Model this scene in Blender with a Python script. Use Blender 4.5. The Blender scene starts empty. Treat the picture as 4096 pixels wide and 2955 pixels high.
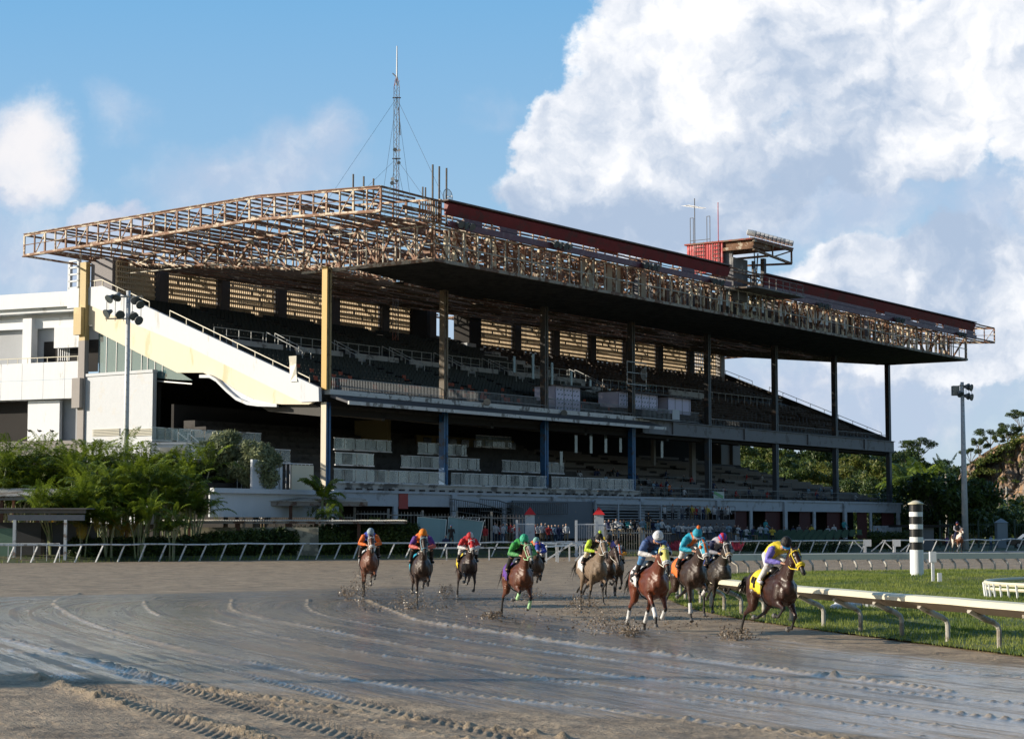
import bpy, math, random, numpy as np
from mathutils import Vector, Matrix
D=bpy.data; SC=bpy.context.scene; COL=SC.collection; R=math.radians
random.seed(7); RNG=np.random.default_rng(7)
# ------------------------------------------------------------ camera, light, sky
FP=7480.; HC=2.4; TH=math.atan((2100-1477.5)/FP); CT,ST=math.cos(TH),math.sin(TH)
cam=D.objects.new('camera',D.cameras.new('camera')); COL.objects.link(cam); SC.camera=cam
cam.location=(0,0,HC); cam.rotation_euler=(R(90)+TH,0,0)
cam.data.sensor_width=36; cam.data.lens=36*FP/4096; cam.data.clip_end=6000; cam.data.clip_start=.5
SC.view_settings.view_transform='Standard'; SC.view_settings.look='None'; SC.view_settings.exposure=.55; SC.view_settings.gamma=1
SUN_EL=18.; SUN_H=Vector((-.995,-.10)).normalized()     # horizontal direction towards the sun
sd=Vector((SUN_H.x*math.cos(R(SUN_EL)),SUN_H.y*math.cos(R(SUN_EL)),math.sin(R(SUN_EL))))
sl=D.lights.new('sun','SUN'); sl.energy=4.4; sl.angle=R(.55); sl.color=(1,.89,.73)
so=D.objects.new('sun',sl); COL.objects.link(so); so.rotation_euler=sd.to_track_quat('Z','Y').to_euler(); so.location=(-60,-20,60)
W=D.worlds.new('World'); SC.world=W; W.use_nodes=True
class NT:
    def __init__(s,t): s.t=t; t.nodes.clear()
    def n(s,k,**p):
        o=s.t.nodes.new(k)
        for a,b in p.items(): setattr(o,a,b)
        return o
    def l(s,a,b): s.t.links.new(a,b)
    def put(s,sock,v):
        if v is None: return
        if hasattr(v,'is_output'): s.l(v,sock)
        else: sock.default_value=v
    def m(s,op,a,b=None,c=None,clamp=False):
        o=s.n('ShaderNodeMath',operation=op,use_clamp=clamp)
        for i,v in enumerate((a,b,c)): s.put(o.inputs[i],v)
        return o.outputs[0]
    def xyz(s,v):
        o=s.n('ShaderNodeSeparateXYZ'); s.l(v,o.inputs[0]); return o.outputs
    def comb(s,x,y,z=0.):
        o=s.n('ShaderNodeCombineXYZ')
        for i,v in enumerate((x,y,z)): s.put(o.inputs[i],v)
        return o.outputs[0]
    def noise(s,v,sc,det=4,ro=.55,dist=0.,out=0):
        o=s.n('ShaderNodeTexNoise'); s.put(o.inputs['Vector'],v); o.inputs['Scale'].default_value=sc
        o.inputs['Detail'].default_value=det; o.inputs['Roughness'].default_value=ro; o.inputs['Distortion'].default_value=dist
        return o.outputs[out]
    def ramp(s,v,lo,hi,a=0.,b=1.,sm=True):
        o=s.n('ShaderNodeMapRange',interpolation_type='SMOOTHSTEP' if sm else 'LINEAR')
        s.put(o.inputs[0],v)
        for i,q in enumerate((lo,hi,a,b)): s.put(o.inputs[i+1],q)
        return o.outputs[0]
    def mix(s,f,a,b):
        o=s.n('ShaderNodeMix',data_type='RGBA'); s.put(o.inputs[0],f)
        for i,v in ((6,a),(7,b)): s.put(o.inputs[i],(*v,1) if isinstance(v,tuple) and len(v)==3 else v)
        return o.outputs[2]
    def vm(s,op,a,b=None,sc=None):
        o=s.n('ShaderNodeVectorMath',operation=op); s.put(o.inputs[0],a)
        if b is not None: s.put(o.inputs[1],b)
        if sc is not None: o.inputs['Scale'].default_value=sc
        return o.outputs[1 if op in('LENGTH','DOT_PRODUCT') else 0]
n=NT(W.node_tree)
sky=n.n('ShaderNodeTexSky',sky_type='NISHITA',sun_disc=False,sun_elevation=R(SUN_EL),sun_rotation=math.atan2(SUN_H.x,SUN_H.y),altitude=10,air_density=1.0,dust_density=.6,ozone_density=2.2)
gen=n.n('ShaderNodeTexCoord').outputs['Generated']
x,y,z=n.xyz(gen)
ys=n.m('MAXIMUM',n.m('ABSOLUTE',y),.15)
ca=n.m('DIVIDE',x,ys); cb=n.m('DIVIDE',z,ys)           # horizontal / vertical slope of the direction
P=n.comb(ca,cb,0.)
wob=n.vm('SCALE',n.vm('SUBTRACT',n.noise(P,13,6,.62,0,1),(.5,.5,.5)),sc=.06)
PW=n.vm('ADD',P,wob)
def S2(px,py): return ((px-2048)/FP,(2100-py)/FP)
def blob(px,py,rx,ry,soft=.5,amp=1.,vec=None):
    a,b=S2(px,py)
    q=n.vm('MULTIPLY',n.vm('SUBTRACT',vec or PW,(a,b,0)),(FP/rx,FP/ry,0))
    return n.ramp(n.vm('LENGTH',q),1+soft*.5,1-soft*.5,0,amp)
def vmax(l):
    r=l[0]
    for q in l[1:]: r=n.m('MAXIMUM',r,q)
    return r
crisp=vmax([blob(2700,420,470,420,.8),blob(2420,620,380,330,.8),blob(2600,800,600,230,.9),blob(3050,120,780,330,.9),blob(3750,250,850,330,1.0),blob(2320,560,290,150,.8),blob(3550,560,480,240,1.0,.95),
            blob(3450,1130,330,200,1.0,.9),blob(3950,1180,470,290,1.0,.9),blob(3800,1420,520,160,1.2,.8),blob(4500,500,500,700,1.,1)])
soft=vmax([blob(60,640,210,220,1.2,.85),blob(440,420,150,110,1.6,.35),blob(1150,620,330,170,1.7,.55),blob(1330,520,140,140,1.6,.5),blob(430,850,190,90,1.0,1.0),blob(250,900,140,60,1.2,.8),blob(980,700,420,180,1.6,.62),
           blob(1950,400,150,130,1.7,.35),blob(150,1050,800,280,1.7,.65),blob(3350,1560,900,260,1.6,.72),blob(3300,820,600,160,1.5,.7),blob(4050,870,260,300,1.5,.7),blob(2050,1350,1500,200,1.6,.5),blob(-900,900,700,500,1.5,.7)])
fb=n.noise(PW,14,7,.58); fb2=n.noise(n.vm('ADD',P,(3.,1.,0)),30,6,.6)
nz=n.m('SUBTRACT',n.m('ADD',n.m('MULTIPLY',fb,.7),n.m('MULTIPLY',fb2,.3)),.5)
dc=n.ramp(n.m('ADD',crisp,n.m('MULTIPLY',nz,1.9)),.36,.60)
ds=n.ramp(n.m('ADD',soft,n.m('MULTIPLY',nz,1.1)),.10,.85)
# shade of the cloud: density looked up a little way towards the sun (left and up)
def bil(off,sc): return n.noise(n.vm('ADD',PW,(off[0],off[1],0)),sc,5,.55)
rel=n.m('ADD',n.m('SUBTRACT',bil((0,0),11),bil((-.02,.018),11)),n.m('MULTIPLY',n.m('SUBTRACT',bil((0,0),34),bil((-.006,.006),34)),.8))
big=n.noise(n.vm('ADD',PW,(7.3,2.2,0)),7.5,3,.5)
dark=vmax([blob(2420,860,560,110,1.6,.75),blob(3150,330,260,260,1.7,.35),blob(2750,560,210,110,1.6,.55),blob(3250,700,420,150,1.7,.6),blob(3400,450,300,200,1.8,.4),blob(3900,900,400,220,1.8,.7),blob(3700,1300,500,120,1.8,.35)])
lit=n.ramp(n.m('SUBTRACT',n.m('ADD',n.m('MULTIPLY',rel,1.9),n.m('MULTIPLY',n.m('SUBTRACT',big,.5),1.3)),dark),-.85,.62)
ccol=n.mix(lit,(3.6,4.5,5.9),(9.2,9.1,9.1))
scol=n.mix(n.ramp(n.m('ADD',rel,n.m('MULTIPLY',blob(100,560,300,220,1.6,.8),.5)),-.1,.5),(4.2,5.0,6.4),(7.6,7.5,7.7))
# blue sky, deepened above and paling to the horizon
hs=n.n('ShaderNodeHueSaturation'); n.l(sky.outputs[0],hs.inputs['Color']); hs.inputs['Saturation'].default_value=1.0; hs.inputs['Value'].default_value=.9
grad=n.mix(n.ramp(cb,-.02,.30,0,1,False),(5.0,6.2,7.2),(1.6,4.2,7.2))
base=n.mix(.75,hs.outputs[0],grad)
c1=n.mix(n.m('MULTIPLY',ds,n.ramp(cb,-.05,.0)),base,scol); c2=n.mix(n.m('MULTIPLY',dc,n.ramp(cb,-.02,.03)),c1,ccol)
# away from the view the sky is the plain Nishita sky
fin=n.mix(n.ramp(y,.0,.5),hs.outputs[0],c2)
bg=n.n('ShaderNodeBackground'); n.l(fin,bg.inputs[0]); bg.inputs[1].default_value=.084
n.l(bg.outputs[0],n.n('ShaderNodeOutputWorld').inputs[0])
# ------------------------------------------------------------ survey: photo pixel -> world
AL=math.atan(5352/FP*CT); U=(math.sin(AL),math.cos(AL)); V=(-U[1],U[0])
def ray(x,y):
    a=(x-2048)/FP; b=(1477.5-y)/FP
    return (a,CT-b*ST,ST+b*CT)
C0=(-14.749,148.)
def zp(x,y,z=0.):
    d=ray(x,y); k=(z-HC)/d[2]; return (d[0]*k,d[1]*k)
def wy(x,y,Y):
    d=ray(x,y); k=Y/d[1]; return (d[0]*k,HC+d[2]*k)
def pt(x,y,t):
    d=ray(x,y); k=(C0[0]*V[0]+C0[1]*V[1]+t)/(d[0]*V[0]+d[1]*V[1])
    return ((d[0]*k-C0[0])*U[0]+(d[1]*k-C0[1])*U[1],HC+d[2]*k)
def ps(x,y,s):
    d=ray(x,y); k=(C0[0]*U[0]+C0[1]*U[1]+s)/(d[0]*U[0]+d[1]*U[1])
    return ((d[0]*k-C0[0])*V[0]+(d[1]*k-C0[1])*V[1],HC+d[2]*k)
# ------------------------------------------------------------ materials
MATS={}
def mat(name,col,rough=.7,var=.15,scale=3.,col2=None,amt=.5,metal=0.,spec=.5,bump=0.,bscale=None,coat=0.,stretch=(1,1,1),alpha=1.,trans=0.):
    """procedural principled material: base colour broken up by noise, optional second colour in patches"""
    if name in MATS: return MATS[name]
    m=D.materials.new(name); m.use_nodes=True; q=NT(m.node_tree)
    co=q.n('ShaderNodeTexCoord').outputs['Object']
    co=q.vm('MULTIPLY',co,stretch)
    f=q.noise(co,scale,5,.6); g=q.noise(co,scale*7,3,.6)
    k=q.m('ADD',q.m('MULTIPLY',q.m('ADD',q.m('MULTIPLY',f,.65),q.m('MULTIPLY',g,.35)),2*var*2),1-2*var)
    base=tuple(col)
    if col2:
        pf=q.ramp(q.noise(q.vm('ADD',co,(5,3,1)),scale*.8,6,.65),.62-.3*amt,.70-.3*amt)
        base=q.mix(pf,base,tuple(col2))
    c=q.vm('SCALE',base if hasattr(base,'is_output') else q.comb(*base)); q.l(k,c.node.inputs['Scale'])
    b=q.n('ShaderNodeBsdfPrincipled'); q.l(c,b.inputs['Base Color'])
    q.l(q.m('ADD',rough-.08,q.m('MULTIPLY',f,.16),clamp=True),b.inputs['Roughness'])
    b.inputs['Metallic'].default_value=metal; b.inputs['Specular IOR Level'].default_value=spec
    b.inputs['Coat Weight'].default_value=coat; b.inputs['Alpha'].default_value=alpha
    b.inputs['Transmission Weight'].default_value=trans
    if bump:
        bn=q.n('ShaderNodeBump'); bn.inputs['Strength'].default_value=bump; bn.inputs['Distance'].default_value=.05
        q.l(q.noise(co,bscale or scale*6,4,.6),bn.inputs['Height']); q.l(bn.outputs[0],b.inputs['Normal'])
    q.l(b.outputs[0],q.n('ShaderNodeOutputMaterial').inputs[0])
    MATS[name]=m; return m
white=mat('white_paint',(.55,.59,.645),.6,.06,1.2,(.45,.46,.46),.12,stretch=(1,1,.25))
cream=mat('cream_paint',(.72,.645,.50),.7,.05,.5,(.62,.52,.33),.1,stretch=(1,1,.3))
cream_steel=mat('weathered_cream_steel',(.56,.48,.37),.65,.3,1.6,(.20,.09,.045),.62)
rust=mat('rusty_steel',(.17,.085,.045),.8,.3,2.,(.42,.36,.28),.3)
dark_steel=mat('dark_steel',(.035,.034,.036),.55,.25,2.,(.10,.06,.04),.25)
maroon=mat('maroon_sheet',(.19,.018,.022),.55,.2,1.,(.12,.03,.03),.3)
red_sheet=mat('faded_red_sheet',(.50,.05,.055),.6,.25,1.5,(.55,.2,.2),.3)
concrete=mat('stained_concrete',(.42,.41,.39),.85,.2,.9,(.13,.125,.12),.4,bump=.2)
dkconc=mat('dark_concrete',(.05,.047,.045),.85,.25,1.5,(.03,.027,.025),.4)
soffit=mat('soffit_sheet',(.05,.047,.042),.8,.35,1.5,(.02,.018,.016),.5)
bluecol=mat('blue_column_paint',(.012,.10,.26),.45,.25,2.,(.03,.05,.09),.3)
yellow=mat('yellow_column_paint',(.50,.29,.035),.5,.15,1.5,(.55,.42,.18),.25,stretch=(1,1,.2))
offwhite=mat('dirty_offwhite',(.62,.56,.44),.65,.2,1.4,(.25,.2,.14),.25,stretch=(1,1,.2))
slate=mat('slate_steel',(.075,.09,.11),.5,.2,1.5,(.11,.10,.09),.3)
beam_grey=mat('grey_beam',(.17,.17,.185),.6,.15,1.,(.11,.10,.10),.3)
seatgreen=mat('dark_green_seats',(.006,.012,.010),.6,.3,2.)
seatwood=mat('bench_brown',(.085,.06,.045),.7,.3,2.)
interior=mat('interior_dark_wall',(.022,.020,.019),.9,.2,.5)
olive_wall=mat('olive_wall',(.16,.12,.045),.8,.1,.5)
screenblock=mat('pierced_block',(.56,.45,.31),.8,.15,1.)
galv=mat('galvanised_pipe',(.36,.37,.38),.45,.1,4.,metal=.4)
darkred=mat('dark_red_wall',(.055,.008,.008),.8,.1,.7)
def glassmat(name,col,a,rough=.08):
    if name in MATS: return MATS[name]
    m=D.materials.new(name); m.use_nodes=True; q=NT(m.node_tree)
    b=q.n('ShaderNodeBsdfPrincipled'); b.inputs['Roughness'].default_value=rough; b.inputs['Specular IOR Level'].default_value=.9
    co=q.n('ShaderNodeTexCoord').outputs['Object']
    f=q.noise(co,1.1,4,.6); q.l(q.mix(f,col,tuple(c*.75 for c in col)),b.inputs['Base Color'])
    sx_=q.xyz(co)[0]; wn=q.n('ShaderNodeTexWhiteNoise',noise_dimensions='1D'); q.l(q.m('FLOOR',q.m('DIVIDE',sx_,1.36)),wn.inputs['W'])
    q.l(q.m('ADD',q.ramp(f,.3,.7,a-.05,a+.04),q.m('MULTIPLY',q.m('SUBTRACT',wn.outputs[0],.5),.30),clamp=True),b.inputs['Alpha'])
    q.l(b.outputs[0],q.n('ShaderNodeOutputMaterial').inputs[0]); MATS[name]=m; return m
glass=glassmat('dusty_balustrade_glass',(.46,.58,.64),.30,.04)
glass_teal=glassmat('teal_glass',(.24,.42,.44),.78,.2)
# ------------------------------------------------------------ mesh building
class MB:
    def __init__(s): s.v=[]; s.f=[]; s.mi=[]; s.cur=0
    def quad(s,a,b,c,d):
        k=len(s.v); s.v+=[tuple(a),tuple(b),tuple(c),tuple(d)]; s.f.append((k,k+1,k+2,k+3)); s.mi.append(s.cur)
    def poly(s,pts):
        k=len(s.v); s.v+=[tuple(p) for p in pts]; s.f.append(tuple(range(k,k+len(pts)))); s.mi.append(s.cur)
    def box(s,a,b):
        x0,x1=sorted((a[0],b[0])); y0,y1=sorted((a[1],b[1])); z0,z1=sorted((a[2],b[2])); k=len(s.v)
        s.v+=[(x0,y0,z0),(x1,y0,z0),(x1,y1,z0),(x0,y1,z0),(x0,y0,z1),(x1,y0,z1),(x1,y1,z1),(x0,y1,z1)]
        F=[(3,2,1,0),(4,5,6,7),(0,1,5,4),(1,2,6,5),(2,3,7,6),(3,0,4,7)]
        s.f+=[tuple(k+i for i in f) for f in F]; s.mi+=[s.cur]*6
    def bar(s,p,q,w,h=None,up=(0,0,1)):
        """box beam from p to q, w wide, h deep"""
        h=h or w; p=Vector(p); q=Vector(q); d=(q-p)
        if d.length<1e-6: return
        d.normalize(); u=Vector(up)
        if abs(d.dot(u))>.99: u=Vector((1,0,0))
        a=d.cross(u).normalized(); b=a.cross(d).normalized(); a*=w/2; b*=h/2; k=len(s.v)
        for e in (p,q): s.v+=[tuple(e-a-b),tuple(e+a-b),tuple(e+a+b),tuple(e-a+b)]
        F=[(0,1,2,3),(7,6,5,4),(0,4,5,1),(1,5,6,2),(2,6,7,3),(3,7,4,0)]
        s.f+=[tuple(k+i for i in f) for f in F]; s.mi+=[s.cur]*6
    def tube(s,pts,r,n=8,cap=True):
        pts=[Vector(p) for p in pts]; rs=r if isinstance(r,(list,tuple)) else [r]*len(pts); base=len(s.v)
        prev=None
        for i,p in enumerate(pts):
            d=(pts[min(i+1,len(pts)-1)]-pts[max(i-1,0)]).normalized()
            if prev is None:
                u=Vector((0,0,1)) if abs(d.z)<.9 else Vector((1,0,0)); a=d.cross(u).normalized()
            else: a=(prev-d*prev.dot(d)).normalized()
            prev=a; b=d.cross(a)
            for j in range(n):
                t=2*math.pi*j/n; s.v.append(tuple(p+(a*math.cos(t)+b*math.sin(t))*rs[i]))
        for i in range(len(pts)-1):
            for j in range(n):
                A=base+i*n+j; B_=base+i*n+(j+1)%n; s.f.append((A,B_,B_+n,A+n)); s.mi.append(s.cur)
        if cap:
            s.f.append(tuple(base+j for j in reversed(range(n)))); s.mi.append(s.cur)
            e=base+(len(pts)-1)*n; s.f.append(tuple(e+j for j in range(n))); s.mi.append(s.cur)
    def prism(s,poly,d):
        """closed polygon (list of 3-vectors) extruded by vector d"""
        k=len(s.v); m_=len(poly); d=Vector(d)
        s.v+=[tuple(p) for p in poly]+[tuple(Vector(p)+d) for p in poly]
        s.f.append(tuple(range(k,k+m_))); s.f.append(tuple(reversed(range(k+m_,k+2*m_)))); s.mi+=[s.cur]*2
        for i in range(m_):
            j=(i+1)%m_; s.f.append((k+j,k+i,k+m_+i,k+m_+j)); s.mi.append(s.cur)
    def ball(s,c,r,n=8,sc=(1,1,1)):
        k=len(s.v); c=Vector(c); rr=n//2
        for i in range(rr+1):
            t=math.pi*i/rr
            for j in range(n):
                p=2*math.pi*j/n; s.v.append((c.x+r*sc[0]*math.sin(t)*math.cos(p),c.y+r*sc[1]*math.sin(t)*math.sin(p),c.z+r*sc[2]*math.cos(t)))
        for i in range(rr):
            for j in range(n):
                a=k+i*n+j; b=k+i*n+(j+1)%n; s.f.append((a,a+n,b+n,b)); s.mi.append(s.cur)
    def mesh(s,name,mats):
        me=D.meshes.new(name); me.from_pydata(s.v,[],s.f); 
        for m_ in (mats if isinstance(mats,(list,tuple)) else [mats]): me.materials.append(m_)
        if isinstance(mats,(list,tuple)) and len(mats)>1: me.polygons.foreach_set('material_index',s.mi)
        me.update(); return me
    def build(s,name,mats,parent=None,smooth=False):
        o=D.objects.new(name,s.mesh(name,mats)); COL.objects.link(o)
        if smooth: o.data.polygons.foreach_set('use_smooth',[True]*len(o.data.polygons))
        if parent: o.parent=parent
        return o
def tag(o,label=None,cat=None,group=None,kind=None):
    if label: o['label']=label
    if cat: o['category']=cat
    if group: o['group']=group
    if kind: o['kind']=kind
    return o
def thing(name,label,cat,loc=(0,0,0),rz=0.,group=None):
    o=D.objects.new(name,None); COL.objects.link(o); o.location=loc; o.rotation_euler=(0,0,rz); o.empty_display_size=.3
    return tag(o,label,cat,group)
KIDS={}
def dup(o,parent=None,loc=None,rz=None,scale=None):
    c=o.copy(); COL.objects.link(c)
    if parent: c.parent=parent
    if loc is not None: c.location=loc
    if rz is not None: c.rotation_euler=(0,0,rz)
    if scale is not None: c.scale=scale if hasattr(scale,'__len__') else (scale,)*3
    for ch in [k for k in D.objects if k.parent==o]: dup(ch,c)
    return c
BANG=math.atan2(U[1],U[0])                      # grandstand frame: x = s along the front, y = t into the building
def bw(s,t,z=0.): return (C0[0]+s*U[0]+t*V[0],C0[1]+s*U[1]+t*V[1],z)
# ============================================================ GRANDSTAND
G=thing('grandstand','long open grandstand with a bare rusty roof frame, tiered decks and steel columns','grandstand',(C0[0],C0[1],0),BANG)
LEN=107.; SP=15.28; GZ=1.2
rnd=random.Random(3)
def hcol(x,y,z0,z1,w=.58,f=.05,d=.5):
    b=MB(); b.box((x-w/2,y-d/2,z0),(x-w/2+f,y+d/2,z1)); b.box((x+w/2-f,y-d/2,z0),(x+w/2,y+d/2,z1)); b.box((x-w/2+f,y-.03,z0),(x+w/2-f,y+.03,z1)); return b
# front columns: upper and lower halves painted differently
for k in range(8):
    x=k*SP
    up=MB(); lo=MB()
    # boxed face plates towards the camera side (left) and the track (front)
    for b,z0,z1 in ((up,13.1 if k<4 else 12.75,22.9),(lo,4.9,12.1 if k<4 else 11.6)):
        b.cur=0; b.box((x-.29,-.27,z0),(x-.24,.27,z1))
        b.cur=1; b.box((x-.24,-.27,z0),(x-.06,-.22,z1)); b.box((x+.06,-.27,z0),(x+.24,-.22,z1)); b.box((x-.06,-.16,z0),(x+.06,-.10,z1)); b.box((x+.24,-.27,z0),(x+.29,.27,z1)); b.box((x-.24,.2,z0),(x+.24,.25,z1))
    if k==0: mu=[yellow,mat('olive_column_side',(.30,.24,.12),.6,.2,2.,(.1,.07,.03),.3)]; ml=[offwhite,bluecol]  # near column: olive on the sides puts their shade into the yellow
    elif k==1: mu=[mat('brown_column',(.09,.07,.045),.6,.25,2.,(.2,.13,.07),.3),mat('tan_column_side',(.20,.16,.11),.6,.25,2.,(.09,.05,.03),.4)]; ml=[bluecol,bluecol]
    elif k<4: mu=[dark_steel,mat('dark_column_side',(.07,.065,.06),.5,.25,2.,(.13,.08,.05),.3)]; ml=[bluecol,bluecol]
    else: mu=[dark_steel,slate]; ml=[slate,slate]
    c=up.build('column',mu,G); c2=lo.build('column',ml,G)
    if k==0: c['label']='bright yellow upper column at the near end of the stand'; c2['label']='lower column, off-white face and blue side'
# podium: white fascia, floor, posts
pod=MB()
pod.box((0,-1.0,3.95),(LEN+1.2,-.8,5.0)); pod.box((-.3,-1.15,5.0),(LEN+1.3,-.3,5.2)); pod.box((0,-.8,4.8),(LEN,.0,5.0))
for k in range(8):
    x=k*SP; pod.box((x-.35,-1.25,GZ-.4),(x+.35,-1.0,5.0))
    if k<7: pod.box((x+SP/2-.28,-.98,GZ-.4),(x+SP/2+.28,-.82,3.95))
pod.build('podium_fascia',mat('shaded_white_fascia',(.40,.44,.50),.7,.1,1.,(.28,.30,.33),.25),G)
b=MB(); b.box((0,-.3,4.75),(LEN,25,4.95)); b.build('podium_floor',dkconc,G)
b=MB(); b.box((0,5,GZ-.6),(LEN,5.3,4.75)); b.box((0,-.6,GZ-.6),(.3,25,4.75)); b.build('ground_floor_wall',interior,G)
for k in range(4,7):
    x=k*SP; b=MB(); b.box((x+SP*.74,-.75,GZ-.4),(x+SP*.97,-.65,3.93)); b.build('red_door_panel',darkred,G); b=MB(); b.box((x+SP*.28,-.72,GZ-.4),(x+SP*.46,-.66,3.93)); b.build('red_door_panel',darkred,G)
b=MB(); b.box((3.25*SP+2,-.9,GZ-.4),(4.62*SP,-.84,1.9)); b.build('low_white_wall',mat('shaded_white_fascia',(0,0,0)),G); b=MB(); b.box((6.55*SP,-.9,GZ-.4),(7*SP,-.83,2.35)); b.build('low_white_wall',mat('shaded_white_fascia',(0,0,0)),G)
# red sign panel and louvred wall below the fascia
b=MB(); s0,_=pt(1612,1990,-1.0); b.box((s0-.6,-1.06,3.75),(s0+.6,-1.02,5.0)); b.build('red_panel',mat('red_panel_paint',(.34,.04,.03),.6,.1,1.),G)
lv=MB(); sA,_=pt(2380,2010,-1.6); sB,_=pt(2800,2010,-1.6)
for i in range(12): lv.bar((sA,-1.6,GZ+.5+i*.27),(sB,-1.6,GZ+.5+i*.27),.04,.15,(0,-1,.7))
for i in range(6): xx=sA+(sB-sA)*i/5; lv.box((xx-.1,-1.72,GZ),(xx+.1,-1.55,4.6))
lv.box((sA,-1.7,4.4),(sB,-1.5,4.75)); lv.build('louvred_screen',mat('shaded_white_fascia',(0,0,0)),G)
b=MB(); sC,_=pt(2050,2010,-1.4); b.box((sC,-1.45,GZ),(sA-.05,-1.3,4.6)); b.build('grey_wall_panel',mat('blue_grey_wall',(.14,.16,.19),.8,.1,1.),G)
# grimy beam with rough brackets under the first balustrade
b=MB(); b.box((.4,-.75,5.2),(3.03*SP,-.45,5.68)); b.box((.4,-.85,5.68),(3.03*SP,-.4,5.8)); b.build('balcony_beam',concrete,G)
b=MB()
for i in range(33): xx=1.5+i*1.36; b.box((xx,-.95,5.22),(xx+.55,-.752,5.36))
b.build('beam_brackets',mat('bracket_dark',(.05,.04,.035),.9,.2,3.),G)
# three glazed balustrade tiers
def balus(s0,s1,t,z0,z1,step,mtl=glass,miss=()):
    g=MB(); i=0; x=s0
    while x<s1-.1:
        x2=min(x+step,s1)
        if i not in miss: g.box((x+.045,t-.01,z0),(x2-.045,t+.01,z1))
        x=x2; i+=1
    g.build('balustrade_glass',mtl,G)
    r=MB(); r.box((s0,t-.07,z0-.12),(s1,t+.07,z0-.02)); r.bar((s0,t,z1+.02),(s1,t,z1+.02),.05); r.build('balustrade_sill',offgrey,G)
offgrey=mat('shaded_offwhite',(.72,.73,.75),.7,.15,1.,(.2,.18,.17),.3)  # bright off-white sill paint broken by darker patches
for k in range(3): balus(k*SP+.4,(k+1)*SP-.4,-.5,5.9,6.85,1.36)
for (a,c_) in ((-12.5,-.8),(3.6,9.6),(12.2,24.6),(27.,38.3)): balus(a+1,c_,3.,7.42,8.35,1.36)
for (a,c_) in ((-13.,-1.),(7.9,15.6),(19.3,26.6)): balus(a,c_,6.,8.86,9.75,1.4)
balus(32,38,9,10.,11.,1.4)
# seating steps of the first level (all along) with benches
st=MB(); n1=12
for i in range(17):
    t0=.2+i*1.3; z=5.0+i*.33; st.box((46,t0,z-.9),(LEN,t0+1.3,z))
for i in range(n1):
    t0=.2+i*1.3; z=5.0+i*.56; st.box((-13 if i<5 else 0,t0,z-.9),(46,t0+1.3,z))
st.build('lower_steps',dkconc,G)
bl=MB(); sup=MB()
for i in range(16):
    t0=.6+i*1.3; z=5.0+i*.33
    for (a,c_) in ((46.5,57),(58.5,68),(69.5,79),(80.5,90),(91.5,105.5)):
        if (i+int(a))%5==4: continue
        c2=c_-max(0,i-3)*.9 if a>90 else c_
        bl.box((a,t0,z+.38),(c2,t0+.3,z+.43)); bl.box((a,t0+.42,z+.55),(c2,t0+.46,z+.85))
bl.build('lower_benches',mat('bench_lit',(.12,.10,.085),.6,.2,2.),G)
b=MB(); b.box((3.05*SP,-.28,5.0),(LEN,-.2,5.25)); b.build('lower_kerb',concrete,G)
r=MB()
for x in np.arange(3.05*SP,LEN,1.6): r.bar((x,-.4,5.2),(x,-.4,6.2),.04)
r.bar((3.05*SP,-.4,6.2),(LEN,-.4,6.2),.05); r.bar((3.05*SP,-.4,5.7),(LEN,-.4,5.7),.03)
for x in np.arange(3.05*SP,LEN,.32): r.bar((x,-.4,5.2),(x,-.4,6.2),.012)
for a,t in ((50,4),(62,6),(74,5),(86,6),(80,9),(95,4)):
    for q in range(4): r.bar((a+q*2,t,5+t*.25),(a+q*2,t,6.1+t*.25),.04)
    r.bar((a,t,6.1+t*.25),(a+6,t,6.1+t*.25),.05)
r.build('lower_railing',mat('grey_railing',(.14,.16,.17),.5,.1,3.),G)
# first-level interior: back wall, partitions, hanging glass blades, ceiling
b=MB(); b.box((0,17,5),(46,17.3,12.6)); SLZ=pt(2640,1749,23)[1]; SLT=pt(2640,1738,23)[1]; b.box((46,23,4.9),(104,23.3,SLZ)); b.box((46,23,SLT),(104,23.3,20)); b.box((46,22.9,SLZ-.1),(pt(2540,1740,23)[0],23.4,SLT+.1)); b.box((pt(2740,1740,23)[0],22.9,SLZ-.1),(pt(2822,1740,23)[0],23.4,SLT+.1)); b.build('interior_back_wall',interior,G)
b=MB(); b.box((28,13,7),(44,13.3,11.0)); b.box((20.,10,8.8),(20.4,14,12)); b.build('olive_partition',olive_wall,G)
b=MB()
for i in range(8):
    x=29+i*2.; b.box((x,12.93,9.2),(x+1.2,12.98,10.8))
b.build('dark_window',mat('window_black',(.01,.012,.015),.2,.1,1.),G)
b=MB()
for px,y0,y1 in ((2300,1740,1810),(2360,1735,1812),(2419,1730,1810),(2478,1728,1808),(2241,1805,1860),(2644,1745,1830)):
    s_,za=pt(px,y0,2.); _,zb=pt(px,y1,2.); b.box((s_-.1,1.95,zb),(s_+.35,2.0,za))
b.build('hanging_panel',glassmat('blade_glass',(.25,.33,.34),.8),G)
for px,y0,y1,w in ((2772,1745,1960,.4),(2616,1740,1860,.2),(2450,1740,1745,.1)):
    s_,za=pt(px,y0,8.); _,zb=pt(px,y1,8.); b=MB(); b.box((s_-w,7.9,zb),(s_+w,8.3,za)); b.build('interior_pier',mat('pier_grey',(.26,.25,.24),.8,.1,1.),G)
# white end pier that holds the far end
for t in (21.,):
    b=MB(); b.box((LEN-2.2,t,4.9),(LEN-.2,t+2.5,19.6)); b.box((LEN-4.6,t+.4,4.9),(LEN-2.2,t+2.2,19.8)); b.build('end_pier',mat('pier_grey',(0,0,0)),G)
# upper deck slab + canopy ledge + beam
prof=[(.3,11.7),(.3,12.75),(25.,22.2),(25.,21.2)]
b=MB(); b.prism([(0.02,t,z) for t,z in prof],(LEN-.04,0,0)); b.build('upper_deck_slab',dkconc,G)
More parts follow.
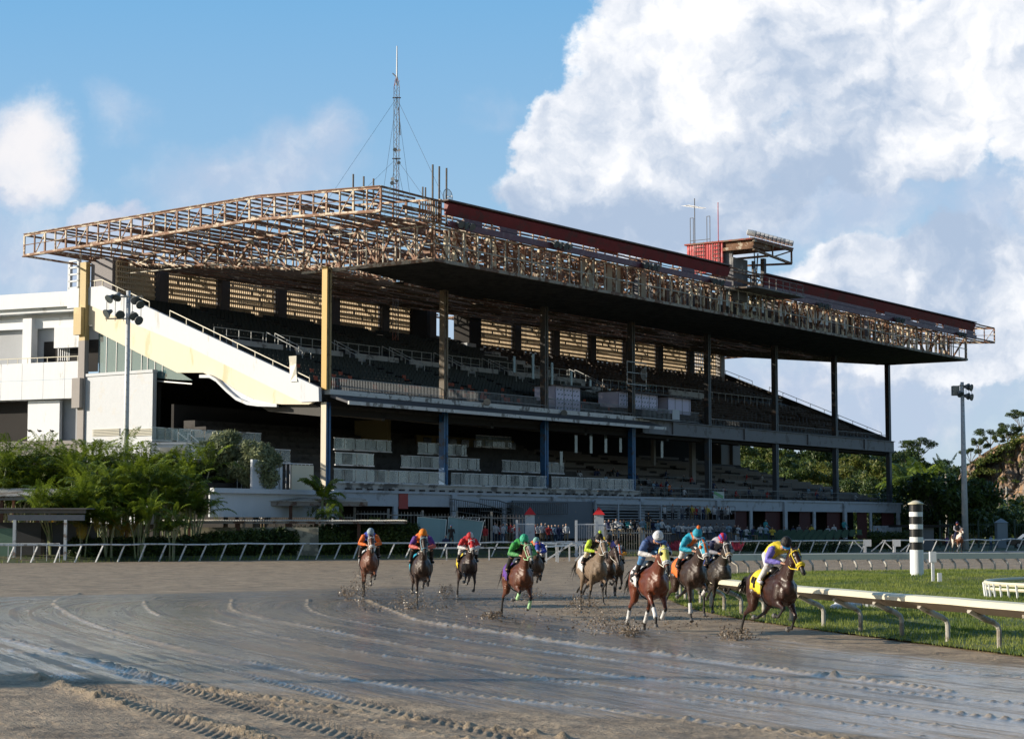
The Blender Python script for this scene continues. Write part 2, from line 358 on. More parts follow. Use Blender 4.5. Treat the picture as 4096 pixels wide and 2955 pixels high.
# visible stepped underside ribs at the right end
b=MB()
for k in range(15):
    x=k*7.64; b.prism([(x-.2,t,z) for t,z in ((.4,11.0),(.4,11.69),(24,20.9),(24,19.9),(14,15.3),(6,11.6))],(.4,0,0))
b.build('raker_beams',mat('dark_raker',(.06,.058,.055),.8,.2,1.),G)
led=MB(); led.box((.1,-.35,12.75),(3.08*SP+1.6,.25,13.15)); led.build('ledge_cap',mat('ledge_panels',(.66,.67,.67),.7,.15,1.2,(.22,.21,.2),.3),G)
led=MB(); s0,s1=.1,3.08*SP+1.6
led.prism([(s0,-.36,12.72),(s0,-2.2,12.12),(s0,-2.2,11.95),(s0,-.36,12.5)],(s1-s0,0,0)); led.build('canopy_roof',mat('canopy_felt',(.10,.10,.11),.85,.2,1.),G)
led=MB(); led.box((s0-.02,-2.34,11.86),(s1+.02,-2.2,12.14)); led.build('canopy_edge',mat('ledge_panels',(0,0,0)),G)
b=MB(); b.box((3.0*SP+1.65,-.30,11.62),(LEN+.9,-.26,12.85)); b.box((3.0*SP+1.65,-.5,12.85),(LEN+.9,-.05,12.93)); b.box((3.0*SP+1.65,-.5,11.54),(LEN+.9,-.05,11.62))
for k in range(3,8):
    for q in (0,.5):
        x=k*SP+q*SP
        if x<LEN+1 and x>3*SP+2: b.box((x-.3,-.46,11.62),(x+.3,-.31,12.85)) if q else None
b.build('front_beam',beam_grey,G)
for k in range(3,7):
    b=MB(); x=k*SP+SP/2; b.box((x-.32,-.33,11.63),(x+.32,-.305,12.84)); b.build('beam_stiffener',dark_steel,G)
b=MB(); b.box((0,.4,11.2),(LEN,.8,11.75)); b.box((0,.0,11.9),(3.05*SP,.3,12.5)); b.build('deck_edge_soffit',interior,G)
# upper deck: tiers of seats.  near part green tip-up seats, far part brown benches
Z0=12.75; SL=(22.2-12.75)/24.7
seats=MB(); seats.cur=0; org=MB(); ben=MB(); risr=MB()
for i in range(22):
    t=1.6+i*1.06
    if 11.3<t<13.6: continue
    z=Z0+(t-.3)*SL
    risr.box((.3,t,z-.3),(LEN-.4,t+.5,z+.02))
    z+=.02
    x=.8 if t>3 else 1.5
    end=54.-max(0,(t-6))*.35
    k=0
    while x<end:
        sec=k//16
        if k%16<14:
            tgt=org if (t<6 and rnd.random()<.05) or (t<4.5 and rnd.random()<.1) else seats
            tgt.box((x,t+.05,z+.36),(x+.46,t+.42,z+.43)); tgt.box((x,t+.42,z+.40),(x+.46,t+.48,z+.82))
        x+=.52; k+=1
    x=end+2.
    while x<LEN-1.5:
        L=rnd.choice((3.2,4.2,5.2)); L=min(L,LEN-1.2-x)
        if rnd.random()<.9: ben.box((x,t+.1,z+.40),(x+L,t+.42,z+.44)); ben.box((x,t+.46,z+.6),(x+L,t+.49,z+.66)); 
        for q in range(int(L)+1): ben.box((x+q,t+.15,z),(x+q+.05,t+.5,z+.6))
        x+=L+rnd.choice((.15,.2,1.2))
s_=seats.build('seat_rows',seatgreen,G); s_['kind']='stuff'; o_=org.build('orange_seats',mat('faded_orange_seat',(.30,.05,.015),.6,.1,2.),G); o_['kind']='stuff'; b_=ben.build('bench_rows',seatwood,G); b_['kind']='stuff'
risr.build('seat_risers',mat('riser_dark',(.04,.042,.042),.9,.2,1.),G)
# cross aisle: low white wall and pipe rail with stair rails
mw=MB(); rr=MB(); ZW=Z0+(11.2-.3)*SL
x=1.
while x<56:
    mw=MB(); mw.box((x,11.15,ZW-.15),(x+6.1,11.3,ZW+.95)); mw.build('aisle_wall',mat('aisle_white',(.42,.44,.46),.75,.15,1.5,(.18,.18,.19),.3),G)
    for q in range(5): rr.bar((x+q*1.5,13.4,ZW+.9),(x+q*1.5,13.4,ZW+2.1),.05)
    rr.bar((x,13.4,ZW+2.1),(x+6.1,13.4,ZW+2.1),.055); rr.bar((x,13.4,ZW+1.5),(x+6.1,13.4,ZW+1.5),.04)
    for dx in (6.4,7.5):
        rr.bar((x+dx,9.2,ZW+.3),(x+dx,13.4,ZW+2.2),.055)
        for q in range(4): t=9.2+q*1.4; rr.bar((x+dx,t,ZW-.7+(t-9.2)*.38),(x+dx,t,ZW+.3+(t-9.2)*.45),.05)
    x+=7.9
mw=MB(); mw.box((72,11.15,ZW-.15),(80,11.3,ZW+.95))
for x in np.arange(58,100,1.6): rr.bar((x,11.2,ZW),(x,11.2,ZW+1.2),.045)
rr.bar((58,11.2,ZW+1.2),(100,11.2,ZW+1.2),.05)
mw.build('aisle_wall',mat('aisle_white',(.30,.32,.34),.75,.15,1.5,(.18,.18,.19),.3),G)
rr.build('aisle_railing',mat('aisle_rail_paint',(.42,.44,.44),.5,.1,3.),G)
# stepped white divider between the seat block and the bench block
dv=MB()
for i in range(7):
    t=6+i*2.6; z=Z0+(t-.3)*SL; dv.box((55.-.35*t,t,z-.3),(56.6-.35*t,t+2.5,z+.95)); dv.box((52.5-.35*t,t+2.3,z+.5),(56.6-.35*t,t+2.5,z+1.5))
dv.build('stepped_divider',mat('aisle_white',(0,0,0)),G)
for px,y0,y1 in ((2055,1425,1490),(2130,1415,1515),(2206,1450,1550),(2283,1485,1540),(2359,1520,1545),(2437,1555,1580)):
    s_,za=pt(px,y0,8.); _,zb=pt(px,y1,8.); b=MB(); b.box((s_-.18,7.9,zb),(s_+.18,8.,za)); b.build('glass_blade',glassmat('blade_glass',(0,0,0),0),G)
# front picket rail of the upper deck
r=MB()
for x in np.arange(.4,3.9*SP,.2): r.bar((x,.2,13.1),(x,.2,14.15),.028)
r.bar((.3,.2,14.15),(3.9*SP,.2,14.15),.05); r.bar((.3,.2,13.15),(3.9*SP,.2,13.15),.04)
for x in np.arange(.4,3.0*SP,1.6): r.bar((x,-.25,13.15),(x,-.25,13.42),.03)
r.bar((1.5,-.25,13.42),(3.0*SP,-.25,13.42),.04)
for x in np.arange(4.*SP,LEN,.35): r.bar((x,.3,12.9),(x,.3,13.7),.02)
r.bar((4.*SP,.3,13.7),(LEN,.3,13.7),.04)
r.build('front_picket_rail',mat('picket_grey',(.24,.26,.28),.5,.1,3.),G)
# ------------------------------------------------------------ end walls with sloping parapets
def endwall(x,sgn,mw_,mc,name):
    th=.35*sgn
    b=MB(); P=([ps(354,1217,-.5),ps(362,1220,-.5),ps(769,1390,-.5),ps(1213,1609,-.5),(.05,12.15)] if sgn<0 else [(27.6,21.95),(25.2,21.95),(.1,12.15)])+[(.1,13.25),(25.2,23.2),(27.6,23.2)]
    b.prism([(x,t,z) for t,z in P],(th,0,0)); b.build(name+'_parapet',mw_,G)
    r=MB(); dzr=.45; pts=[(27.4,24.2-dzr),(25.4,24.2-dzr),(19.5,21.85-dzr)]
    for a,c_ in zip(pts,pts[1:]): r.bar((x+th/2,*a),(x+th/2,*c_),.07)
    for t,z in ((27.4,24.2-dzr),(26.4,24.2-dzr),(25.4,24.2-dzr),(23.5,23.45-dzr),(21.5,22.65-dzr),(19.5,21.85-dzr)): r.bar((x+th/2,t,z-1.05),(x+th/2,t,z),.05)
    a,c_=(17,20.95-dzr),(1.2,14.5-dzr)
    r.bar((x+th/2,*a),(x+th/2,*c_),.07)
    for i in range(9):
        t=a[0]+(c_[0]-a[0])*i/8; z=a[1]+(c_[1]-a[1])*i/8; r.bar((x+th/2,t,z-.9),(x+th/2,t,z),.05)
    r.build(name+'_handrail',mat('pale_handrail',(.66,.62,.50),.5,.1,3.),G)
endwall(-.45,-1,white,cream,'near')
endwall(LEN+.4,1,dkconc,dkconc,'far')
b=MB(); W_=[(375,1300),(380,1320),(715,1491),(820,1491),(880,1521),(935,1560),(1010,1596),(1100,1617),(1231,1613)]
Pw=[ps(px,py,-.5) for px,py in W_]
poly=[(27.5,21.94)]+[(25.2,21.94),(.55,12.2)]+[(1.2,11.95)]+[(a,z) for a,z in Pw[::-1][1:]]+[(27.5,Pw[0][1])]
b.prism([(-.42,t,z) for t,z in poly],(-.28,0,0)); b.build('cream_end_wall',cream,G)
for k in range(6):
    pass
# wave-shaped white underside
b=MB(); cur=[]
for px,py in ((800,1511),(840,1511),(866,1526),(907,1567),(946,1600),(990,1619),(1034,1625),(1110,1627)):
    cur.append(ps(px,py,-1.))
for (a,c_) in zip(cur,cur[1:]): b.quad((-1.1,*a),(-1.1,*c_),(2.5,c_[0],c_[1]+.0),(2.5,a[0],a[1]))
for (a,c_) in zip(cur,cur[1:]): b.quad((-1.1,a[0],a[1]+.25),(-1.1,c_[0],c_[1]+.25),(-1.1,*c_),(-1.1,*a))
for (a,c_) in zip(cur,cur[1:]): b.quad((-.7,a[0],a[1]+.25),(-.7,c_[0],c_[1]+.25),(-1.1,c_[0],c_[1]+.25),(-1.1,a[0],a[1]+.25))
b.build('wavy_canopy',white,G,True)
b=MB(); fp=[ps(px,py,-.9) for px,py in ((822,1492),(880,1521),(935,1557),(1010,1596),(1100,1617),(1100,1627),(1034,1625),(990,1619),(946,1600),(907,1567),(866,1526))]
b.prism([(-.75,t,z) for t,z in fp],(.3,0,0)); b.build('white_fillet_wall',white,G)
# glass triangle, white block, lower end parts
b=MB(); gp=[ps(px,py,-.5) for px,py in ((384,1325),(384,1503),(540,1503),(700,1518),(760,1520),(715,1492))]
b.prism([(-.2,t,z) for t,z in gp],(.06,0,0)); b.build('stair_glass',glassmat('stair_glass',(.14,.24,.26),.88,.05),G)
b=MB()
for px in (415,455,514,556,580,610,640):
    t,z=ps(px,1503,-.5); zt=13+ (t-0)*.3; zt=min(20,ps(px,1330+(px-384)*.5,-.5)[1]); b.bar((-.23,t,z),(-.23,t,zt),.05)
b.bar((-.23,gp[1][0],gp[1][1]),(-.23,gp[4][0],gp[4][1]-.3),.1); b.build('glass_mullion',galv,G)
ta,za=ps(365,1505,-.6); tb,zb=ps(622,1505,-.6); _,zc=ps(622,1780,-.6)
b=MB(); b.box((-.9,tb,2.5),(-.45,27.3,za-.05)); b.box((-1.0,tb-.05,za-.05),(-.4,27.35,za+.2)); b.build('white_block_wall',mat('painted_block',(.56,.59,.63),.75,.06,1.,(.56,.57,.58),.2,bump=.4,bscale=3.),G)
b=MB()
for px0,px1 in ((370,478),(506,610)):
    t0,z1=ps(px0,1712,-.95); t1,z0=ps(px1,1740,-.95)
    for q in range(5): b.box((-1.0,t1,z0+q*.13),(-.92,t0,z0+q*.13+.07))
b.build('vent_louvre',mat('vent_cream',(.5,.48,.4),.6,.1,2.),G)
# white end terrace below the cream stair wall, stands apart in front of the block wall
E0=thing('end_terrace','white stepped end terrace with louvres and handrails left of the first column','terrace')
def wbox(px0,px1,y0,y1,Y,dpt,m_,nm,par=E0):
    b=MB(); xa,za=wy(px0,y1,Y); xb,zb=wy(px1,y0,Y); b.box((xa,Y,za),(xb,Y+dpt,zb)); return b.build(nm,m_,par)
wbox(600,830,1775,1860,154.5,.4,white,'parapet_wall'); wbox(596,834,1768,1776,154.4,.6,white,'wall_cap')
for q in range(6): wbox(640,742,1789+q*5,1791.5+q*5,154.35,.1,mat('vent_cream',(0,0,0)),'louvre_slat')
wbox(560,1100,1862,2010,151.,.4,white,'lower_wall'); wbox(1090,1290,1972,2010,147.,.4,white,'lower_wall')
b=MB()
for (xa,ya,xb,yb) in ((711,1728,711,1768),(711,1728,768,1773),(752,1730,752,1768),(752,1730,822,1790),(763,1720,763,1735),(763,1720,808,1720),(808,1720,808,1735)):
    p=wy(xa,ya,154.2); q_=wy(xb,yb,154.2); b.bar((p[0],154.2,p[1]),(q_[0],154.2,q_[1]),.08)
b.build('stair_handrail',white,E0)
b=MB(); b.box((.0,24.9,4.9),(48,25.2,21.)); b.box((.0,18.9,4.9),(.3,25,14.5)); b.build('rear_dark_wall',interior,G)
b=MB(); b.box((-14,-1.6,4.75),(-.3,-1.2,5.1)); b.box((-14,-1.2,3.0),(-.3,-1.05,4.75)); b.box((-6.5,-1.1,5.1),(-6.2,1.2,7.1)); b.box((-9.5,-1.1,5.1),(-6.6,-.9,7.3)); b.build('corner_white_wall',white,G)
b=MB(); b.box((-5.2,-1.15,5.1),(-2.7,-1.0,7.0)); b.build('corner_cream_wall',cream,G)
b=MB()
for x in np.arange(-9,-.5,.45): b.bar((x,.9,5.1),(x,.9,7.2),.04)
b.bar((-9,.9,7.2),(-.5,.9,7.2),.08); b.build('end_bars',white,G)
# corner pier (yellow over grey) with corbels
b=MB(); b.box((-1.1,27.0,18.5),(-.6,27.75,25.4)); b.box((-1.5,27.1,19.0),(-1.1,28.05,21.4))
b.build('corner_pier',mat('yellow_pier',(.46,.35,.16),.6,.1,1.,(.55,.42,.2),.3),G)
b=MB(); b.box((-1.1,27.0,0),(-.6,27.8,18.5)); b.box((-1.5,27.1,12.6),(-1.1,28.1,15.2)); b.build('corner_pier_base',mat('brown_grey_pier',(.30,.28,.27),.8,.1,1.),G)
b=MB(); b.box((-.6,24.2,22.2),(1.2,26.9,25.6)); b.build('corner_pier_upper',mat('shaded_pier',(.24,.23,.24),.8,.1,1.),G)
b=MB()
b.box((-.9,29.3,23.2),(-.6,29.6,25.6)); b.box((-.9,28.2,23.2),(-.6,28.4,25.6))
for q in range(5): b.box((-.9,28.2,23.2+q*.6),(-.6,29.5,23.35+q*.6))
b.box((-.9,28.1,21.5),(-.6,29.6,23.2)); b.build('pierced_end_screen',white,G)
# ------------------------------------------------------------ back wall: piers and pierced screens
PIERS=[-3.+0*7.81]+[4.8+7.81*k for k in range(13)]+[LEN-.5]
for x in PIERS[1:-1]: b=MB(); b.box((x-.55,23.4,20),(x+.55,24.6,25.5)); b.build('back_pier',mat('back_pier_paint',(.10,.095,.10),.8,.15,1.),G)
b=MB(); b.box((40.5,23.6,20),(43,24.6,25.5)); b.build('back_service_wall',interior,G); b=MB(); b.box((49,22.5,19),(51.2,24.6,25.5)); b.build('back_service_wall',interior,G)
b=MB(); b.box((LEN-.9,23.4,20.),(LEN+.2,24.8,25.8)); b.build('back_end_pier',mat('pier_grey',(0,0,0)),G)
for i in range(len(PIERS)-1):
    a=PIERS[i]+.55; c_=PIERS[i+1]-.55
    if i==0: a=-.3
    if i in(5,): c_=40.5
    if i==6: continue
    s=MB(); zb,zt=22.15,25.35
    nr=7
    for q in range(nr+1):
        z=zb+(zt-zb)*q/nr; s.box((a,23.85,z-.07),(c_,24.15,z+.07))
    if i==len(PIERS)-2: step=.5
    else: step=.26
    x=a
    while x<c_:
        s.box((x-.055,23.92,zb),(x+.055,24.08,zt)); x+=step
    # some openings are blocked
    for q in range(int((c_-a)*.9)):
        xx=a+step*rnd.randrange(int((c_-a)/step)); zz=zb+(zt-zb)/nr*rnd.randrange(nr)
        s.box((xx,23.93,zz),(xx+step,24.07,zz+(zt-zb)/nr))
    s.build('pierced_screen',screenblock,G)
# ============================================================ ROOF OF THE GRANDSTAND
TA,TB=-10.7,29.; SE0,SE1=-6.3,115.8
def ztop(t): return 27.25+(.55*(t-TA)/12.2 if t<1.5 else .55*(TB-t)/27.5)
def zbot(t): return ztop(t)-1.72
def zlow(t): return 22.75 if t<0 else 22.75+t*(25.15-22.75)/24
rf=rnd
def lat(x,closed=True,big=.16):
    """one transverse truss of the upper box at s=x"""
    b=MB(); ts=list(np.linspace(TA,TB,31))
    for a,c_ in zip(ts,ts[1:]):
        b.bar((x,a,ztop(a)),(x,c_,ztop(c_)),.12,.16); b.bar((x,a,zbot(a)),(x,c_,zbot(c_)),.14,.2)
    for i,t in enumerate(ts):
        b.bar((x,t,zbot(t)),(x,t,ztop(t)),.10 if i%2 else big,.12,(1,0,0))
        if i<30 and i%2==0: b.bar((x+.04,t,ztop(t)),(x+.04,ts[i+1],zbot(ts[i+1])),.07)
    return b
xs=[SE0]+[k*7.64 for k in range(15)]+[SE1]
for i,x in enumerate(xs):
    o=lat(x).build('roof_truss',cream_steel if i in(0,1,2,3,7,12,16) else rust,G)
    # deep lower web between lower chord and upper box
    if 0<i<len(xs)-1:
        b=MB(); ts=list(np.linspace(-10.5,24,19)); xx=x+.45 if i==1 else min(x,LEN-.2)
        for a,c_ in zip(ts,ts[1:]): b.bar((xx,a,zlow(a)),(xx,c_,zlow(c_)),.12,.22)
        for j,t in enumerate(ts):
            if zbot(t)-zlow(t)>.3: b.bar((xx,t,zlow(t)),(xx,t,zbot(t)),.1,.14,(1,0,0))
            if j<18: 
                if j%2: b.bar((xx,t,zlow(t)),(xx,ts[j+1],zbot(ts[j+1])),.14,.18)
                else: b.bar((xx,t,zbot(t)),(xx,ts[j+1],zlow(ts[j+1])),.14,.18)
        b.build('web_truss',cream_steel if i<4 else rust,G)
# extra rails on the two end faces
for x in (SE0-.1,SE1+.1):
    b=MB()
    for a,c_ in ((TA,1.5),(1.5,TB)):
        b.bar((x,a,ztop(a)+.12),(x,c_,ztop(c_)+.12),.08); b.bar((x,a,ztop(a)-.85),(x,c_,ztop(c_)-.85),.06); b.bar((x,a,zbot(a)-.12),(x,c_,zbot(c_)-.12),.3,.09)
    b.build('edge_rail',rust,G)
# end framing: longitudinal members between the end truss and the first truss
def purl(t,z,w,h,s0,s1,seg,keep,b):
    x=s0
    while x<s1:
        L=seg*rf.uniform(.7,1.3); x2=min(x+L,s1)
        if rf.random()<keep: dz=rf.uniform(-.05,.05); b.bar((x,t,z+dz),(x2,t,z+rf.uniform(-.06,.06)),w,h)
        x=x2
b1=MB(); b2=MB()
for i,t in enumerate(np.linspace(TA,TB,31)):
    purl(t,ztop(t)+.05,.08,.16,SE0,SE1,7.6,.92 if i%2==0 else .5,b1 if i%3 else b2)
    purl(t,zbot(t)-.05,.09,.18,SE0,SE1,7.6,.95 if i%2==0 else .65,b2 if i%3 else b1)
    if i%2==0: purl(t+.5,zbot(t)+.8,.06,.3,SE0,SE1,3.,.2,b2)
b1.build('roof_purlins',cream_steel,G); b2.build('roof_purlins',rust,G)
# remaining loose roof sheets
b=MB()
for q in range(20):
    s_=rf.uniform(0,106); t=rf.choice(np.linspace(-8,26,26)); L=rf.uniform(1,5); z=ztop(t)+.16
    b.prism([(s_,t,z),(s_+L,t,z+rf.uniform(-.05,.1)),(s_+L,t+1.25,ztop(t+1.25)+.16),(s_,t+1.25,ztop(t+1.25)+.16)],(0,0,.03))
b.build('loose_roof_sheets',rust,G)
# ceiling joists behind the columns (lower chord level)
b1=MB(); b2=MB(); b3=MB()
t=.6
i=0
while t<23.8:
    purl(t,zlow(t)-.12,.07,.2,.2,LEN,6.,.9,b1 if i%3 else b2)
    purl(t+.35,zlow(t)+.02,.05,.09,.2,LEN,4.,.75,b2 if i%3 else b1)
    purl(t+.1,zlow(t)+.5,.18,.05,.2,LEN,2.2,.22,b3)
    t+=.8; i+=1
b1.build('ceiling_joists',mat('sooty_joist',(.14,.11,.085),.8,.35,1.2,(.45,.38,.28),.12),G); b2.build('ceiling_joists',rust,G); b3.build('duct_scraps',mat('scrap_cream',(.55,.50,.40),.6,.2,1.,(.2,.1,.05),.3),G)  # main joist colour darkened to stand for the shade on the underside
b=MB()
for q in range(860):
    s_=rf.uniform(3,106) if q<620 else rf.uniform(88,106)
    if q<620 and rf.random()>.30+s_/150: continue
    t=.6+.8*rf.randrange(29); L=rf.uniform(3,9); L=min(L,LEN-s_)
    b.box((s_,t+.04,zlow(t)+.02),(s_+L,t+.84,zlow(t)+.05))
b.build('ceiling_sheets',soffit,G)  # soffit patches, made denser to darken the ceiling and the seats below
# solid corrugated soffit in front of the columns
b=MB()
t=-10.45
while t<1.2:
    x0=.5 if t<-2.5 else .5+(t+2.5)*5
    b.box((x0,t,22.60),(LEN,t+.30,22.66)); b.box((x0,t+.30,22.64),(LEN,t+.40,22.69)); t+=.40
b.build('soffit',soffit,G)
b=MB(); b.box((.3,-10.62,22.55),(LEN+.1,-10.45,22.8)); b.box((.3,-10.45,22.55),(.5,-.5,22.8)); b.box((LEN-.1,-10.45,22.5),(LEN+.1,0,22.75)); b.prism([(LEN-.1,0,22.5),(LEN-.1,24,24.9),(LEN-.1,24,25.4),(LEN-.1,0,22.9)],(.2,0,0)); b.box((.3,-.5,22.6),(.5,3,22.78)); b.build('soffit_edge',mat('edge_channel',(.30,.27,.22),.7,.25,1.5,(.13,.07,.04),.5),G)
# front face: posts, rails, catwalk studs
b=MB()
x=.45
while x<LEN+.1:
    b.bar((x,-10.5,22.6),(x,-10.5,25.3),.09); x+=1.86
for z in (23.95,): b.bar((.45,-10.56,z),(LEN,-10.56,z),.08)
b.bar((.45,-10.5,25.25),(LEN,-10.5,25.25),.1)
for k in range(6): t=-10.5+1.7*k; b.bar((.45,t,22.6),(.45,t,25.4),.09); b.bar((LEN,t,22.6),(LEN,t,25.4),.09)
b.bar((.45,-10.5,23.95),(.45,24,24.3),.07); b.bar((.45,-10.5,25.35),(.45,0,25.5),.09)
b.build('front_posts',mat('pale_post_paint',(.42,.40,.33),.6,.2,1.5,(.15,.1,.07),.35),G)
bR=MB()
def one(nm,mt,a,c_): b=MB(); b.box(a,c_); b.build(nm,mt,G)
pnl=mat('dull_panel',(.34,.30,.22),.7,.15,1.); pwn=mat('pale_window',(.50,.58,.62),.35,.15,1.); opn=mat('orange_panel_paint',(.62,.20,.05),.6,.1,1.)
x=2.
while x<LEN-1:
    w=rf.uniform(.22,.42); r_=rf.random()
    tgt=MB(); tgt.box((x,-9.05,22.75),(x+w,-8.85,25.55)); tgt.build('wall_stud',mat('cream_stud',(.66,.57,.40),.65,.2,1.5,(.25,.11,.05),.4) if r_<.6 else rust,G)
    if rf.random()<.3: br_=MB(); br_.bar((x,-9.,25.5),(x+2.4,-9.,22.8),.14); br_.build('wall_brace',rust,G)
    if 22<x<33 and rf.random()<.3: one('wall_panel',pnl,(x+w,-9.,22.75),(x+w+.9,-8.94,25.5))
    if 47<x<82:
        a=x+w
        one('wall_panel',pnl,(a,-9.,22.75),(a+.95,-8.95,23.5)) if rf.random()<.4 else one('dark_panel',interior,(a,-9.,22.75),(a+.95,-8.95,23.9))
        q=rf.random()
        if q<.40: one('window_pane',pwn,(a+.06,-9.,23.9),(a+.9,-8.96,25.2))
        elif q<.65: one('dark_panel',interior,(a,-9.,23.9),(a+.95,-8.95,25.4))
        elif q<.7 and x>70: one('orange_panel',opn,(a,-9.,23.3),(a+.6,-8.95,25.4))
    x+=w+rf.uniform(.75,1.35)
b=MB(); b.box((.6,-10.4,22.72),(LEN-.1,-8.9,22.80)); b.build('catwalk',rust,G)
b=MB(); b.box((36,-6.5,22.8),(82,-6.3,25.4)); 
for x in (36,44,52,60,68,76,82): b.box((x,-9,22.8),(x+.15,-6.3,25.4))
b.build('inner_wall',mat('inner_grey',(.15,.15,.16),.8,.2,1.,(.3,.3,.3),.2),G)
# red fascia in two runs
for (a,c_) in ((1.4,46.2),(53.6,108.6)):
    b=MB(); b.prism([(a,TA-.15,27.32),(a,TA-.45,27.12),(a,TA-.05,26.28),(a,TA+.02,26.28),(a,TA+.02,27.32)],(c_-a,0,0)); b.build('red_fascia',maroon,G)
    b=MB(); b.box((a-.2,TA-.55,27.32),(c_+.1,TA+.3,27.42)); b.build('roof_edge_strip',mat('grey_edge_strip',(.16,.14,.14),.8,.2,1.5,(.25,.22,.2),.3),G)
    b=MB(); b.box((a,TA-.5,25.28),(c_,TA-.3,25.78)); b.bar((a,TA-.4,25.95),(c_,TA-.4,25.95),.07)
    x=a
    while x<c_-2:
        if rf.random()<(.45 if a<10 else .78): b.box((x,TA-.1,25.6),(min(x+2.4,c_),TA-.04,26.3))
        x+=2.4
    b.build('maroon_gutter',mat('maroon_beam',(.115,.03,.045),.5,.2,1.5,(.16,.08,.09),.35),G)
b=MB(); b.box((.5,TA-.3,25.35),(.7,TA-.1,27.35)); 
for q in range(8): b.box((-.9+q*.22,TA-.16,25.5),(-.8+q*.22,TA-.1,27.2))
b.build('slatted_corner',cream_steel,G)
# booth on the roof
B1=thing('roof_booth','small red sheet metal booth with a deep overhanging roof standing on the grandstand roof','booth',(*bw(0,0,0)[:2],0),BANG)
b=MB(); s0=49.6
b.box((s0,-8.4,27.4),(s0+.12,-4.3,30.3)); b.build('side_wall',red_sheet,B1)
b=MB()
for q in range(15): t=-8.35+q*.27; b.box((s0-.05,t,27.4),(s0,t+.1,30.3))
b.build('sheet_ribs',red_sheet,B1)
b=MB(); b.box((s0+.4,-7.6,24.6),(s0+.6,-9.2,29.4)); b.box((s0+.4,-9.3,24.6),(s0+3.4,-9.1,28.8)); b.box((s0+4.6,-9.3,24.6),(s0+4.9,-9.1,28.9)); b.build('front_wall',mat('inner_grey',(0,0,0)),B1)
b=MB(); b.box((s0-.2,-11.9,30.3),(s0+8.4,-4.1,30.45)); b.build('roof_slab',mat('booth_roof',(.30,.07,.05),.8,.2,1.5,(.2,.14,.1),.4),B1)
b=MB(); b.box((s0-.1,-11.8,29.4),(s0+.15,-8.4,29.7)); b.bar((s0,-11.8,29.3),(s0+8.,-11.8,28.8),.22); b.bar((s0,-11.8,30.2),(s0+8.2,-11.8,30.2),.25); b.bar((s0+8.1,-11.8,28.8),(s0+8.1,-11.8,30.2),.15); b.bar((s0+4,-11.8,29.0),(s0+8.1,-11.8,30.1),.12); b.bar((s0+4,-11.8,29.0),(s0+4,-11.8,30.1),.12)
b.bar((s0+8.1,-11.8,28.8),(s0+8.1,-5,29.1),.2); b.bar((s0+3,-11.8,29.0),(s0+3,-6,29.0),.2); b.box((s0+.2,-11.7,29.6),(s0+4,-6,30.25)); b.build('eave_frame',rust,B1)
b=MB(); b.box((s0+6.7,-9.4,25.4),(s0+7.2,-9.,29.4)); b.bar((s0+5.2,-9.2,26.2),(s0+5.8,-9.2,29.8),.1); b.bar((s0+5.5,-9.2,26.2),(s0+5.0,-9.2,29.8),.08); b.build('booth_post',dark_steel,B1)
b=MB(); b.box((s0-1.5,-12.8,25.35),(s0+9,-8.8,25.5))
for q in range(8): b.bar((s0-1.4+q*1.45,-12.7,25.5),(s0-1.4+q*1.45,-12.7,26.6),.06)
b.bar((s0-1.4,-12.7,26.6),(s0+8.8,-12.7,26.6),.06); b.bar((s0-1.4,-12.7,26.1),(s0+8.8,-12.7,26.1),.05); b.build('platform',mat('platform_grey',(.2,.19,.18),.7,.2,1.5,(.1,.07,.05),.4),B1)
b=MB()
for q in range(7): b.bar((s0-.12,-6.3,27.6+q*.4),(s0-.12,-5.2,27.6+q*.4),.05)
for t in (-6.3,-5.2,-8.0,-7.3): b.bar((s0-.12,t,27.5),(s0-.12,t,30.5),.05)
for q in range(7): b.bar((s0-.12,-8.0,27.6+q*.4),(s0-.12,-7.3,27.6+q*.4),.05)
b.build('wall_ladder',dark_steel,B1)
def lamp_mesh(b,c,d,r=.34,L=.55):
    """bell-shaped flood lamp at c pointing along d"""
    c=Vector(c); d=Vector(d).normalized()
    b.cur=0; b.tube([c-d*L*.95,c-d*L*.8,c-d*L*.45,c-d*L*.2,c],[r*.32,r*.42,r*.55,r*.92,r],12,False)
    b.cur=1; b.tube([c-d*L*.02,c-d*L*.03],[r*.95,r*.9],12,True); b.cur=0
lampw=mat('lamp_housing_white',(.62,.63,.64),.35,.1,3.); lampg=mat('lamp_housing_grey',(.16,.17,.17),.4,.2,3.); lens=mat('lamp_lens',(.10,.12,.13),.12,.2,3.)
FR=thing('floodlight_row','row of ten white cylindrical floodlights along the edge of the red roof booth','floodlight',bw(49.6,-11.6,30.45),BANG)
for q in range(10):
    b=MB(); xq=.2+q*.88; b.tube([(xq-.2,.5,.62),(xq-.18,.44,.61),(xq+.12,-.3,.42)],[.22,.29,.30],14); b.cur=1; b.tube([(xq+.122,-.305,.419),(xq+.125,-.315,.417)],[.27,.24],14); b.cur=0
    b.bar((.2+q*.85,.3,0),(.2+q*.85,.3,.35),.06); b.build('floodlight',[lampw,mat('lamp_dark',(.02,.02,.02),.5,.1,1.)],FR)
CLUS=[(1865,905,3,'three grey floodlights under the red fascia beside its near end'),(2252,985,4,'four glass-fronted floodlights under the red fascia above the third column'),(2608,1068,4,'four floodlights under the red fascia halfway to the roof booth'),(2872,1130,3,'three floodlights under the fascia just left of the booth platform'),(3298,1226,4,'four dark floodlights under the red fascia right of the roof booth'),(3600,1282,3,'three dark floodlights under the far part of the red fascia'),(3848,1340,3,'three floodlights at the far tip of the red fascia')]
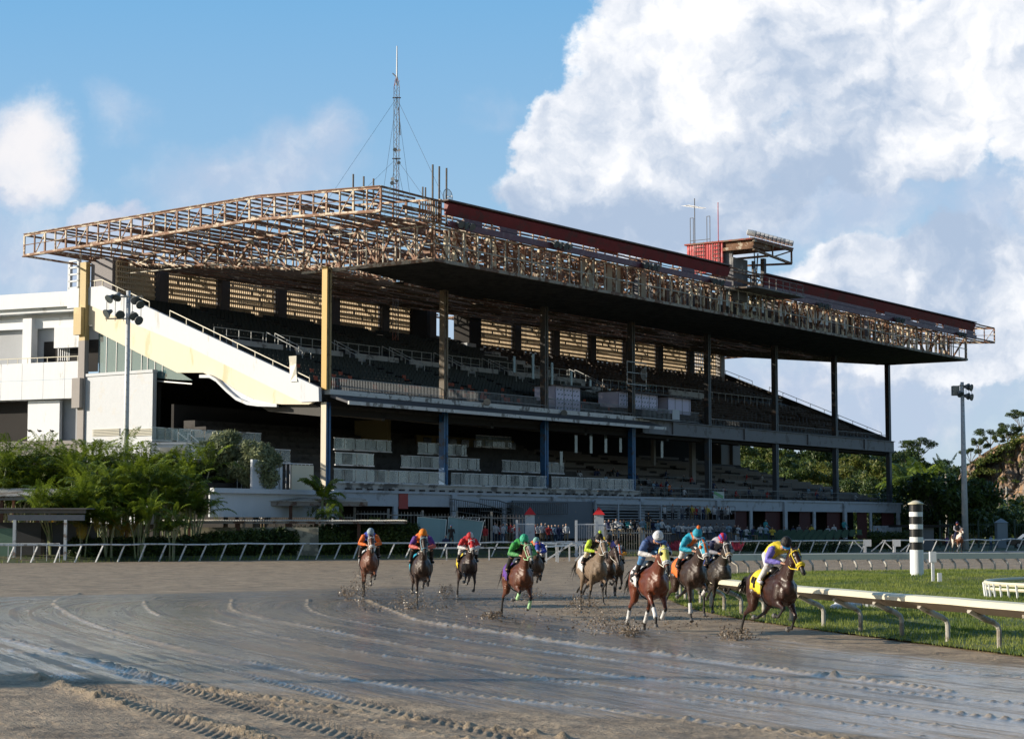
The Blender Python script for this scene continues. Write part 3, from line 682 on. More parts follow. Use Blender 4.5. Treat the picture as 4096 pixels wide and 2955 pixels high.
for px,py,nn,lb in CLUS:
    s_,z=pt(px,py,TA-.9); f=thing('floodlight_cluster',lb,'floodlight',bw(s_,TA-.9,z),BANG,'floodlight clusters under the roof edge')
    for q in range(nn):
        b=MB(); x=(q-(nn-1)/2)*.72; lamp_mesh(b,(x,-.1,0),(.25*(1 if q%2 else -.4),-.8,-.42),.32,.6); b.bar((x,.1,.1),(x,.45,.2),.06); b.build('lamp',[lampg,lens],f)
    b=MB(); b.bar((-nn*.4,.45,.2),(nn*.4,.45,.2),.07); b.build('mounting_bar',dark_steel,f)
# thin poles and aerials on the roof
def pole(px,y0,y1,t,lb,r=.05,name='whip_antenna',cat='antenna'):
    s_,za=pt(px,y0,t); _,zb=pt(px,y1,t); b=MB(); b.tube([(0,0,0),(0,0,za-zb)],r,6); o=b.build(name,galv if r<.06 else dark_steel); o.location=bw(s_,t,zb); tag(o,lb,cat,'poles on the grandstand roof'); return o
for px,y0,lb in ((1413,697,'leftmost of the three short poles left of the radio mast'),(1455,706,'middle of the three short poles left of the radio mast'),(1494,715,'pole next to the roof corner, left of the radio mast')): pole(px,y0,850,-3.,lb,.08)
for px,y0,lb in ((1691,748,'short stub pole right of the radio mast'),(1702,750,'thin stub pole beside the short stub pole')): pole(px,y0,880,-6,lb,.07)
for px,y0,lb in ((1731,659,'leftmost of the three tall bare poles right of the radio mast'),(1757,666,'middle one of the three tall bare poles right of the radio mast'),(1786,673,'tall bare pole carrying the grid dish')): pole(px,y0,905,-8,lb,.085)
s_,z=pt(1786,788,-8.3); gd=MB()
for q in range(9): x=-.56+q*.14; h=math.sqrt(max(.01,.62**2-x*x)); gd.tube([(x,.2*(x*x+h*h)-.1,-h),(x,.2*x*x-.1,0),(x,.2*(x*x+h*h)-.1,h)],.02,4)
gd.tube([(.62*math.cos(a),-.02,.62*math.sin(a)) for a in np.linspace(0,6.283,17)],.03,4); gd.bar((0,0,0),(0,-.5,0),.04)
o=gd.build('grid_dish',galv); o.location=bw(s_,-8.4,z); o.rotation_euler=(0,0,BANG); tag(o,'round grid dish aerial on the tall pole at the near end of the red fascia','antenna')
# television aerial and posts on the booth
o=thing('tv_aerial','horizontal comb-like television aerial on a thin mast above the red booth','antenna',bw(49.8,-5.1,30.45),BANG)
b=MB(); b.tube([(0,0,0),(0,0,4.6)],.05,6); b.build('mast',dark_steel,o)
b=MB(); b.bar((-1.5,.2,3.7),(1.7,-.3,3.8),.05)
for q in range(14): x=-1.45+q*.22; w=.5-.015*q; y=.2-(x+1.5)*.156; b.bar((x-.03,y-w,3.7+.02*q/4),(x+.03,y+w,3.7+.02*q/4),.025)
b.build('aerial_comb',lampw,o)
o=thing('roof_ladder_hoop','pair of thin steel hoops standing on the booth beside the aerial','ladder',bw(49.6,-6.6,30.45),BANG)
b=MB(); 
for y in (0,1.9): b.bar((0,y,0),(0,y,2.6),.05); b.bar((0,y-.35,0),(0,y-.35,2.6),.05); b.bar((0,y,2.6),(0,y-.35,2.6),.05)
b.bar((0,-.35,.3),(0,1.9,.3),.05); b.build('hoops',dark_steel,o)
s_,z=0,0; b=MB(); b.tube([(0,0,0),(0,0,4.0)],.045,6); o=b.build('whip_antenna',red_sheet); o.location=bw(49.4,-8.,30.3); tag(o,'thin vertical whip aerial rising right of the television aerial on the booth','antenna')
# ------------------------------------------------------------ radio mast behind the stand
MY=178.; mx,_=wy(1585,770,MY); M0=thing('radio_mast','slim guyed lattice radio mast with small dishes rising behind the grandstand','mast',(mx,MY,0))
zt=wy(1585,300,MY)[1]; ztip=wy(1585,185,MY)[1]
b=MB(); w=.26; cor=[(-w,-w*.6),(w,-w*.6),(0,w)]
for cx,cy in cor: b.bar((cx,cy,20),(cx,cy,zt-1.2),.05); b.bar((cx,cy,zt-1.2),(0,0,zt),.05)
z=20.
while z<zt-1.6:
    for q in range(3):
        a=cor[q]; c_=cor[(q+1)%3]; b.bar((a[0],a[1],z),(c_[0],c_[1],z+.6),.025); b.bar((c_[0],c_[1],z+.6),(a[0],a[1],z+1.2),.025)
    z+=1.2
b.build('lattice',mat('mast_paint',(.28,.27,.27),.5,.2,.3,(.30,.10,.07),.4),M0)
b=MB(); b.tube([(0,0,zt-1),(0,0,ztip)],[.09,.05],6); b.build('top_pole',galv,M0)
b=MB()
for zz in (wy(1585,392,MY)[1],wy(1585,635,MY)[1]):
    for dx,dy,ld in ((-1,-.2,13),(1,-.3,9.5),(.2,1,12),(-.4,.8,9)):
        b.bar((0,0,zz),(dx*ld*(1. if zz>45 else .85),dy*ld,26),.022)
    b.bar((-.4,0,zz),(.4,0,zz),.1)
b.build('guy_wires',mat('wire_dark',(.05,.05,.055),.6,.1,1.),M0)
for (px,py,r,cx) in ((1581,603,.20,0),(1572,720,.19,1),(1570,736,.21,0),(1597,655,.16,0),(1588,728,.15,0),(1598,605,.14,1)):
    x_,z_=wy(px,py,MY); b=MB(); b.tube([(x_-mx,-.45,z_),(x_-mx,-.3,z_)],[r,r*.7],14); b.bar((x_-mx,-.3,z_),(0,0,z_),.06); b.build('dish',lampw if cx else lampg,M0)
b=MB(); x_,z_=wy(1601,480,MY); b.bar((x_-mx,0,z_-1.5),(x_-mx-.15,0,z_+1.2),.1); b.bar((x_-mx-.35,0,wy(1,310,MY)[1]),(-.42,0,wy(1,310,MY)[1]+.4),.1); b.build('side_antenna',galv,M0)
# ------------------------------------------------------------ annex building on the left
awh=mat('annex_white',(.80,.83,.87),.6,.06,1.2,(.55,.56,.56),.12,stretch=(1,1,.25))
AX=thing('annex_building','white concrete annex with a terrace left of the grandstand end wall','building',(*wy(345,1700,166.)[:1],166.,0),math.atan2(.40,-.92)+math.pi)
# local x runs to the right (+), we build towards negative x; y positive goes away from the camera
def ab(x0,x1,y0,y1,z0,z1,m_,nm): b=MB(); b.box((x0,y0,z0),(x1,y1,z1)); return b.build(nm,m_,AX)
ab(-30,-.0,0,.6,22.0,23.35,awh,'parapet'); ab(-30,-.2,.4,12,21.6,22.0,awh,'roof')
ab(-30,-.4,1.4,1.9,20.3,21.2,awh,'beam'); ab(-30,0,1.9,14,21.2,21.6,awh,'soffit')
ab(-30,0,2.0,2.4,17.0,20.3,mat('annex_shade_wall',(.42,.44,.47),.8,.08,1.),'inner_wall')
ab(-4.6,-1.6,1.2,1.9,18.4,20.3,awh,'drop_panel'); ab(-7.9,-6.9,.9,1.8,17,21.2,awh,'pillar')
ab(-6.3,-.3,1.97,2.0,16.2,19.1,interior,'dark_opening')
b=MB()
for q in range(6): b.box((-4.7+q*.24,1.93,17.3),(-4.62+q*.24,1.96,18.5))
b.box((-4.8,1.93,18.45),(-3.2,1.96,18.6)); b.build('barred_window',awh,AX)
ab(-30,.0,0,2.0,13.7,14.,awh,'terrace_floor'); b=MB()
for q in range(9): b.box((-.02-(q+1)*2.35,-.06,13.7),(-.06-q*2.35,.0,15.4)); b.box((-.02-(q+1)*2.35,-.06,15.43),(-.06-q*2.35,.0,17.0))
b.build('facade_panels',awh,AX)
b=MB()
for q in range(24): b.bar((-q*1.1,.05,17.0),(-q*1.1,.05,17.45),.05)
b.bar((-26,.05,17.45),(0,.05,17.45),.07); b.build('terrace_handrail',mat('pale_handrail',(0,0,0)),AX)
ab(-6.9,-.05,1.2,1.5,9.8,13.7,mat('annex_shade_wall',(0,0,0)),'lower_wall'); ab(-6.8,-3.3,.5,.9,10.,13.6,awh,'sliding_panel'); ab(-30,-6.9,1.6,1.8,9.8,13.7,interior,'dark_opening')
ab(-30,-.0,-.6,.4,8.6,9.9,mat('brown_grey_pier',(0,0,0)),'plinth'); ab(-30,0,.3,1.,0,8.6,interior,'lower_storey')
# birds on the ledge
for q,(px,lb) in enumerate(((118,'leftmost dark bird perched on the annex ledge'),(156,'middle dark bird perched on the annex ledge'),(204,'rightmost dark bird perched on the annex ledge'))):
    x_,z_=wy(px,1728,166.); b=MB(); b.ball((0,0,.12),.12,8,(1.6,.8,.8)); b.ball((-.17,0,.22),.06,6); b.bar((.1,0,.12),(.35,0,.05),.06,.02); b.bar((0,0,0),(0,0,.08),.02)
    o=b.build('bird',mat('bird_dark',(.03,.03,.03),.7,.1,5.)); o.location=(x_,165.6+px*.004,z_); tag(o,lb,'bird','birds on the annex ledge')
# ============================================================ GROUND, TRACK, TURF
def vnoise(x,y,seed=0):
    """smooth value noise, numpy"""
    rg=np.random.default_rng(seed); T=rg.random((256,256))
    xi=np.floor(x).astype(int); yi=np.floor(y).astype(int); fx=x-xi; fy=y-yi
    fx=fx*fx*(3-2*fx); fy=fy*fy*(3-2*fy); a=T[xi&255,yi&255]; b=T[(xi+1)&255,yi&255]; c=T[xi&255,(yi+1)&255]; d=T[(xi+1)&255,(yi+1)&255]
    return (a*(1-fx)+b*fx)*(1-fy)+(c*(1-fx)+d*fx)*fy-.5
def fbm(x,y,o=4,seed=0):
    r=0;a=1.
    for i in range(o): r=r+a*vnoise(x*2**i,y*2**i,seed+i); a*=.5
    return r
def spl(P,n=12):
    """Catmull-Rom through 2-D points"""
    P=[np.array(p,float) for p in P]; P=[2*P[0]-P[1]]+P+[2*P[-1]-P[-2]]; out=[]
    for i in range(1,len(P)-2):
        for k in range(n):
            t=k/n; out.append(.5*((2*P[i])+(-P[i-1]+P[i+1])*t+(2*P[i-1]-5*P[i]+4*P[i+1]-P[i+2])*t*t+(-P[i-1]+3*P[i]-3*P[i+1]+P[i+2])*t**3))
    out.append(P[-2]); return np.array(out)
def even(C,step):
    d=np.r_[0,np.cumsum(np.hypot(*np.diff(C,axis=0).T))]; s=np.arange(0,d[-1],step)
    return np.c_[np.interp(s,d,C[:,0]),np.interp(s,d,C[:,1])]
INNER=spl([(15.8,14),(12.6,23),(10.4,29.5),(8.7,35.7),(7.2,41.3),(6.1,45.8),(5.3,50.3),(4.9,56),(4.9,63),(5.5,72),(6.9,81),(9.2,87.6),(13,90.6),(18.5,92.3),(24.5,94.6),(34,98),(60,108)])
OUTER=spl([(-90,104),(-60,112),(-32.9,121),(-27.8,123.6),(-20,128.6),(-11.6,134),(-4.6,138.6),(6.9,145.5),(18.8,151.5),(30.7,159.5),(46,169.5),(62,180),(100,204)])
def gridmesh(name,X,Y,Z,mt,kind='structure'):
    ny,nx=X.shape; me=D.meshes.new(name); co=np.stack([X,Y,Z],-1).reshape(-1,3)
    i=np.arange(ny*nx).reshape(ny,nx); f=np.stack([i[:-1,:-1],i[:-1,1:],i[1:,1:],i[1:,:-1]],-1).reshape(-1,4)
    me.vertices.add(len(co)); me.vertices.foreach_set('co',co.ravel().astype(np.float32))
    me.loops.add(f.size); me.loops.foreach_set('vertex_index',f.ravel().astype(np.int32))
    me.polygons.add(len(f)); me.polygons.foreach_set('loop_start',np.arange(0,f.size,4,dtype=np.int32)); me.polygons.foreach_set('loop_total',np.full(len(f),4,dtype=np.int32))
    me.polygons.foreach_set('use_smooth',np.ones(len(f),bool)); me.update(calc_edges=True); me.materials.append(mt)
    o=D.objects.new(name,me); COL.objects.link(o); 
    if kind: o['kind']=kind
    return o
# --- mud material: streaks follow the harrow lines (level sets of v = x - S(y)); wet film and dry crust
m=D.materials.new('wet_mud'); m.use_nodes=True; q=NT(m.node_tree); MATS['wet_mud']=m
co=q.n('ShaderNodeTexCoord').outputs['Object']; X_,Y_,Z_=q.xyz(co)
dy=q.m('SUBTRACT',Y_,58.); kk=q.ramp(dy,-4,12,.5,1.25)
vv=q.m('SUBTRACT',X_,q.m('SUBTRACT',q.m('SQRT',q.m('ADD',q.m('POWER',q.m('MULTIPLY',kk,dy),2.),25.)),5.))
st1=q.noise(q.comb(q.m('MULTIPLY',vv,5.),q.m('MULTIPLY',Y_,.35)),1.,5,.65)
st2=q.noise(q.comb(q.m('MULTIPLY',vv,1.3),q.m('MULTIPLY',Y_,.12)),1.,4,.6)
st3=q.noise(q.comb(q.m('MULTIPLY',vv,22.),q.m('MULTIPLY',Y_,2.2)),1.,3,.6)
lump=q.noise(co,2.2,6,.7); fine=q.noise(co,14.,5,.75); wide=q.noise(co,.16,4,.55)
# wet where the harrowed middle is, dry towards both edges and in the far turn
dryf=q.m('MAXIMUM',q.ramp(vv,-16.5,-22.5),q.m('MULTIPLY',q.ramp(q.m('ADD',q.m('ADD',Y_,q.m('MULTIPLY',X_,.95)),q.m('MULTIPLY',wide,34.)),70,100),.8))
dryf=q.m('MAXIMUM',dryf,q.ramp(vv,-2.2,1.5,0,.85))
near_dry=q.m('MULTIPLY',q.ramp(q.m('ADD',q.m('MULTIPLY',X_,.72),Y_),26.5,22.8),1.)
dryf=q.m('MAXIMUM',dryf,near_dry)
wet=q.m('SUBTRACT',q.m('ADD',q.m('ADD',q.m('MULTIPLY',st1,.5),q.m('MULTIPLY',st2,1.1)),q.m('MULTIPLY',wide,.5)),q.m('MULTIPLY',dryf,.78))
wetm=q.ramp(wet,.58,.90)
pud=q.ramp(q.m('ADD',wet,q.m('MULTIPLY',lump,.4)),1.19,1.30)
film0=q.m('MAXIMUM',wetm,q.m('MULTIPLY',pud,1.))
clodn=q.noise(co,.75,5,.7); stripe=q.ramp(q.m('ADD',q.m('MULTIPLY',q.noise(q.comb(q.m('MULTIPLY',vv,2.6),q.m('MULTIPLY',Y_,.07),7.),1.,6,.72),.8),q.m('MULTIPLY',lump,.2)),.49,.56)
c0=q.mix(q.ramp(q.m('ADD',q.m('MULTIPLY',lump,.35),q.m('ADD',q.m('MULTIPLY',fine,.3),q.m('MULTIPLY',clodn,.35))),.38,.62),(.12,.088,.057),(.43,.325,.215))
c1=q.mix(q.ramp(q.m('ADD',q.m('MULTIPLY',st3,.5),q.m('MULTIPLY',st1,.5)),.35,.65),(.21,.163,.118),(.40,.312,.225))
rat=q.n('ShaderNodeAttribute',attribute_name='ridge').outputs['Fac']
dash=q.m('MULTIPLY',q.ramp(q.noise(q.comb(q.m('MULTIPLY',vv,9.),q.m('MULTIPLY',Y_,1.3)),1.,4,.7),.56,.64),q.ramp(q.noise(q.comb(q.m('MULTIPLY',vv,.7),q.m('MULTIPLY',Y_,.2),3.),1.,3,.6),.45,.60)); film=q.m('MULTIPLY',film0,q.m('SUBTRACT',1.,q.m('MAXIMUM',q.m('MAXIMUM',q.m('MULTIPLY',rat,.8),q.m('MULTIPLY',dash,.85)),q.m('MULTIPLY',stripe,.72))),clamp=True); pud=q.m('MULTIPLY',pud,q.m('SUBTRACT',1.,rat),clamp=True)
c0=q.mix(q.m('MULTIPLY',q.m('MULTIPLY',stripe,film0),.7),c0,(.17,.118,.072))
col=q.mix(film,c0,c1); col=q.mix(q.m('MULTIPLY',rat,.75),col,(.33,.255,.165)); col=q.mix(q.m('MULTIPLY',pud,.6),col,(.06,.052,.045))
b=q.n('ShaderNodeBsdfPrincipled'); q.l(col,b.inputs['Base Color'])
ro=q.m('ADD',q.m('MULTIPLY',q.m('SUBTRACT',1.,film),.50),q.m('ADD',.23,q.m('MULTIPLY',q.m('SUBTRACT',st2,.5),.35)))
ro=q.m('MAXIMUM',q.m('SUBTRACT',ro,q.m('MULTIPLY',pud,.16)),.05)
q.l(q.m('MAXIMUM',ro,.42),b.inputs['Roughness']); b.inputs['Specular IOR Level'].default_value=.45
rip=q.noise(co,11.,3,.6)
bh=q.m('ADD',q.m('ADD',q.m('ADD',q.m('MULTIPLY',st3,.45),q.m('MULTIPLY',dash,.8)),q.m('MULTIPLY',rip,q.m('SUBTRACT',.85,q.m('MULTIPLY',pud,.8)))),q.m('ADD',q.m('MULTIPLY',st1,.35),q.m('ADD',q.m('MULTIPLY',q.m('MULTIPLY',lump,q.m('SUBTRACT',1.15,film)),1.9),q.m('MULTIPLY',fine,q.m('MULTIPLY',q.m('SUBTRACT',1.1,film),.75)))))
cb_=q.n('ShaderNodeBump'); cb_.inputs['Strength'].default_value=.8; cb_.inputs['Distance'].default_value=.02; q.l(q.m('ADD',q.m('MULTIPLY',st3,.45),q.m('ADD',q.m('MULTIPLY',st1,.7),q.m('ADD',q.m('MULTIPLY',rip,.32),q.m('MULTIPLY',dash,.4)))),cb_.inputs['Height']); q.l(cb_.outputs[0],b.inputs['Coat Normal'])
q.l(film,b.inputs['Coat Weight']); b.inputs['Coat IOR'].default_value=2.1; q.l(q.m('ADD',.06,q.m('MULTIPLY',st2,.16)),b.inputs['Coat Roughness'])
bn=q.n('ShaderNodeBump'); bn.inputs['Strength'].default_value=.9; bn.inputs['Distance'].default_value=.035
q.l(bh,bn.inputs['Height']); q.l(bn.outputs[0],b.inputs['Normal']); q.l(b.outputs[0],q.n('ShaderNodeOutputMaterial').inputs[0]); mud=m
turf=mat('turf_soil',(.050,.085,.018),.9,.3,1.2,(.10,.11,.03),.45,bump=.5); bank=mat('bank_grass',(.045,.065,.018),.9,.3,.8,(.10,.085,.05),.4,bump=.4)
# --- one sheet to the horizon
X,Y=np.meshgrid(np.r_[-1500,-600,np.linspace(-240,420,90),900,2500],np.r_[-40,0,np.linspace(15,620,110),900,1600,4000])
Z=np.full(X.shape,-.06)
d_out=Y-np.interp(X,OUTER[:,0],OUTER[:,1])
Z=np.where(d_out>1,-.06+.5*np.clip((d_out-1)/4,0,1)*np.clip((25-X)/20,0,1)+.25*fbm(X/9,Y/9,3,5)*np.clip(d_out/10,0,1),Z)
hill=lambda X,Y: (np.clip((Y-330)/170,0,1)**1.2*(5+2.*fbm(X/50,Y/50,3,9)))
Z=Z+np.where(Y>330,hill(X,Y),0)
go=gridmesh('ground',X,Y,Z,bank)
# --- the track sheet, fine in front where ridges and ruts are modelled
def Sf(Y): 
    dy=Y-58; k=np.where(dy<0,.5,1.25)*1.; k=.5+.75*np.clip((dy+4)/16,0,1)**2*(3-2*np.clip((dy+4)/16,0,1)); return np.sqrt((k*dy)**2+25)-5
# straight mud line of the horses' path in front: explicit ridge curves from the survey
RID=[]
def ridge(pts,w,h,lum,brk=0.): RID.append((even(spl([zp(*p) for p in pts],10),.12),w*.8,h*1.25,lum,brk))
ridge([(480,2335),(360,2362),(298,2380),(240,2397),(217,2412),(260,2445),(388,2502),(632,2570),(903,2633),(1310,2701),(1807,2773),(2300,2822),(2900,2900),(3400,2960)],.10,.040,.7)
ridge([(975,2376),(945,2388),(926,2412),(957,2448),(1265,2511),(1626,2583),(1987,2638),(2500,2705),(3100,2765),(3700,2840),(4200,2895)],.09,.038,.7)
ridge([(1340,2358),(1275,2378),(1233,2403),(1265,2448),(1536,2507),(2032,2584),(2600,2655),(3200,2728),(3800,2790),(4250,2830)],.08,.032,.7)
ridge([(1350,2268*1.035),(1560,2440),(1698,2486),(2048,2540),(2300,2578),(2600,2612),(2900,2650),(3350,2712)],.13,.060,.9,.0)
ridge([(3300,2706),(3600,2740),(3900,2782),(4250,2812)],.12,.045,1.2,.2)
ridge([(849,2480),(994,2516),(1355,2593),(1700,2642),(2048,2692),(2600,2762),(3200,2830),(3800,2905)],.07,.028,.8,.3)
ridge([(640,2387),(600,2400),(578,2412),(600,2440),(640,2462)],.08,.035,.7)
ridge([(130,2400),(85,2420),(170,2462),(360,2520),(700,2612),(1000,2655)],.05,.018,.9,.5)
ridge([(2300,2510),(2600,2548),(2900,2575),(3300,2620),(3700,2668),(4200,2722)],.07,.028,1.,.4)
ridge([(2700,2560),(3100,2560),(3500,2590),(3800,2620),(4200,2655)],.05,.02,1.,.4)
ridge([(0,2550),(350,2640),(700,2728),(1000,2784),(1500,2857),(2000,2920),(2300,2960)],.10,.05,1.)
ridge([(0,2590),(300,2655),(620,2730),(950,2800),(1300,2850),(1700,2925),(1900,2960)],.06,.035,1.2,.2)
ridge([(100,2700),(300,2762),(500,2825),(640,2858),(800,2888),(960,2925),(1080,2960)],.20,.05,1.5)
ridge([(1560,2600),(1900,2668),(2300,2735),(2700,2790),(3200,2870),(3700,2945)],.06,.02,.9,.5)
def track_h(X,Y):
    v=X-Sf(Y); H=np.zeros(X.shape)
    near=np.clip((60-Y)/20,0,1)
    H+=near*.006*fbm(v*5,Y*.5,3,21)+near*.004*fbm(v*11,Y*2.2,2,23)+.010*fbm(X*1.1,Y*1.1,3,33)
    dry=np.clip((25.6-(Y+.72*X))/2.2,0,1)                 # churned ground at the lower left
    H+=dry*(.020*np.abs(fbm(X*2.2,Y*2.2,4,41))+.012*fbm(X*7,Y*7,2,45))
    # tyre treads running along the same curves
    for v0,w in ((-15.6,.32),(-17.0,.36),(-13.9,.25)):
        a=np.abs(v-v0-.0); msk=np.clip((w-a)/.06,0,1)*np.clip((33-Y)/3,0,1)
        H=H*(1-.6*msk)+msk*(-.018+.02*((np.sin((Y*1.0+np.abs(v-v0)*1.8)*2*np.pi/.24)>-.1)*1.))
    return H
def add_ridges(X,Y,H):
    global RA
    P=np.c_[X.ravel(),Y.ravel()]; Hf=H.ravel().copy(); RA=np.zeros(len(Hf))
    for C,w,h,lum,brk in RID:
        lo=C.min(0)-.6; hi=C.max(0)+.6
        idx=np.where((P[:,0]>lo[0])&(P[:,0]<hi[0])&(P[:,1]>lo[1])&(P[:,1]<hi[1]))[0]
        # nearest by y-slices: use coarse chunking
        best=np.full(len(idx),9.); arc=np.zeros(len(idx)); s=np.arange(len(C))*.12
        order=np.argsort(C[:,1]); 
        for k in range(0,len(idx),20000):
            sub=P[idx[k:k+20000]]; Cs=C[::2]; d2=(sub[:,None,0]-Cs[None,:,0])**2+(sub[:,None,1]-Cs[None,:,1])**2
            j=d2.argmin(1); best[k:k+20000]=np.sqrt(d2[np.arange(len(sub)),j]); arc[k:k+20000]=s[::2][j]
        lu=.9+lum*.7*vnoise(arc*2.,arc*0+w*50,77)+lum*1.0*vnoise(arc*9,arc*0+7,78)
        gate=np.where(vnoise(arc*.5,arc*0+3,80)+.5>brk,1,.15)
        g_=gate*np.exp(-(best/w)**2); Hf[idx]+=h*np.clip(lu,.1,2.)*g_; RA[idx]=np.maximum(RA[idx],np.clip(g_*1.3,0,1))
    return Hf.reshape(H.shape)
ys=[19.]; 
while ys[-1]<66: ys.append(ys[-1]+.0011*ys[-1]**1.2*3.0/2)
ys=np.array(ys); 
us=np.linspace(-.295,.295,620)
YY=np.repeat(ys[:,None],len(us),1); XX=us[None,:]*YY
inn=np.interp(YY,INNER[:200,1][np.argsort(INNER[:200,1])],INNER[:200,0][np.argsort(INNER[:200,1])])
ZZ=add_ridges(XX,YY,track_h(XX,YY))
tro=gridmesh('track',XX,YY,ZZ,mud); at_=tro.data.attributes.new('ridge','FLOAT','POINT'); at_.data.foreach_set('value',RA.astype(np.float32))
# surrounding coarser track sheet (slightly lower, beyond and beside the fine one)
def strip(xa,xb,ya,yb,nx,ny,z,hfn=None):
    X,Y=np.meshgrid(np.linspace(xa,xb,nx),np.linspace(ya,yb,ny)); 
    if ya>60:
        t=(Y-ya)/(yb-ya); lim=np.interp(X,OUTER[:,0],OUTER[:,1])-.4; Y=ya+(lim-ya)*t
    Z=z+(.004*fbm(X*.5,Y*.5,3,3) if hfn is None else hfn(X,Y)); gridmesh('track',X,Y,Z,mud)
strip(-90,100,65.8,150,380,160,-.012)
strip(-90,-12,0,66.5,80,90,-.022); strip(12,60,0,66.5,60,60,-.05); strip(-13,13,-10,19.2,30,30,-.03)
# churned clods over the dirty far turn
# --- infield turf inside the inner rail
ins=INNER[INNER[:,1]<110]
def inside_x(Y,side=0):
    a=INNER[:np.argmax(INNER[:,1]>64)]; return np.interp(Y,a[:,1],a[:,0])
def turf_z(X,Y):
    x0=np.interp(Y,NEARI[:,1],NEARI[:,0]); y1=np.interp(X,FARI[:,0],FARI[:,1])
    e=np.minimum(X-x0,(y1-Y)); z=.03+.14*np.clip(e/2.5,0,1)+.10*fbm(X/3.5,Y/3.5,3,51)*np.clip(e/2,0,1)
    bankk=np.exp(-((Y-(74+.16*(X-14)))/3.2)**2)*.20*np.clip((X-11)/4,0,1)     # low grassy terrace
    bankk+=.05*np.clip((Y-(74+.16*(X-14)))/4,0,1)*np.clip((X-9)/5,0,1)
    return z+bankk*np.clip(e/3,0,1)
NEARI=INNER[:np.argmax(INNER[:,1]>90.5)]; NEARI=np.vstack([[20,0],NEARI]); FARI=INNER[np.argmax(INNER[:,1]>86):]; FARI=np.vstack([FARI,[200,158]])
Yg=np.r_[np.linspace(8,90.2,190)]; rows=[]
Xg=[];Yq=[];Zg=[]
for yy in Yg:
    x0=np.interp(yy,NEARI[:,1],NEARI[:,0])+.25; xs_=x0+(np.linspace(0,1,150)**1.6)*(75-x0); Xg.append(xs_); Yq.append(np.full(150,yy))
Xg=np.array(Xg); Yq=np.array(Yq); gridmesh('infield_turf',Xg,Yq,turf_z(Xg,Yq),turf)
Xg,t=np.meshgrid(np.linspace(13,75,90),np.linspace(0,1,16)); Yq=90.1+t*(np.interp(Xg,FARI[:,0],FARI[:,1])-.3-90.1); gridmesh('infield_turf',Xg,Yq,np.maximum(turf_z(Xg,np.minimum(Yq,200)),.02),turf)
# --- grass blades: thin upright triangles, uncountable
def blades(n,xr,yr,hmin,hmax,w,dens_fn,seed,zf=None,name='grass'):
    rg=np.random.default_rng(seed); x=rg.uniform(*xr,n); y=rg.uniform(*yr,n); keep=dens_fn(x,y,rg); x=x[keep];y=y[keep]; n=len(x)
    z=(zf or turf_z)(x,y)-.01; a=rg.uniform(0,np.pi,n); h=rg.uniform(hmin,hmax,n)*(.6+.9*np.clip(fbm(x/1.3,y/1.3,2,61)+.5,0,1.2)); lx=rg.normal(0,.25,n)*h; ly=rg.normal(0,.25,n)*h
    ww=w*rg.uniform(.6,1.4,n); dx=np.cos(a)*ww; dy=np.sin(a)*ww
    v=np.empty((n,3,3)); v[:,0]=np.c_[x-dx,y-dy,z]; v[:,1]=np.c_[x+dx,y+dy,z]; v[:,2]=np.c_[x+lx,y+ly,z+h]
    me=D.meshes.new(name); me.vertices.add(3*n); me.vertices.foreach_set('co',v.astype(np.float32).ravel()); me.loops.add(3*n); me.loops.foreach_set('vertex_index',np.arange(3*n,dtype=np.int32))
    me.polygons.add(n); me.polygons.foreach_set('loop_start',np.arange(0,3*n,3,dtype=np.int32)); me.polygons.foreach_set('loop_total',np.full(n,3,dtype=np.int32)); me.update(calc_edges=True)
    return me
def leafmat(name,c1,c2,rough=.55,tr=.25,sc=.6):
    if name in MATS: return MATS[name]
    m=D.materials.new(name); m.use_nodes=True; q=NT(m.node_tree)
    co=q.n('ShaderNodeTexCoord').outputs['Object']; f=q.noise(co,sc,4,.6); g=q.noise(co,sc*9,2,.5); k=q.ramp(q.m('ADD',q.m('MULTIPLY',f,.6),q.m('MULTIPLY',g,.4)),.33,.67)
    cc=q.mix(k,c1,c2); b=q.n('ShaderNodeBsdfPrincipled'); q.l(cc,b.inputs['Base Color']); b.inputs['Roughness'].default_value=rough; b.inputs['Specular IOR Level'].default_value=.35
    t=q.n('ShaderNodeBsdfTranslucent'); q.l(cc,t.inputs[0]); mx=q.n('ShaderNodeMixShader'); mx.inputs[0].default_value=tr; q.l(b.outputs[0],mx.inputs[1]); q.l(t.outputs[0],mx.inputs[2])
    q.l(mx.outputs[0],q.n('ShaderNodeOutputMaterial').inputs[0]); MATS[name]=m; return m
gm=leafmat('grass_blade',(.07,.13,.014),(.30,.33,.07),.6,.4,.35)
def in_near(x,y,rg): 
    x0=np.interp(y,NEARI[:,1],NEARI[:,0])+.15; y1=np.interp(x,FARI[:,0],FARI[:,1])-.3
    return (x>x0)&(y<y1)&(x/y<.30)&(rg.random(len(x))<np.clip(1.5-(y-35)/60,.45,1))
me=blades(330000,(5,28),(30,93),.04,.115,.010,in_near,5); me.materials.append(gm); o=D.objects.new('grass',me); COL.objects.link(o); tag(o,'lush green grass growing over the infield inside the rail','grass',kind='stuff')
def edge(x,y,rg):
    d=y-np.interp(x,OUTER[:,0],OUTER[:,1]); return (d>-.5)&(d<3.5)
me=blades(60000,(-40,62),(115,182),.08,.3,.03,edge,8,lambda x,y: -.06+.5*np.clip((y-np.interp(x,OUTER[:,0],OUTER[:,1])-1)/4,0,1)*np.clip((25-x)/20,0,1)); me.materials.append(gm); o=D.objects.new('verge_grass',me); COL.objects.link(o); tag(o,'short green verge grass under the slanted outer rail','grass',kind='stuff')
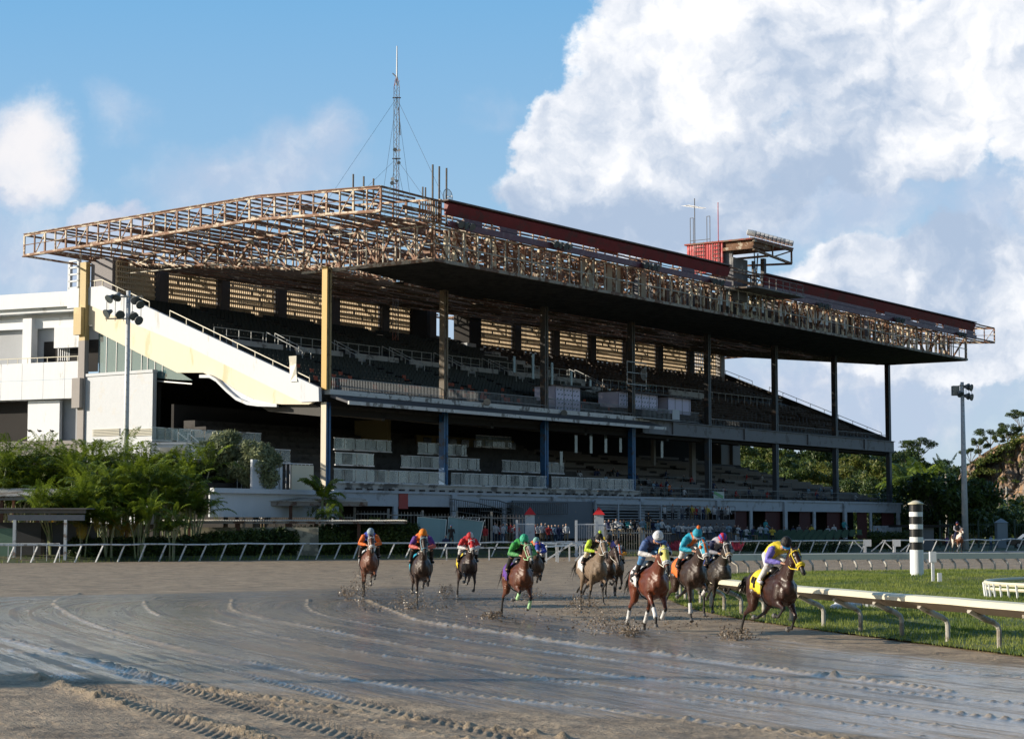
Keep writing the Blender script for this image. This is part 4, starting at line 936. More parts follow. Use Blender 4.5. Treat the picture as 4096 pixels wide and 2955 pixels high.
# ============================================================ RAILS
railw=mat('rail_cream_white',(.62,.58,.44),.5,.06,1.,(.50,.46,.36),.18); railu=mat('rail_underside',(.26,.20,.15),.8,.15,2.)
postm=mat('grey_post_paint',(.40,.38,.34),.6,.2,4.,(.22,.19,.15),.4); pipew=mat('white_pipe',(.70,.72,.74),.5,.12,3.,(.35,.34,.32),.25)
def offs(C,d):
    T=np.gradient(C,axis=0); T/=np.hypot(T[:,0],T[:,1])[:,None]; return C+np.c_[T[:,1],-T[:,0]]*d     # +d = right of travel
def coverrail(C,name,lb,zt=1.0,step=2.05,post_in=.62,sgn=1,width=1.):
    """slab rail on goose-neck posts; interior lies to the right of travel"""
    r=thing(name,lb,'rail'); sec=[(-.19*width,zt-.02),(-.15*width,zt+.015),(.08*width,zt+.03),(.16*width,zt+.01),(.26*width,zt-.27)]
    wavy=.012*vnoise(np.arange(len(C))*.35,np.zeros(len(C)),5)
    rows=[offs(C,o) for o,_ in sec]; top=MB(); n_=len(C)
    for k in range(len(sec)): 
        for p,wv in zip(rows[k],wavy): top.v.append((p[0],p[1],sec[k][1]+wv))
    K=[(-.16*width,zt-.16)]; rows2=offs(C,-.19*width); 
    for p,wv in zip(rows2,wavy): top.v.append((p[0],p[1],zt-.10+wv))
    S_=len(sec)
    order=[S_]+list(range(S_))
    for a,b_ in zip(order,order[1:]):
        for i in range(n_-1): top.f.append((a*n_+i,a*n_+i+1,b_*n_+i+1,b_*n_+i)); top.mi.append(0)
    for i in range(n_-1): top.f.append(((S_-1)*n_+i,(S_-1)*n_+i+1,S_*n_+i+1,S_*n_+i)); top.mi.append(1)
    top.build('rail_cover',[railw,railu],r)
    Pp=even(C,step); In=offs(Pp,post_in); Up=offs(Pp,.05)
    for a,c_ in zip(In,Up):
        b=MB(); a3=Vector((a[0],a[1],-.05)); c3=Vector((c_[0],c_[1],zt-.22)); h=zt*.55
        c3=Vector((c_[0],c_[1],zt-.17)); mixp=lambda t,z: (a[0]*(1-t)+c_[0]*t,a[1]*(1-t)+c_[1]*t,z); b.tube([a3,mixp(0,zt*.42),mixp(.05,zt*.50),mixp(.22,zt*.575),mixp(.5,zt*.64),c3],[.050,.050,.052,.055,.062,.09],8)
        b.build('post',postm,r)
    return r
C1=even(INNER[(INNER[:,1]<76)&(INNER[:,1]>24)],.4)
coverrail(C1,'inner_track_rail','broad cream covered rail on bent posts running beside the lead horse',.98,2.02,.66)
kk_=np.argmax(INNER[:,1]>80); C2=even(INNER[kk_:][INNER[kk_:,0]<42],.5)
coverrail(C2,'far_inner_rail','pale covered rail on curved posts crossing behind the striped pole',1.0,.78,.55,width=1.)
# outer rail: pipe on slanted posts, in three stretches
def piperail(x0,x1,lb,step=1.47,wob=.03,seed=1,zt=1.12,gap=()):
    C=OUTER[(OUTER[:,0]>=x0)&(OUTER[:,0]<=x1)]; r=thing('outer_rail',lb,'rail',group='outer rail stretches'); rg=random.Random(seed); P=even(C,step)
    b=MB(); pts=[(p[0],p[1],zt+rg.uniform(-wob,wob)) for p in P]; b.tube(pts,.055,8); b.build('top_pipe',pipew,r)
    for p in pts:
        b=MB(); k=rg.uniform(.9,1.1); b.bar((p[0]-.52*k,p[1]+.15,-.1),(p[0],p[1],zt),.085,.085); b.build('slanted_post',pipew,r)
    return r
piperail(-48,7,'long white outer rail with slanted posts in front of the palms and hedge')
piperail(14,31.5,'white outer rail with slanted posts right of the pink plants',1.5,.02,2)
piperail(31.6,60,'wavy white outer rail with slanted posts behind the pinto horse',1.55,.07,3)
# low second rail and gate frames near the horses' crossing
def lowrail(p0,p1,z,nn,lb,z0=-.1,r_=.07):
    r=thing('crossing_rail',lb,'rail',group='white crossing rails'); b=MB(); b.bar((*p0,z),(*p1,z),r_*1.6); b.build('top_bar',pipew,r)
    for i in range(nn):
        t=i/(nn-1); x=p0[0]+(p1[0]-p0[0])*t; y=p0[1]+(p1[1]-p0[1])*t; b=MB(); b.bar((x,y,z0),(x,y,z),r_*1.3); b.build('post',pipew,r)
def at(px,py,Y): x,z=wy(px,py,Y); return (x,Y)
lowrail(at(1700,2200,128),at(2040,2185,131),.85,5,'low white rail below the standing men and right of the teal glass')
lowrail(at(2170,2170,124),at(2330,2165,128),1.2,4,'white crossing rail right of the green jockey')
lowrail(at(2185,2190,120),at(2360,2160,133),1.05,5,'slanting white crossing rail left of the white picket gate')
b=MB(); b.bar((*at(2180,2230,122),.1),(*at(2290,2170,122),1.25),.1); b.bar((*at(2300,2230,123),.1),(*at(2380,2160,123),1.25),.09); o=b.build('white_brace',pipew); tag(o,'crossed white braces lying against the crossing rails','rail')
b=MB(); b.bar((*at(2900,2200,140),.05),(*at(4200,2200,158),.05),.1,.45); o=b.build('low_white_board',mat('shaded_white_fascia',(0,0,0))); tag(o,'long low white board along the ground behind the slanted outer rail','board')
for px,lb in ((3460,'white bracket frame on the outer rail left of the striped pole, further one'),(3577,'white bracket frame on the outer rail beside the striped pole')):
    x_,Y_q=at(px,2200,152); r=thing('rail_bracket',lb,'rail',(x_,Y_q,0)); b=MB()
    b.box((-.1,-.1,0),(.1,.1,1.25)); b.box((-.15,-.12,.7),(.5,-.1,1.25)); b.bar((.5,0,.3),(1.6,0,1.2),.08); b.bar((-.9,0,1.2),(-.2,0,.5),.08); b.build('frame',pipew,r)
# curved white infield rail at the right edge
r=thing('white_infield_rail','white slatted curved rail standing in the grass at the right edge','rail')
P=spl([(19.5,53.6),(17.0,54.8),(15.4,56.6),(14.9,59.0),(16.0,62.0),(18.6,64.6),(23,66.5)],8); b=MB(); pts=[(p[0],p[1],.60) for p in P]
b.tube(pts,.07,6); b.tube([(x,y,.44) for x,y,_ in pts],.05,6); b.build('top_rail',railw,r)
for p in even(P,.42)[:26]: b=MB(); b.bar((p[0],p[1],.0),(p[0]-.07,p[1],.60),.08,.05); b.build('slat',pipew,r)
# whitewashed stone edge in the grass
b=MB(); 
for i in range(22):
    x=8.7+i*.12; y=50.6+.35*math.sin(i*.3)+i*.05; s=.16+.05*math.sin(i*2.1); b.ball((x,y,.16),.17,8,(1.1,1.2,.9+.5*math.sin(i*1.7)**2))
o=b.build('whitewashed_kerb',mat('whitewash_stone',(.58,.60,.62),.8,.25,3.,(.25,.24,.22),.4,bump=.5)); tag(o,'low rough whitewashed stone edge in the grass behind the near rail','kerb')
# ------------------------------------------------------------ striped pole
X0,Y_0=zp(3668,2294,.45); r=thing('striped_marker_pole','thick black and white banded marker pole with a pale domed cap','pole',(X0,Y_0,.30)); rad=53/2/FP*Y_0; 
def zs(py): return wy(3668,py,Y_0)[1]-.30
bands=[(2294,2198,1),(2198,2167,0),(2167,2147,1),(2147,2115,0),(2115,2096,1),(2096,2065,0),(2065,2047,1),(2047,2017,0)]
blk=mat('black_gloss_paint',(.012,.012,.015),.35,.1,3.); wp=mat('pole_white_paint',(.75,.77,.80),.45,.04,2.)
for a,c_,w in bands:
    b=MB(); b.tube([(0,0,zs(a)-(.2 if a==2294 else 0)),(0,0,zs(c_))],rad,28); b.build('white_band' if w else 'black_band',wp if w else blk,r)
b=MB(); z0=zs(2017); b.tube([(0,0,z0),(0,0,z0+.05),(0,0,z0+.06),(0,0,z0+.09),(0,0,z0+.14),(0,0,z0+.165)],[rad*1.16,rad*1.16,rad*1.05,rad*.85,rad*.5,.04],28); b.build('domed_cap',mat('cap_cream',(.55,.50,.36),.5,.1,3.),r,True)
x_,y_=zp(3732,2300,.5); r=thing('small_post_box','slim white post with a small box beside the striped pole','post',(x_,y_,.25)); b=MB(); b.box((-.05,-.05,-.3),(.05,.05,.95)); b.build('post',pipew,r); b=MB(); b.box((-.12,-.1,.75),(.12,.1,1.15)); b.build('box',wp,r); b=MB(); b.box((.1,-.4,-.2),(.25,-.3,.35)); b.build('lower_box',wp,r)
# ------------------------------------------------------------ light masts
def lightmast(px,y0,y1,Y,zb,r0,r1,lamps,lb,basket=None):
    x,_=wy(px,2000,Y); zt=wy(px,y1,Y)[1]; r=thing('floodlight_mast',lb,'light mast',(x,Y,zb)); b=MB(); b.tube([(0,0,0),(0,0,(zt-zb)*.5),(0,0,zt-zb)],[r0,(r0+r1)/2,r1],14); b.build('mast',mat('mast_steel',(.55,.58,.60),.45,.12,1.),r,True)
    b=MB(); k=0
    while k<(zt-zb): b.bar((0,-r0-.12,k),(0,0,k),.04) ; k+=.55
    b.build('climbing_pegs',galv,r)
    for (lx,ly,dx,dz) in lamps:
        X_,Z_=wy(lx,ly,Y); b=MB(); lamp_mesh(b,(X_-x,-.35,Z_-zb),(dx,-.6,dz),.36,.62); b.build('lamp',[lampg,lens],r)
    zc=[wy(l[0],l[1],Y)[1]-zb for l in lamps]; xc=[wy(l[0],l[1],Y)[0]-x for l in lamps]; b=MB()
    for z in (max(zc)+.15,min(zc)+.2): b.bar((min(xc)-.1,-.15,z),(max(xc)+.1,-.15,z),.07); b.bar((min(xc)-.1,.25,z),(max(xc)+.1,.25,z),.05)
    for q in np.linspace(min(xc),max(xc),5): b.bar((q,-.15,min(zc)),(q,-.15,max(zc)+.3),.04)
    if basket: 
        a,c_,d_,e_=[wy(*p,Y) for p in basket]; b.box((a[0]-x,.1,c_[1]-zb),(c_[0]-x,.9,a[1]-zb)) 
    b.build('lamp_frame',mat('mast_frame',(.30,.30,.27),.5,.1,3.),r); return r
lightmast(500,1780,1163,141.,.5,.23,.16,[(438,1200,-.5,-.6),(470,1195,-.2,-.7),(545,1205,.3,-.5),(566,1222,.5,-.6),(428,1258,-.6,-.5),(485,1262,.2,-.4),(540,1268,.3,-.5),(560,1285,.6,-.4)],'grey floodlight mast with eight bell lamps in front of the white stair wall')
lightmast(3858,2143,1528,186.,.0,.34,.17,[(3872,1548,.8,-.1),(3884,1552,.8,-.2),(3872,1586,.8,-.2),(3886,1590,.9,-.2),(3840,1580,.2,-.6)],'tall pale floodlight mast standing alone at the right of the grandstand',[(3813,1542),(3840,1580),(3800,1540),(3840,1580)])
# utility pole and wires
x,_=wy(4029,2110,330); r=thing('utility_pole','pale utility pole with wires in front of the quarry cliff','pole',(x,330,0)); zt=wy(4029,1944,330)[1]; b=MB(); b.tube([(0,0,0),(0,0,zt)],[.28,.16],8); b.build('pole',postm,r); b=MB(); b.bar((-.9,0,zt-.5),(.9,0,zt-.5),.14); b.bar((0,0,zt-2),(.7,0,zt-2),.12); b.build('crossarm',postm,r)
b=MB()
for px,py in ((3895,1978),(3895,1990)): x2,z2=wy(px,py,330); b.bar((0,0,zt-.6 if py<1985 else zt-1.2),(x2-x-8,20,z2),.05)
for dz in (.6,1.2,6): b.bar((0,0,zt-dz),(16,-8,zt-dz-.9),.05)
b.bar((0,0,zt-6),(-22,6,zt-8.5),.05); b.build('wire',mat('wire_dark',(0,0,0)),r)
# lattice pylon far behind the trees, seen under the deck
x,_=wy(2990,1800,520); r=thing('power_pylon','faint grey lattice power pylon behind the trees under the deck','pylon',(x,520,0)); b=MB(); zt=wy(2990,1762,520)[1]
for sx in (-1,1):
    for sy in (-1,1): b.bar((sx*2.6,sy*2.6,0),(sx*.5,sy*.5,zt),.22)
z=8.
while z<zt: k=2.6-(2.1*z/zt); b.bar((-k,-k,z),(k,-k,z+2),.12); b.bar((k,-k,z),(-k,-k,z+2),.12); b.bar((-k,-k,z),(k,-k,z),.12); z+=2.4
b.bar((-6,0,zt-3),(6,0,zt-3),.25); b.bar((-5,0,zt-.5),(5,0,zt-.5),.2); b.build('lattice',galv,r)
# ============================================================ VEGETATION
def leafmesh(name,cents,rads,nleaf,size,seed,mats,elong=1.6,flat=.0):
    """leaf clumps: many small quads scattered on and inside lobes"""
    rg=np.random.default_rng(seed); vs=[]; 
    cents=np.array(cents,float); rads=np.array(rads,float); w=(rads.prod(1) if rads.ndim>1 else rads**2); w=w/w.sum()
    idx=rg.choice(len(cents),nleaf,p=w); d=rg.normal(size=(nleaf,3)); d/=np.linalg.norm(d,axis=1)[:,None]; rr=rg.uniform(.45,1.02,nleaf)**.6
    R_=rads[idx] if rads.ndim>1 else np.repeat(rads[idx][:,None],3,1)
    p=cents[idx]+d*R_*rr[:,None]
    a=rg.normal(size=(nleaf,3)); a[:,2]*=(1-flat); a/=np.linalg.norm(a,axis=1)[:,None]; nrm=d+rg.normal(size=(nleaf,3))*.6; b_=np.cross(a,nrm); b_/=np.linalg.norm(b_,axis=1)[:,None]+1e-9
    s=size*rg.uniform(.6,1.5,nleaf)[:,None]; a=a*s*elong; b_=b_*s
    v=np.stack([p-a,p-b_*.6,p+a,p+b_*.6],1).reshape(-1,3)
    me=D.meshes.new(name); me.vertices.add(len(v)); me.vertices.foreach_set('co',v.astype(np.float32).ravel()); me.loops.add(len(v)); me.loops.foreach_set('vertex_index',np.arange(len(v),dtype=np.int32))
    me.polygons.add(nleaf); me.polygons.foreach_set('loop_start',np.arange(0,len(v),4,dtype=np.int32)); me.polygons.foreach_set('loop_total',np.full(nleaf,4,dtype=np.int32)); me.update(calc_edges=True)
    for q in mats: me.materials.append(q)
    if len(mats)>1: me.polygons.foreach_set('material_index',(rg.random(nleaf)<.3).astype(np.int32))
    return me
barkm=mat('bark',(.14,.11,.08),.9,.25,3.)
L1=leafmat('leaf_dark',(.014,.034,.008),(.055,.090,.018),.5,.2,.25); L2=leafmat('leaf_mid',(.035,.068,.010),(.115,.150,.028),.5,.25,.25); L3=leafmat('leaf_yellowish',(.070,.090,.014),(.19,.19,.04),.5,.3,.25)
L4=leafmat('leaf_grey_green',(.09,.125,.055),(.33,.36,.20),.45,.2,1.)
def treeproto(kind,seed,H_,mats,nl,size,umbrella=False):
    rg=random.Random(seed); r=thing('tree_proto','x','tree'); b=MB(); tips=[]
    tr=H_*.022; fork=H_*rg.uniform(.28,.42); lean=rg.uniform(-.05,.05)*H_
    b.tube([(0,0,-1),(lean*.3,0,fork*.6),(lean,0,fork)],[tr*1.3,tr,tr*.8],7)
    nb=rg.randint(5,7)
    for i in range(nb):
        a=2*math.pi*i/nb+rg.uniform(-.4,.4); sp=H_*rg.uniform(.18,.36)*(1.25 if umbrella else 1); hz=H_*(rg.uniform(.72,.86) if umbrella else rg.uniform(.5,.88))
        mid=(lean+math.cos(a)*sp*.45,math.sin(a)*sp*.45,(fork+hz)*.5); tip=(lean+math.cos(a)*sp,math.sin(a)*sp,hz); b.tube([(lean,0,fork),mid,tip],[tr*.6,tr*.35,tr*.15],5); tips.append(tip)
        for q in range(2): a2=a+rg.uniform(-.8,.8); t2=(tip[0]+math.cos(a2)*H_*.1,tip[1]+math.sin(a2)*H_*.1,tip[2]+H_*rg.uniform(-.03,.1)); b.tube([mid,t2],[tr*.25,tr*.08],4); tips.append(t2)
    tips.append((lean,0,H_*.88))
    b.build('trunk',barkm,r)
    rads=[(H_*rg.uniform(.09,.16)*(1.2 if umbrella else 1),H_*rg.uniform(.09,.16)*(1.2 if umbrella else 1),H_*rg.uniform(.06,.10)*(.65 if umbrella else 1.15)) for _ in tips]
    me=leafmesh('crown',tips,rads,nl,size,seed,mats); o=D.objects.new('crown',me); COL.objects.link(o); o.parent=r; return r
protos=[treeproto('tree',11,11,[L2,L3],5200,.17),treeproto('tree',12,12,[L1,L2],5600,.17),treeproto('tree',13,10,[L2,L1],4800,.16),treeproto('tree',14,11.5,[L1,L2],3600,.15,True),treeproto('tree',15,9.5,[L3,L2],4600,.16)]
KD=['bushy mid green','dense dark green','rounded green','flat-topped umbrella-shaped dark','loose yellow-green']
used=set()
def plant(k,x,y,z,s,rz,lb,grp='trees on the wooded slope',nm='tree'):
    r=protos[k]
    if k in used: r=dup(r)
    used.add(k); r.location=(x,y,z); r.rotation_euler=(0,0,rz); r.scale=(s,s,s*1.0); r.name=nm; r['label']=lb; r['category']='tree'; r['group']=grp
def gz(x,y): return float(-.06+(hill(np.array(float(x)),np.array(float(y))) if y>330 else 0))
rg=random.Random(21)
# wooded slope: rows seen between the columns and at the right.  (pixel x, pixel y of the top, distance)
ZONES=[('between the fifth and sixth columns',2880,3090),('between the sixth and seventh columns',3100,3330),('between the seventh and last columns',3350,3560),('right of the last column',3580,3720),('between the striped pole and the floodlight mast',3720,3850),('right of the floodlight mast',3870,4000),('at the right edge below the cliff',4000,4110)]
ROWT=[(470,[1770,1795,1800,1850,1860,1890,1760]),(425,[1830,1830,1830,1880,1890,1,1]),(380,[1880,1880,1875,1925,1930,2035,2040]),(335,[1940,1935,1935,1975,1985,2065,2060]),(290,[2000,1990,1990,2035,2050,2088,2085])]
cnt=0
for ri,(Yd,tops) in enumerate(ROWT):
    for zi,(zn,xa,xb) in enumerate(ZONES):
        if (zi==6 and ri==0) or tops[zi]==1: continue
        nn=3 if xb-xa>180 else 2
        for q in range(nn):
            px=xa+(xb-xa)*(q+.5+rg.uniform(-.3,.3))/nn+(ri%2)*14; Y=Yd+rg.uniform(-14,14); x,zt=wy(px,tops[zi]+rg.uniform(-22,22),Y); g=gz(x,Y); h=max(3.5,zt-g); k=rg.choice((0,1,2,4,0,1)) if ri else rg.choice((1,3,3,0)); hp=[11,12,10,11.5,9.5][k]
            s=min(h/hp/.97,1.55); zb=zt-s*hp*.97
            plant(k,x,Y,zb,s,rg.uniform(0,6.28),f'{KD[k]} tree {zn}, {["skyline row","upper row","middle row","lower row","lowest row"][ri]}'+((', centre',', left',', right') if nn==3 else (', left',', right'))[q])
# large round tree behind the striped pole and a few bushes
for px,py,Y,k,s,lb in ((3770,1905,235,2,1.42,'big round dark green tree behind the striped pole'),(3700,1935,240,1,1.1,'dense tree left of the big round tree'),(3845,1960,238,2,1.05,'tree in front of the base of the right floodlight mast'),(3610,2030,245,0,.9,'low bushy tree beside the last grandstand column'),(3960,2050,250,4,.55,'yellow-green tree left of the utility pole'),(4075,2045,245,1,.55,'dark tree at the right edge beside the utility pole'),(3905,2045,248,0,.6,'bushy tree just right of the right floodlight mast')):
    x,zt=wy(px,py,Y); hp=[11,12,10,11.5,9.5][k]; plant(k,x,Y,zt-hp*s*.97,s,px*.01,lb,'trees behind the outer rail')
# under-growth that fills between the trunks: one uncountable mass
C_=[];R_=[]
for q in range(260):
    Y=rg.uniform(262,470); px=rg.uniform(2850,4140); x,_=wy(px,2000,Y); g=gz(x,Y); hh=rg.uniform(2,5.5)*(1 if Y<420 else 1.3); C_.append((x,Y,g+hh*.4)); R_.append((rg.uniform(3,6),rg.uniform(2,4),hh))
me=leafmesh('undergrowth',C_,R_,60000,.30,5,[L1,L2]); o=D.objects.new('undergrowth',me); COL.objects.link(o); tag(o,'tangled green undergrowth covering the wooded slope','undergrowth',kind='stuff')
# ------------------------------------------------------------ quarry cliff at the right edge
xa,_=wy(3835,1900,400); nx,nz=150,90; Xc=[];Yc=[];Zc=[]
uu=np.linspace(0,1,nx); ww=np.linspace(0,1,nz); UUu,WWw=np.meshgrid(uu,ww)
x_c=xa+UUu*42; topz=np.interp(uu*42+xa,[wy(px,1,400)[0] for px in (3835,3900,3960,4010,4060,4100,4200)],[wy(1,py,400)[1] for py in (1960,1850,1805,1770,1752,1725,1680)])
Zc=4+(topz[None,:]-4)*WWw; zz=Zc
rock=np.abs(fbm(x_c/3.,zz/7.,5,91))*5.+np.floor(fbm(x_c/4.,zz/5.,3,95)*6)/6*4.; Yc=400+WWw*9-rock*np.clip(1.2-WWw*.3,0,1)+2.5*np.sin(x_c/7)+9-.55*(x_c-xa)
m=D.materials.new('quarry_rock'); m.use_nodes=True; q=NT(m.node_tree); co=q.n('ShaderNodeTexCoord').outputs['Object']; cs=q.vm('MULTIPLY',co,(1,1,.45))
f1=q.noise(cs,.22,6,.65); f2=q.noise(cs,1.1,5,.65); vo=q.n('ShaderNodeTexVoronoi',feature='DISTANCE_TO_EDGE'); q.l(q.vm('ADD',cs,q.vm('SCALE',q.noise(cs,.8,4,.6,0,1),sc=2.)),vo.inputs['Vector']); vo.inputs['Scale'].default_value=.42
cc=q.mix(q.ramp(f1,.35,.65),(.17,.14,.12),(.40,.24,.13)); cc=q.mix(q.ramp(f2,.45,.62),cc,(.30,.27,.24)); cc=q.mix(q.ramp(vo.outputs['Distance'],.0,.07,.75,0.),cc,(.04,.035,.03))
b=q.n('ShaderNodeBsdfPrincipled'); q.l(cc,b.inputs['Base Color']); b.inputs['Roughness'].default_value=.9; bn=q.n('ShaderNodeBump'); bn.inputs['Strength'].default_value=1.; bn.inputs['Distance'].default_value=.8; q.l(q.m('ADD',f2,q.m('MULTIPLY',q.ramp(vo.outputs['Distance'],0,.12),.6)),bn.inputs['Height']); q.l(bn.outputs[0],b.inputs['Normal']); q.l(b.outputs[0],q.n('ShaderNodeOutputMaterial').inputs[0])
o=gridmesh('quarry_cliff',x_c,Yc,Zc,m,None); tag(o,kind='structure')
X,t=np.meshgrid(np.linspace(xa+2,xa+60,60),np.linspace(0,1,20)); Yh=407+t*110; Zh=np.interp(X,uu*42+xa,topz)-.6-t*2+.5*fbm(X/9,Yh/9,3,4); gridmesh('hill',X*Yh/407,Yh,Zh,bank)
for px,py,Y,k,s,lb in ((3880,1790,415,3,.45,'umbrella tree at the left end of the cliff top'),(3960,1712,428,3,.55,'umbrella tree on the cliff top above the utility pole'),(4030,1695,432,1,.5,'dark tree on the cliff top near the right edge'),(4085,1640,436,3,.6,'umbrella tree highest on the cliff at the right edge'),(3920,1750,424,1,.4,'dark bushy tree at the left part of the cliff top'),(3995,1735,418,0,.35,'small bushy tree on the cliff brow'),(4060,1735,412,4,.3,'small yellow-green bush on the cliff brow at the right edge'),(3670,1752,480,3,.8,'umbrella tree standing above the skyline left of the floodlight mast'),(3600,1805,470,3,.6,'small umbrella tree above the skyline by the last column'),(3910,1700,470,1,.01,'x')):
    if s<.1: continue
    x,zt=wy(px,py,Y); hp=[11,12,10,11.5,9.5][k]; plant(k,x,Y,zt-hp*s*.97,s,px*.013,lb,'trees on the cliff top')
C_=[];R_=[]
for q in range(46): px=rg.uniform(3850,4110); wv=rg.random()**4.5; x,_=wy(px,1900,405); tz=float(np.interp(x,uu*42+xa,topz)); C_.append((x,404-wv*7+rg.uniform(-1,3),tz-wv*(tz-6))); R_.append((rg.uniform(.8,1.6),.8,rg.uniform(.3,.8)))
me=leafmesh('cliff_scrub',C_,R_,1600,.22,6,[L2,L3]); o=D.objects.new('cliff_scrub',me); COL.objects.link(o); tag(o,'green scrub hanging over the quarry cliff','scrub',kind='stuff')
x,_=wy(3916,1700,440); r=thing('dead_tree','bare dead tree trunk sticking up above the trees left of the cliff','tree',(x,440,8)); zt=wy(3916,1750,440)[1]-8; b=MB(); b.tube([(0,0,0),(.2,0,zt*.6),(-.3,0,zt*.8),(.1,0,zt)],[.3,.2,.14,.05],6); b.tube([(-.3,0,zt*.8),(-1.2,0,zt*.93)],[.1,.03],5); b.build('trunk',mat('dead_wood',(.2,.17,.15),.8,.1,3.),r)
# ------------------------------------------------------------ palms
fr_m=leafmat('palm_leaf',(.024,.056,.006),(.26,.34,.03),.42,.3,.5); fr_y=leafmat('palm_leaf_yellow',(.28,.22,.02),(.42,.22,.02),.45,.3,.6); stem=mat('palm_stem',(.22,.26,.12),.6,.2,4.,(.30,.26,.18),.4); royal=mat('royal_palm_trunk',(.42,.40,.36),.7,.1,2.); husk=mat('dry_frond',(.24,.17,.08),.8,.2,3.)
def frond(vs,base,az,el,L,nl,wl,droop,rg,wid=.035):
    """one arching frond with paired drooping leaflets -> list of quads"""
    p=Vector(base); d=Vector((math.cos(az)*math.cos(el),math.sin(az)*math.cos(el),math.sin(el))); seg=L/12; pts=[p.copy()]; dirs=[d.copy()]
    for i in range(12): d=(d+Vector((0,0,-droop*(i+2)/14))).normalized(); p=p+d*seg; pts.append(p.copy()); dirs.append(d.copy())
    side=Vector((-math.sin(az),math.cos(az),0)); up=Vector((0,0,1))
    for a,b_ in zip(pts,pts[1:]): w=side*.018; vs.append((a-w,b_-w*.7,b_+w*.7,a+w))
    for i in range(nl):
        f=.12+.88*i/(nl-1); k=min(11,int(f*12)); u_=f*12-k; c=pts[k].lerp(pts[min(12,k+1)],u_); dd=dirs[k]; ll=wl*(math.sin(math.pi*(f*.82+.12))**.7)*rg.uniform(.85,1.1)
        for s in (-1,1):
            out=(side*s*.86+dd*.62+up*rg.uniform(-.05,.35)).normalized(); m1=c+out*ll*.5; tip=c+out*ll*.85+Vector((0,0,-ll*rg.uniform(.25,.5))); w=dd*wid
            vs.append((c,m1-w,tip,m1+w))
def quads_obj(name,vs,mt,parent):
    v=np.array([[tuple(p) for p in q_] for q_ in vs]).reshape(-1,3); n_=len(vs); me=D.meshes.new(name); me.vertices.add(len(v)); me.vertices.foreach_set('co',v.astype(np.float32).ravel()); me.loops.add(len(v)); me.loops.foreach_set('vertex_index',np.arange(len(v),dtype=np.int32))
    me.polygons.add(n_); me.polygons.foreach_set('loop_start',np.arange(0,len(v),4,dtype=np.int32)); me.polygons.foreach_set('loop_total',np.full(n_,4,dtype=np.int32)); me.update(calc_edges=True); me.materials.append(mt); o=D.objects.new(name,me); COL.objects.link(o); o.parent=parent; return o
def areca(seed,H_,nst,L,yellow=False):
    rg=random.Random(seed); r=thing('areca_palm','x','palm'); b=MB(); vs=[]; vy=[]
    for s in range(nst):
        a=rg.uniform(0,6.28); ln=rg.uniform(.2,1.0); h=H_*rg.uniform(.62,1.); top=(math.cos(a)*ln*1.3,math.sin(a)*ln*1.3,h-L*.45); b.tube([(math.cos(a)*.25,math.sin(a)*.25,-.2),(math.cos(a)*ln*.6,math.sin(a)*ln*.6,h*.4),top],[.07,.055,.045],6)
        nf=rg.randint(6,8)
        for q in range(nf):
            tgt=vy if (yellow and q==0 and rg.random()<.8) else vs
            el=rg.uniform(.35,1.35) if tgt is vs else rg.uniform(-.1,.3); frond(tgt,top,6.28*q/nf+rg.uniform(-.4,.4),el,L*rg.uniform(.75,1.1),24,.52*L/2,.20 if tgt is vs else .34,rg)
    b.build('stem',stem,r); quads_obj('crown',vs,fr_m,r)
    if vy: quads_obj('yellow_fronds',vy,fr_y,r)
    return r
ap=[areca(31,5.6,7,2.1),areca(32,6.4,6,2.3),areca(33,4.6,7,2.0,True),areca(34,7.2,5,2.5)]; ah=[5.6,6.4,4.6,7.2]; usedp=set()
def pl(k,px,py,Y,lb,grp,rz):
    r=ap[k]
    if k in usedp: r=dup(r)
    usedp.add(k); x,zt=wy(px,py,Y); s=(zt-.2)/ah[k]*.93; r.location=(x,Y,.15); r.scale=(s,s,s); r.rotation_euler=(0,0,rz); r.name='areca_palm'; r['label']=lb; r['category']='palm'; r['group']=grp
rg=random.Random(5); back=[]
i=0
for px in range(-60,800,46):
    top=1752+ (30*math.sin(px*.021)) + rg.uniform(-14,14)+(px>620)*18; Y=141+rg.uniform(-2,2); i+=1
    pl(rg.choice((1,3,1,0)),px+rg.uniform(-12,12),top,Y,f'palm in the tall back row, {["first","second","third","fourth","fifth","sixth","seventh","eighth","ninth","tenth","eleventh","twelfth"][i-1]} from the left edge' if i<13 else f'palm of the back row, {["first","second","third","fourth","fifth","sixth","seventh","eighth"][i-13]} right of the grey mast','tall palms behind the walkway roof',rg.uniform(0,6))
i=0
for px in range(-40,420,62):
    i+=1; pl(rg.choice((0,1)),px,1838+rg.uniform(-25,20),144.5,f'shaded low palm behind the front clump, {["first","second","third","fourth","fifth","sixth","seventh","eighth"][i-1]} from the left edge','shaded palms in the middle row',rg.uniform(0,6))
FR_=[(225,1905,128,2,'palm with yellowing fronds hanging over the walkway roof, leftmost of the front clump'),(300,1890,129,2,'palm with orange lower fronds second in the front clump'),(365,1850,130,0,'leafy palm in the front clump, third from its left'),(425,1830,131,1,'leafy palm in the front clump, fourth from its left'),(480,1815,130,0,'leafy palm in the front clump near the foot of the grey mast'),(545,1800,131.5,1,'tall palm in the front clump right of the grey mast'),(610,1812,131,3,'tallest thin-stemmed palm in the front clump'),(675,1822,132,1,'palm on the right side of the front clump'),(735,1835,133,0,'second palm from the right end of the front clump'),(785,1855,133,0,'rightmost palm of the front clump beside the broad tree'),(330,1985,127,2,'low palm under the front clump by the shed post'),(560,1960,128,2,'low palm under the middle of the front clump'),(690,1990,128,0,'low palm at the right foot of the front clump'),(440,1990,127.5,2,'low yellow-tinged palm under the grey mast')]
for px,py,Y,k,lb in FR_: pl(k,px,py,Y,lb,'front palm clump',px*.7)
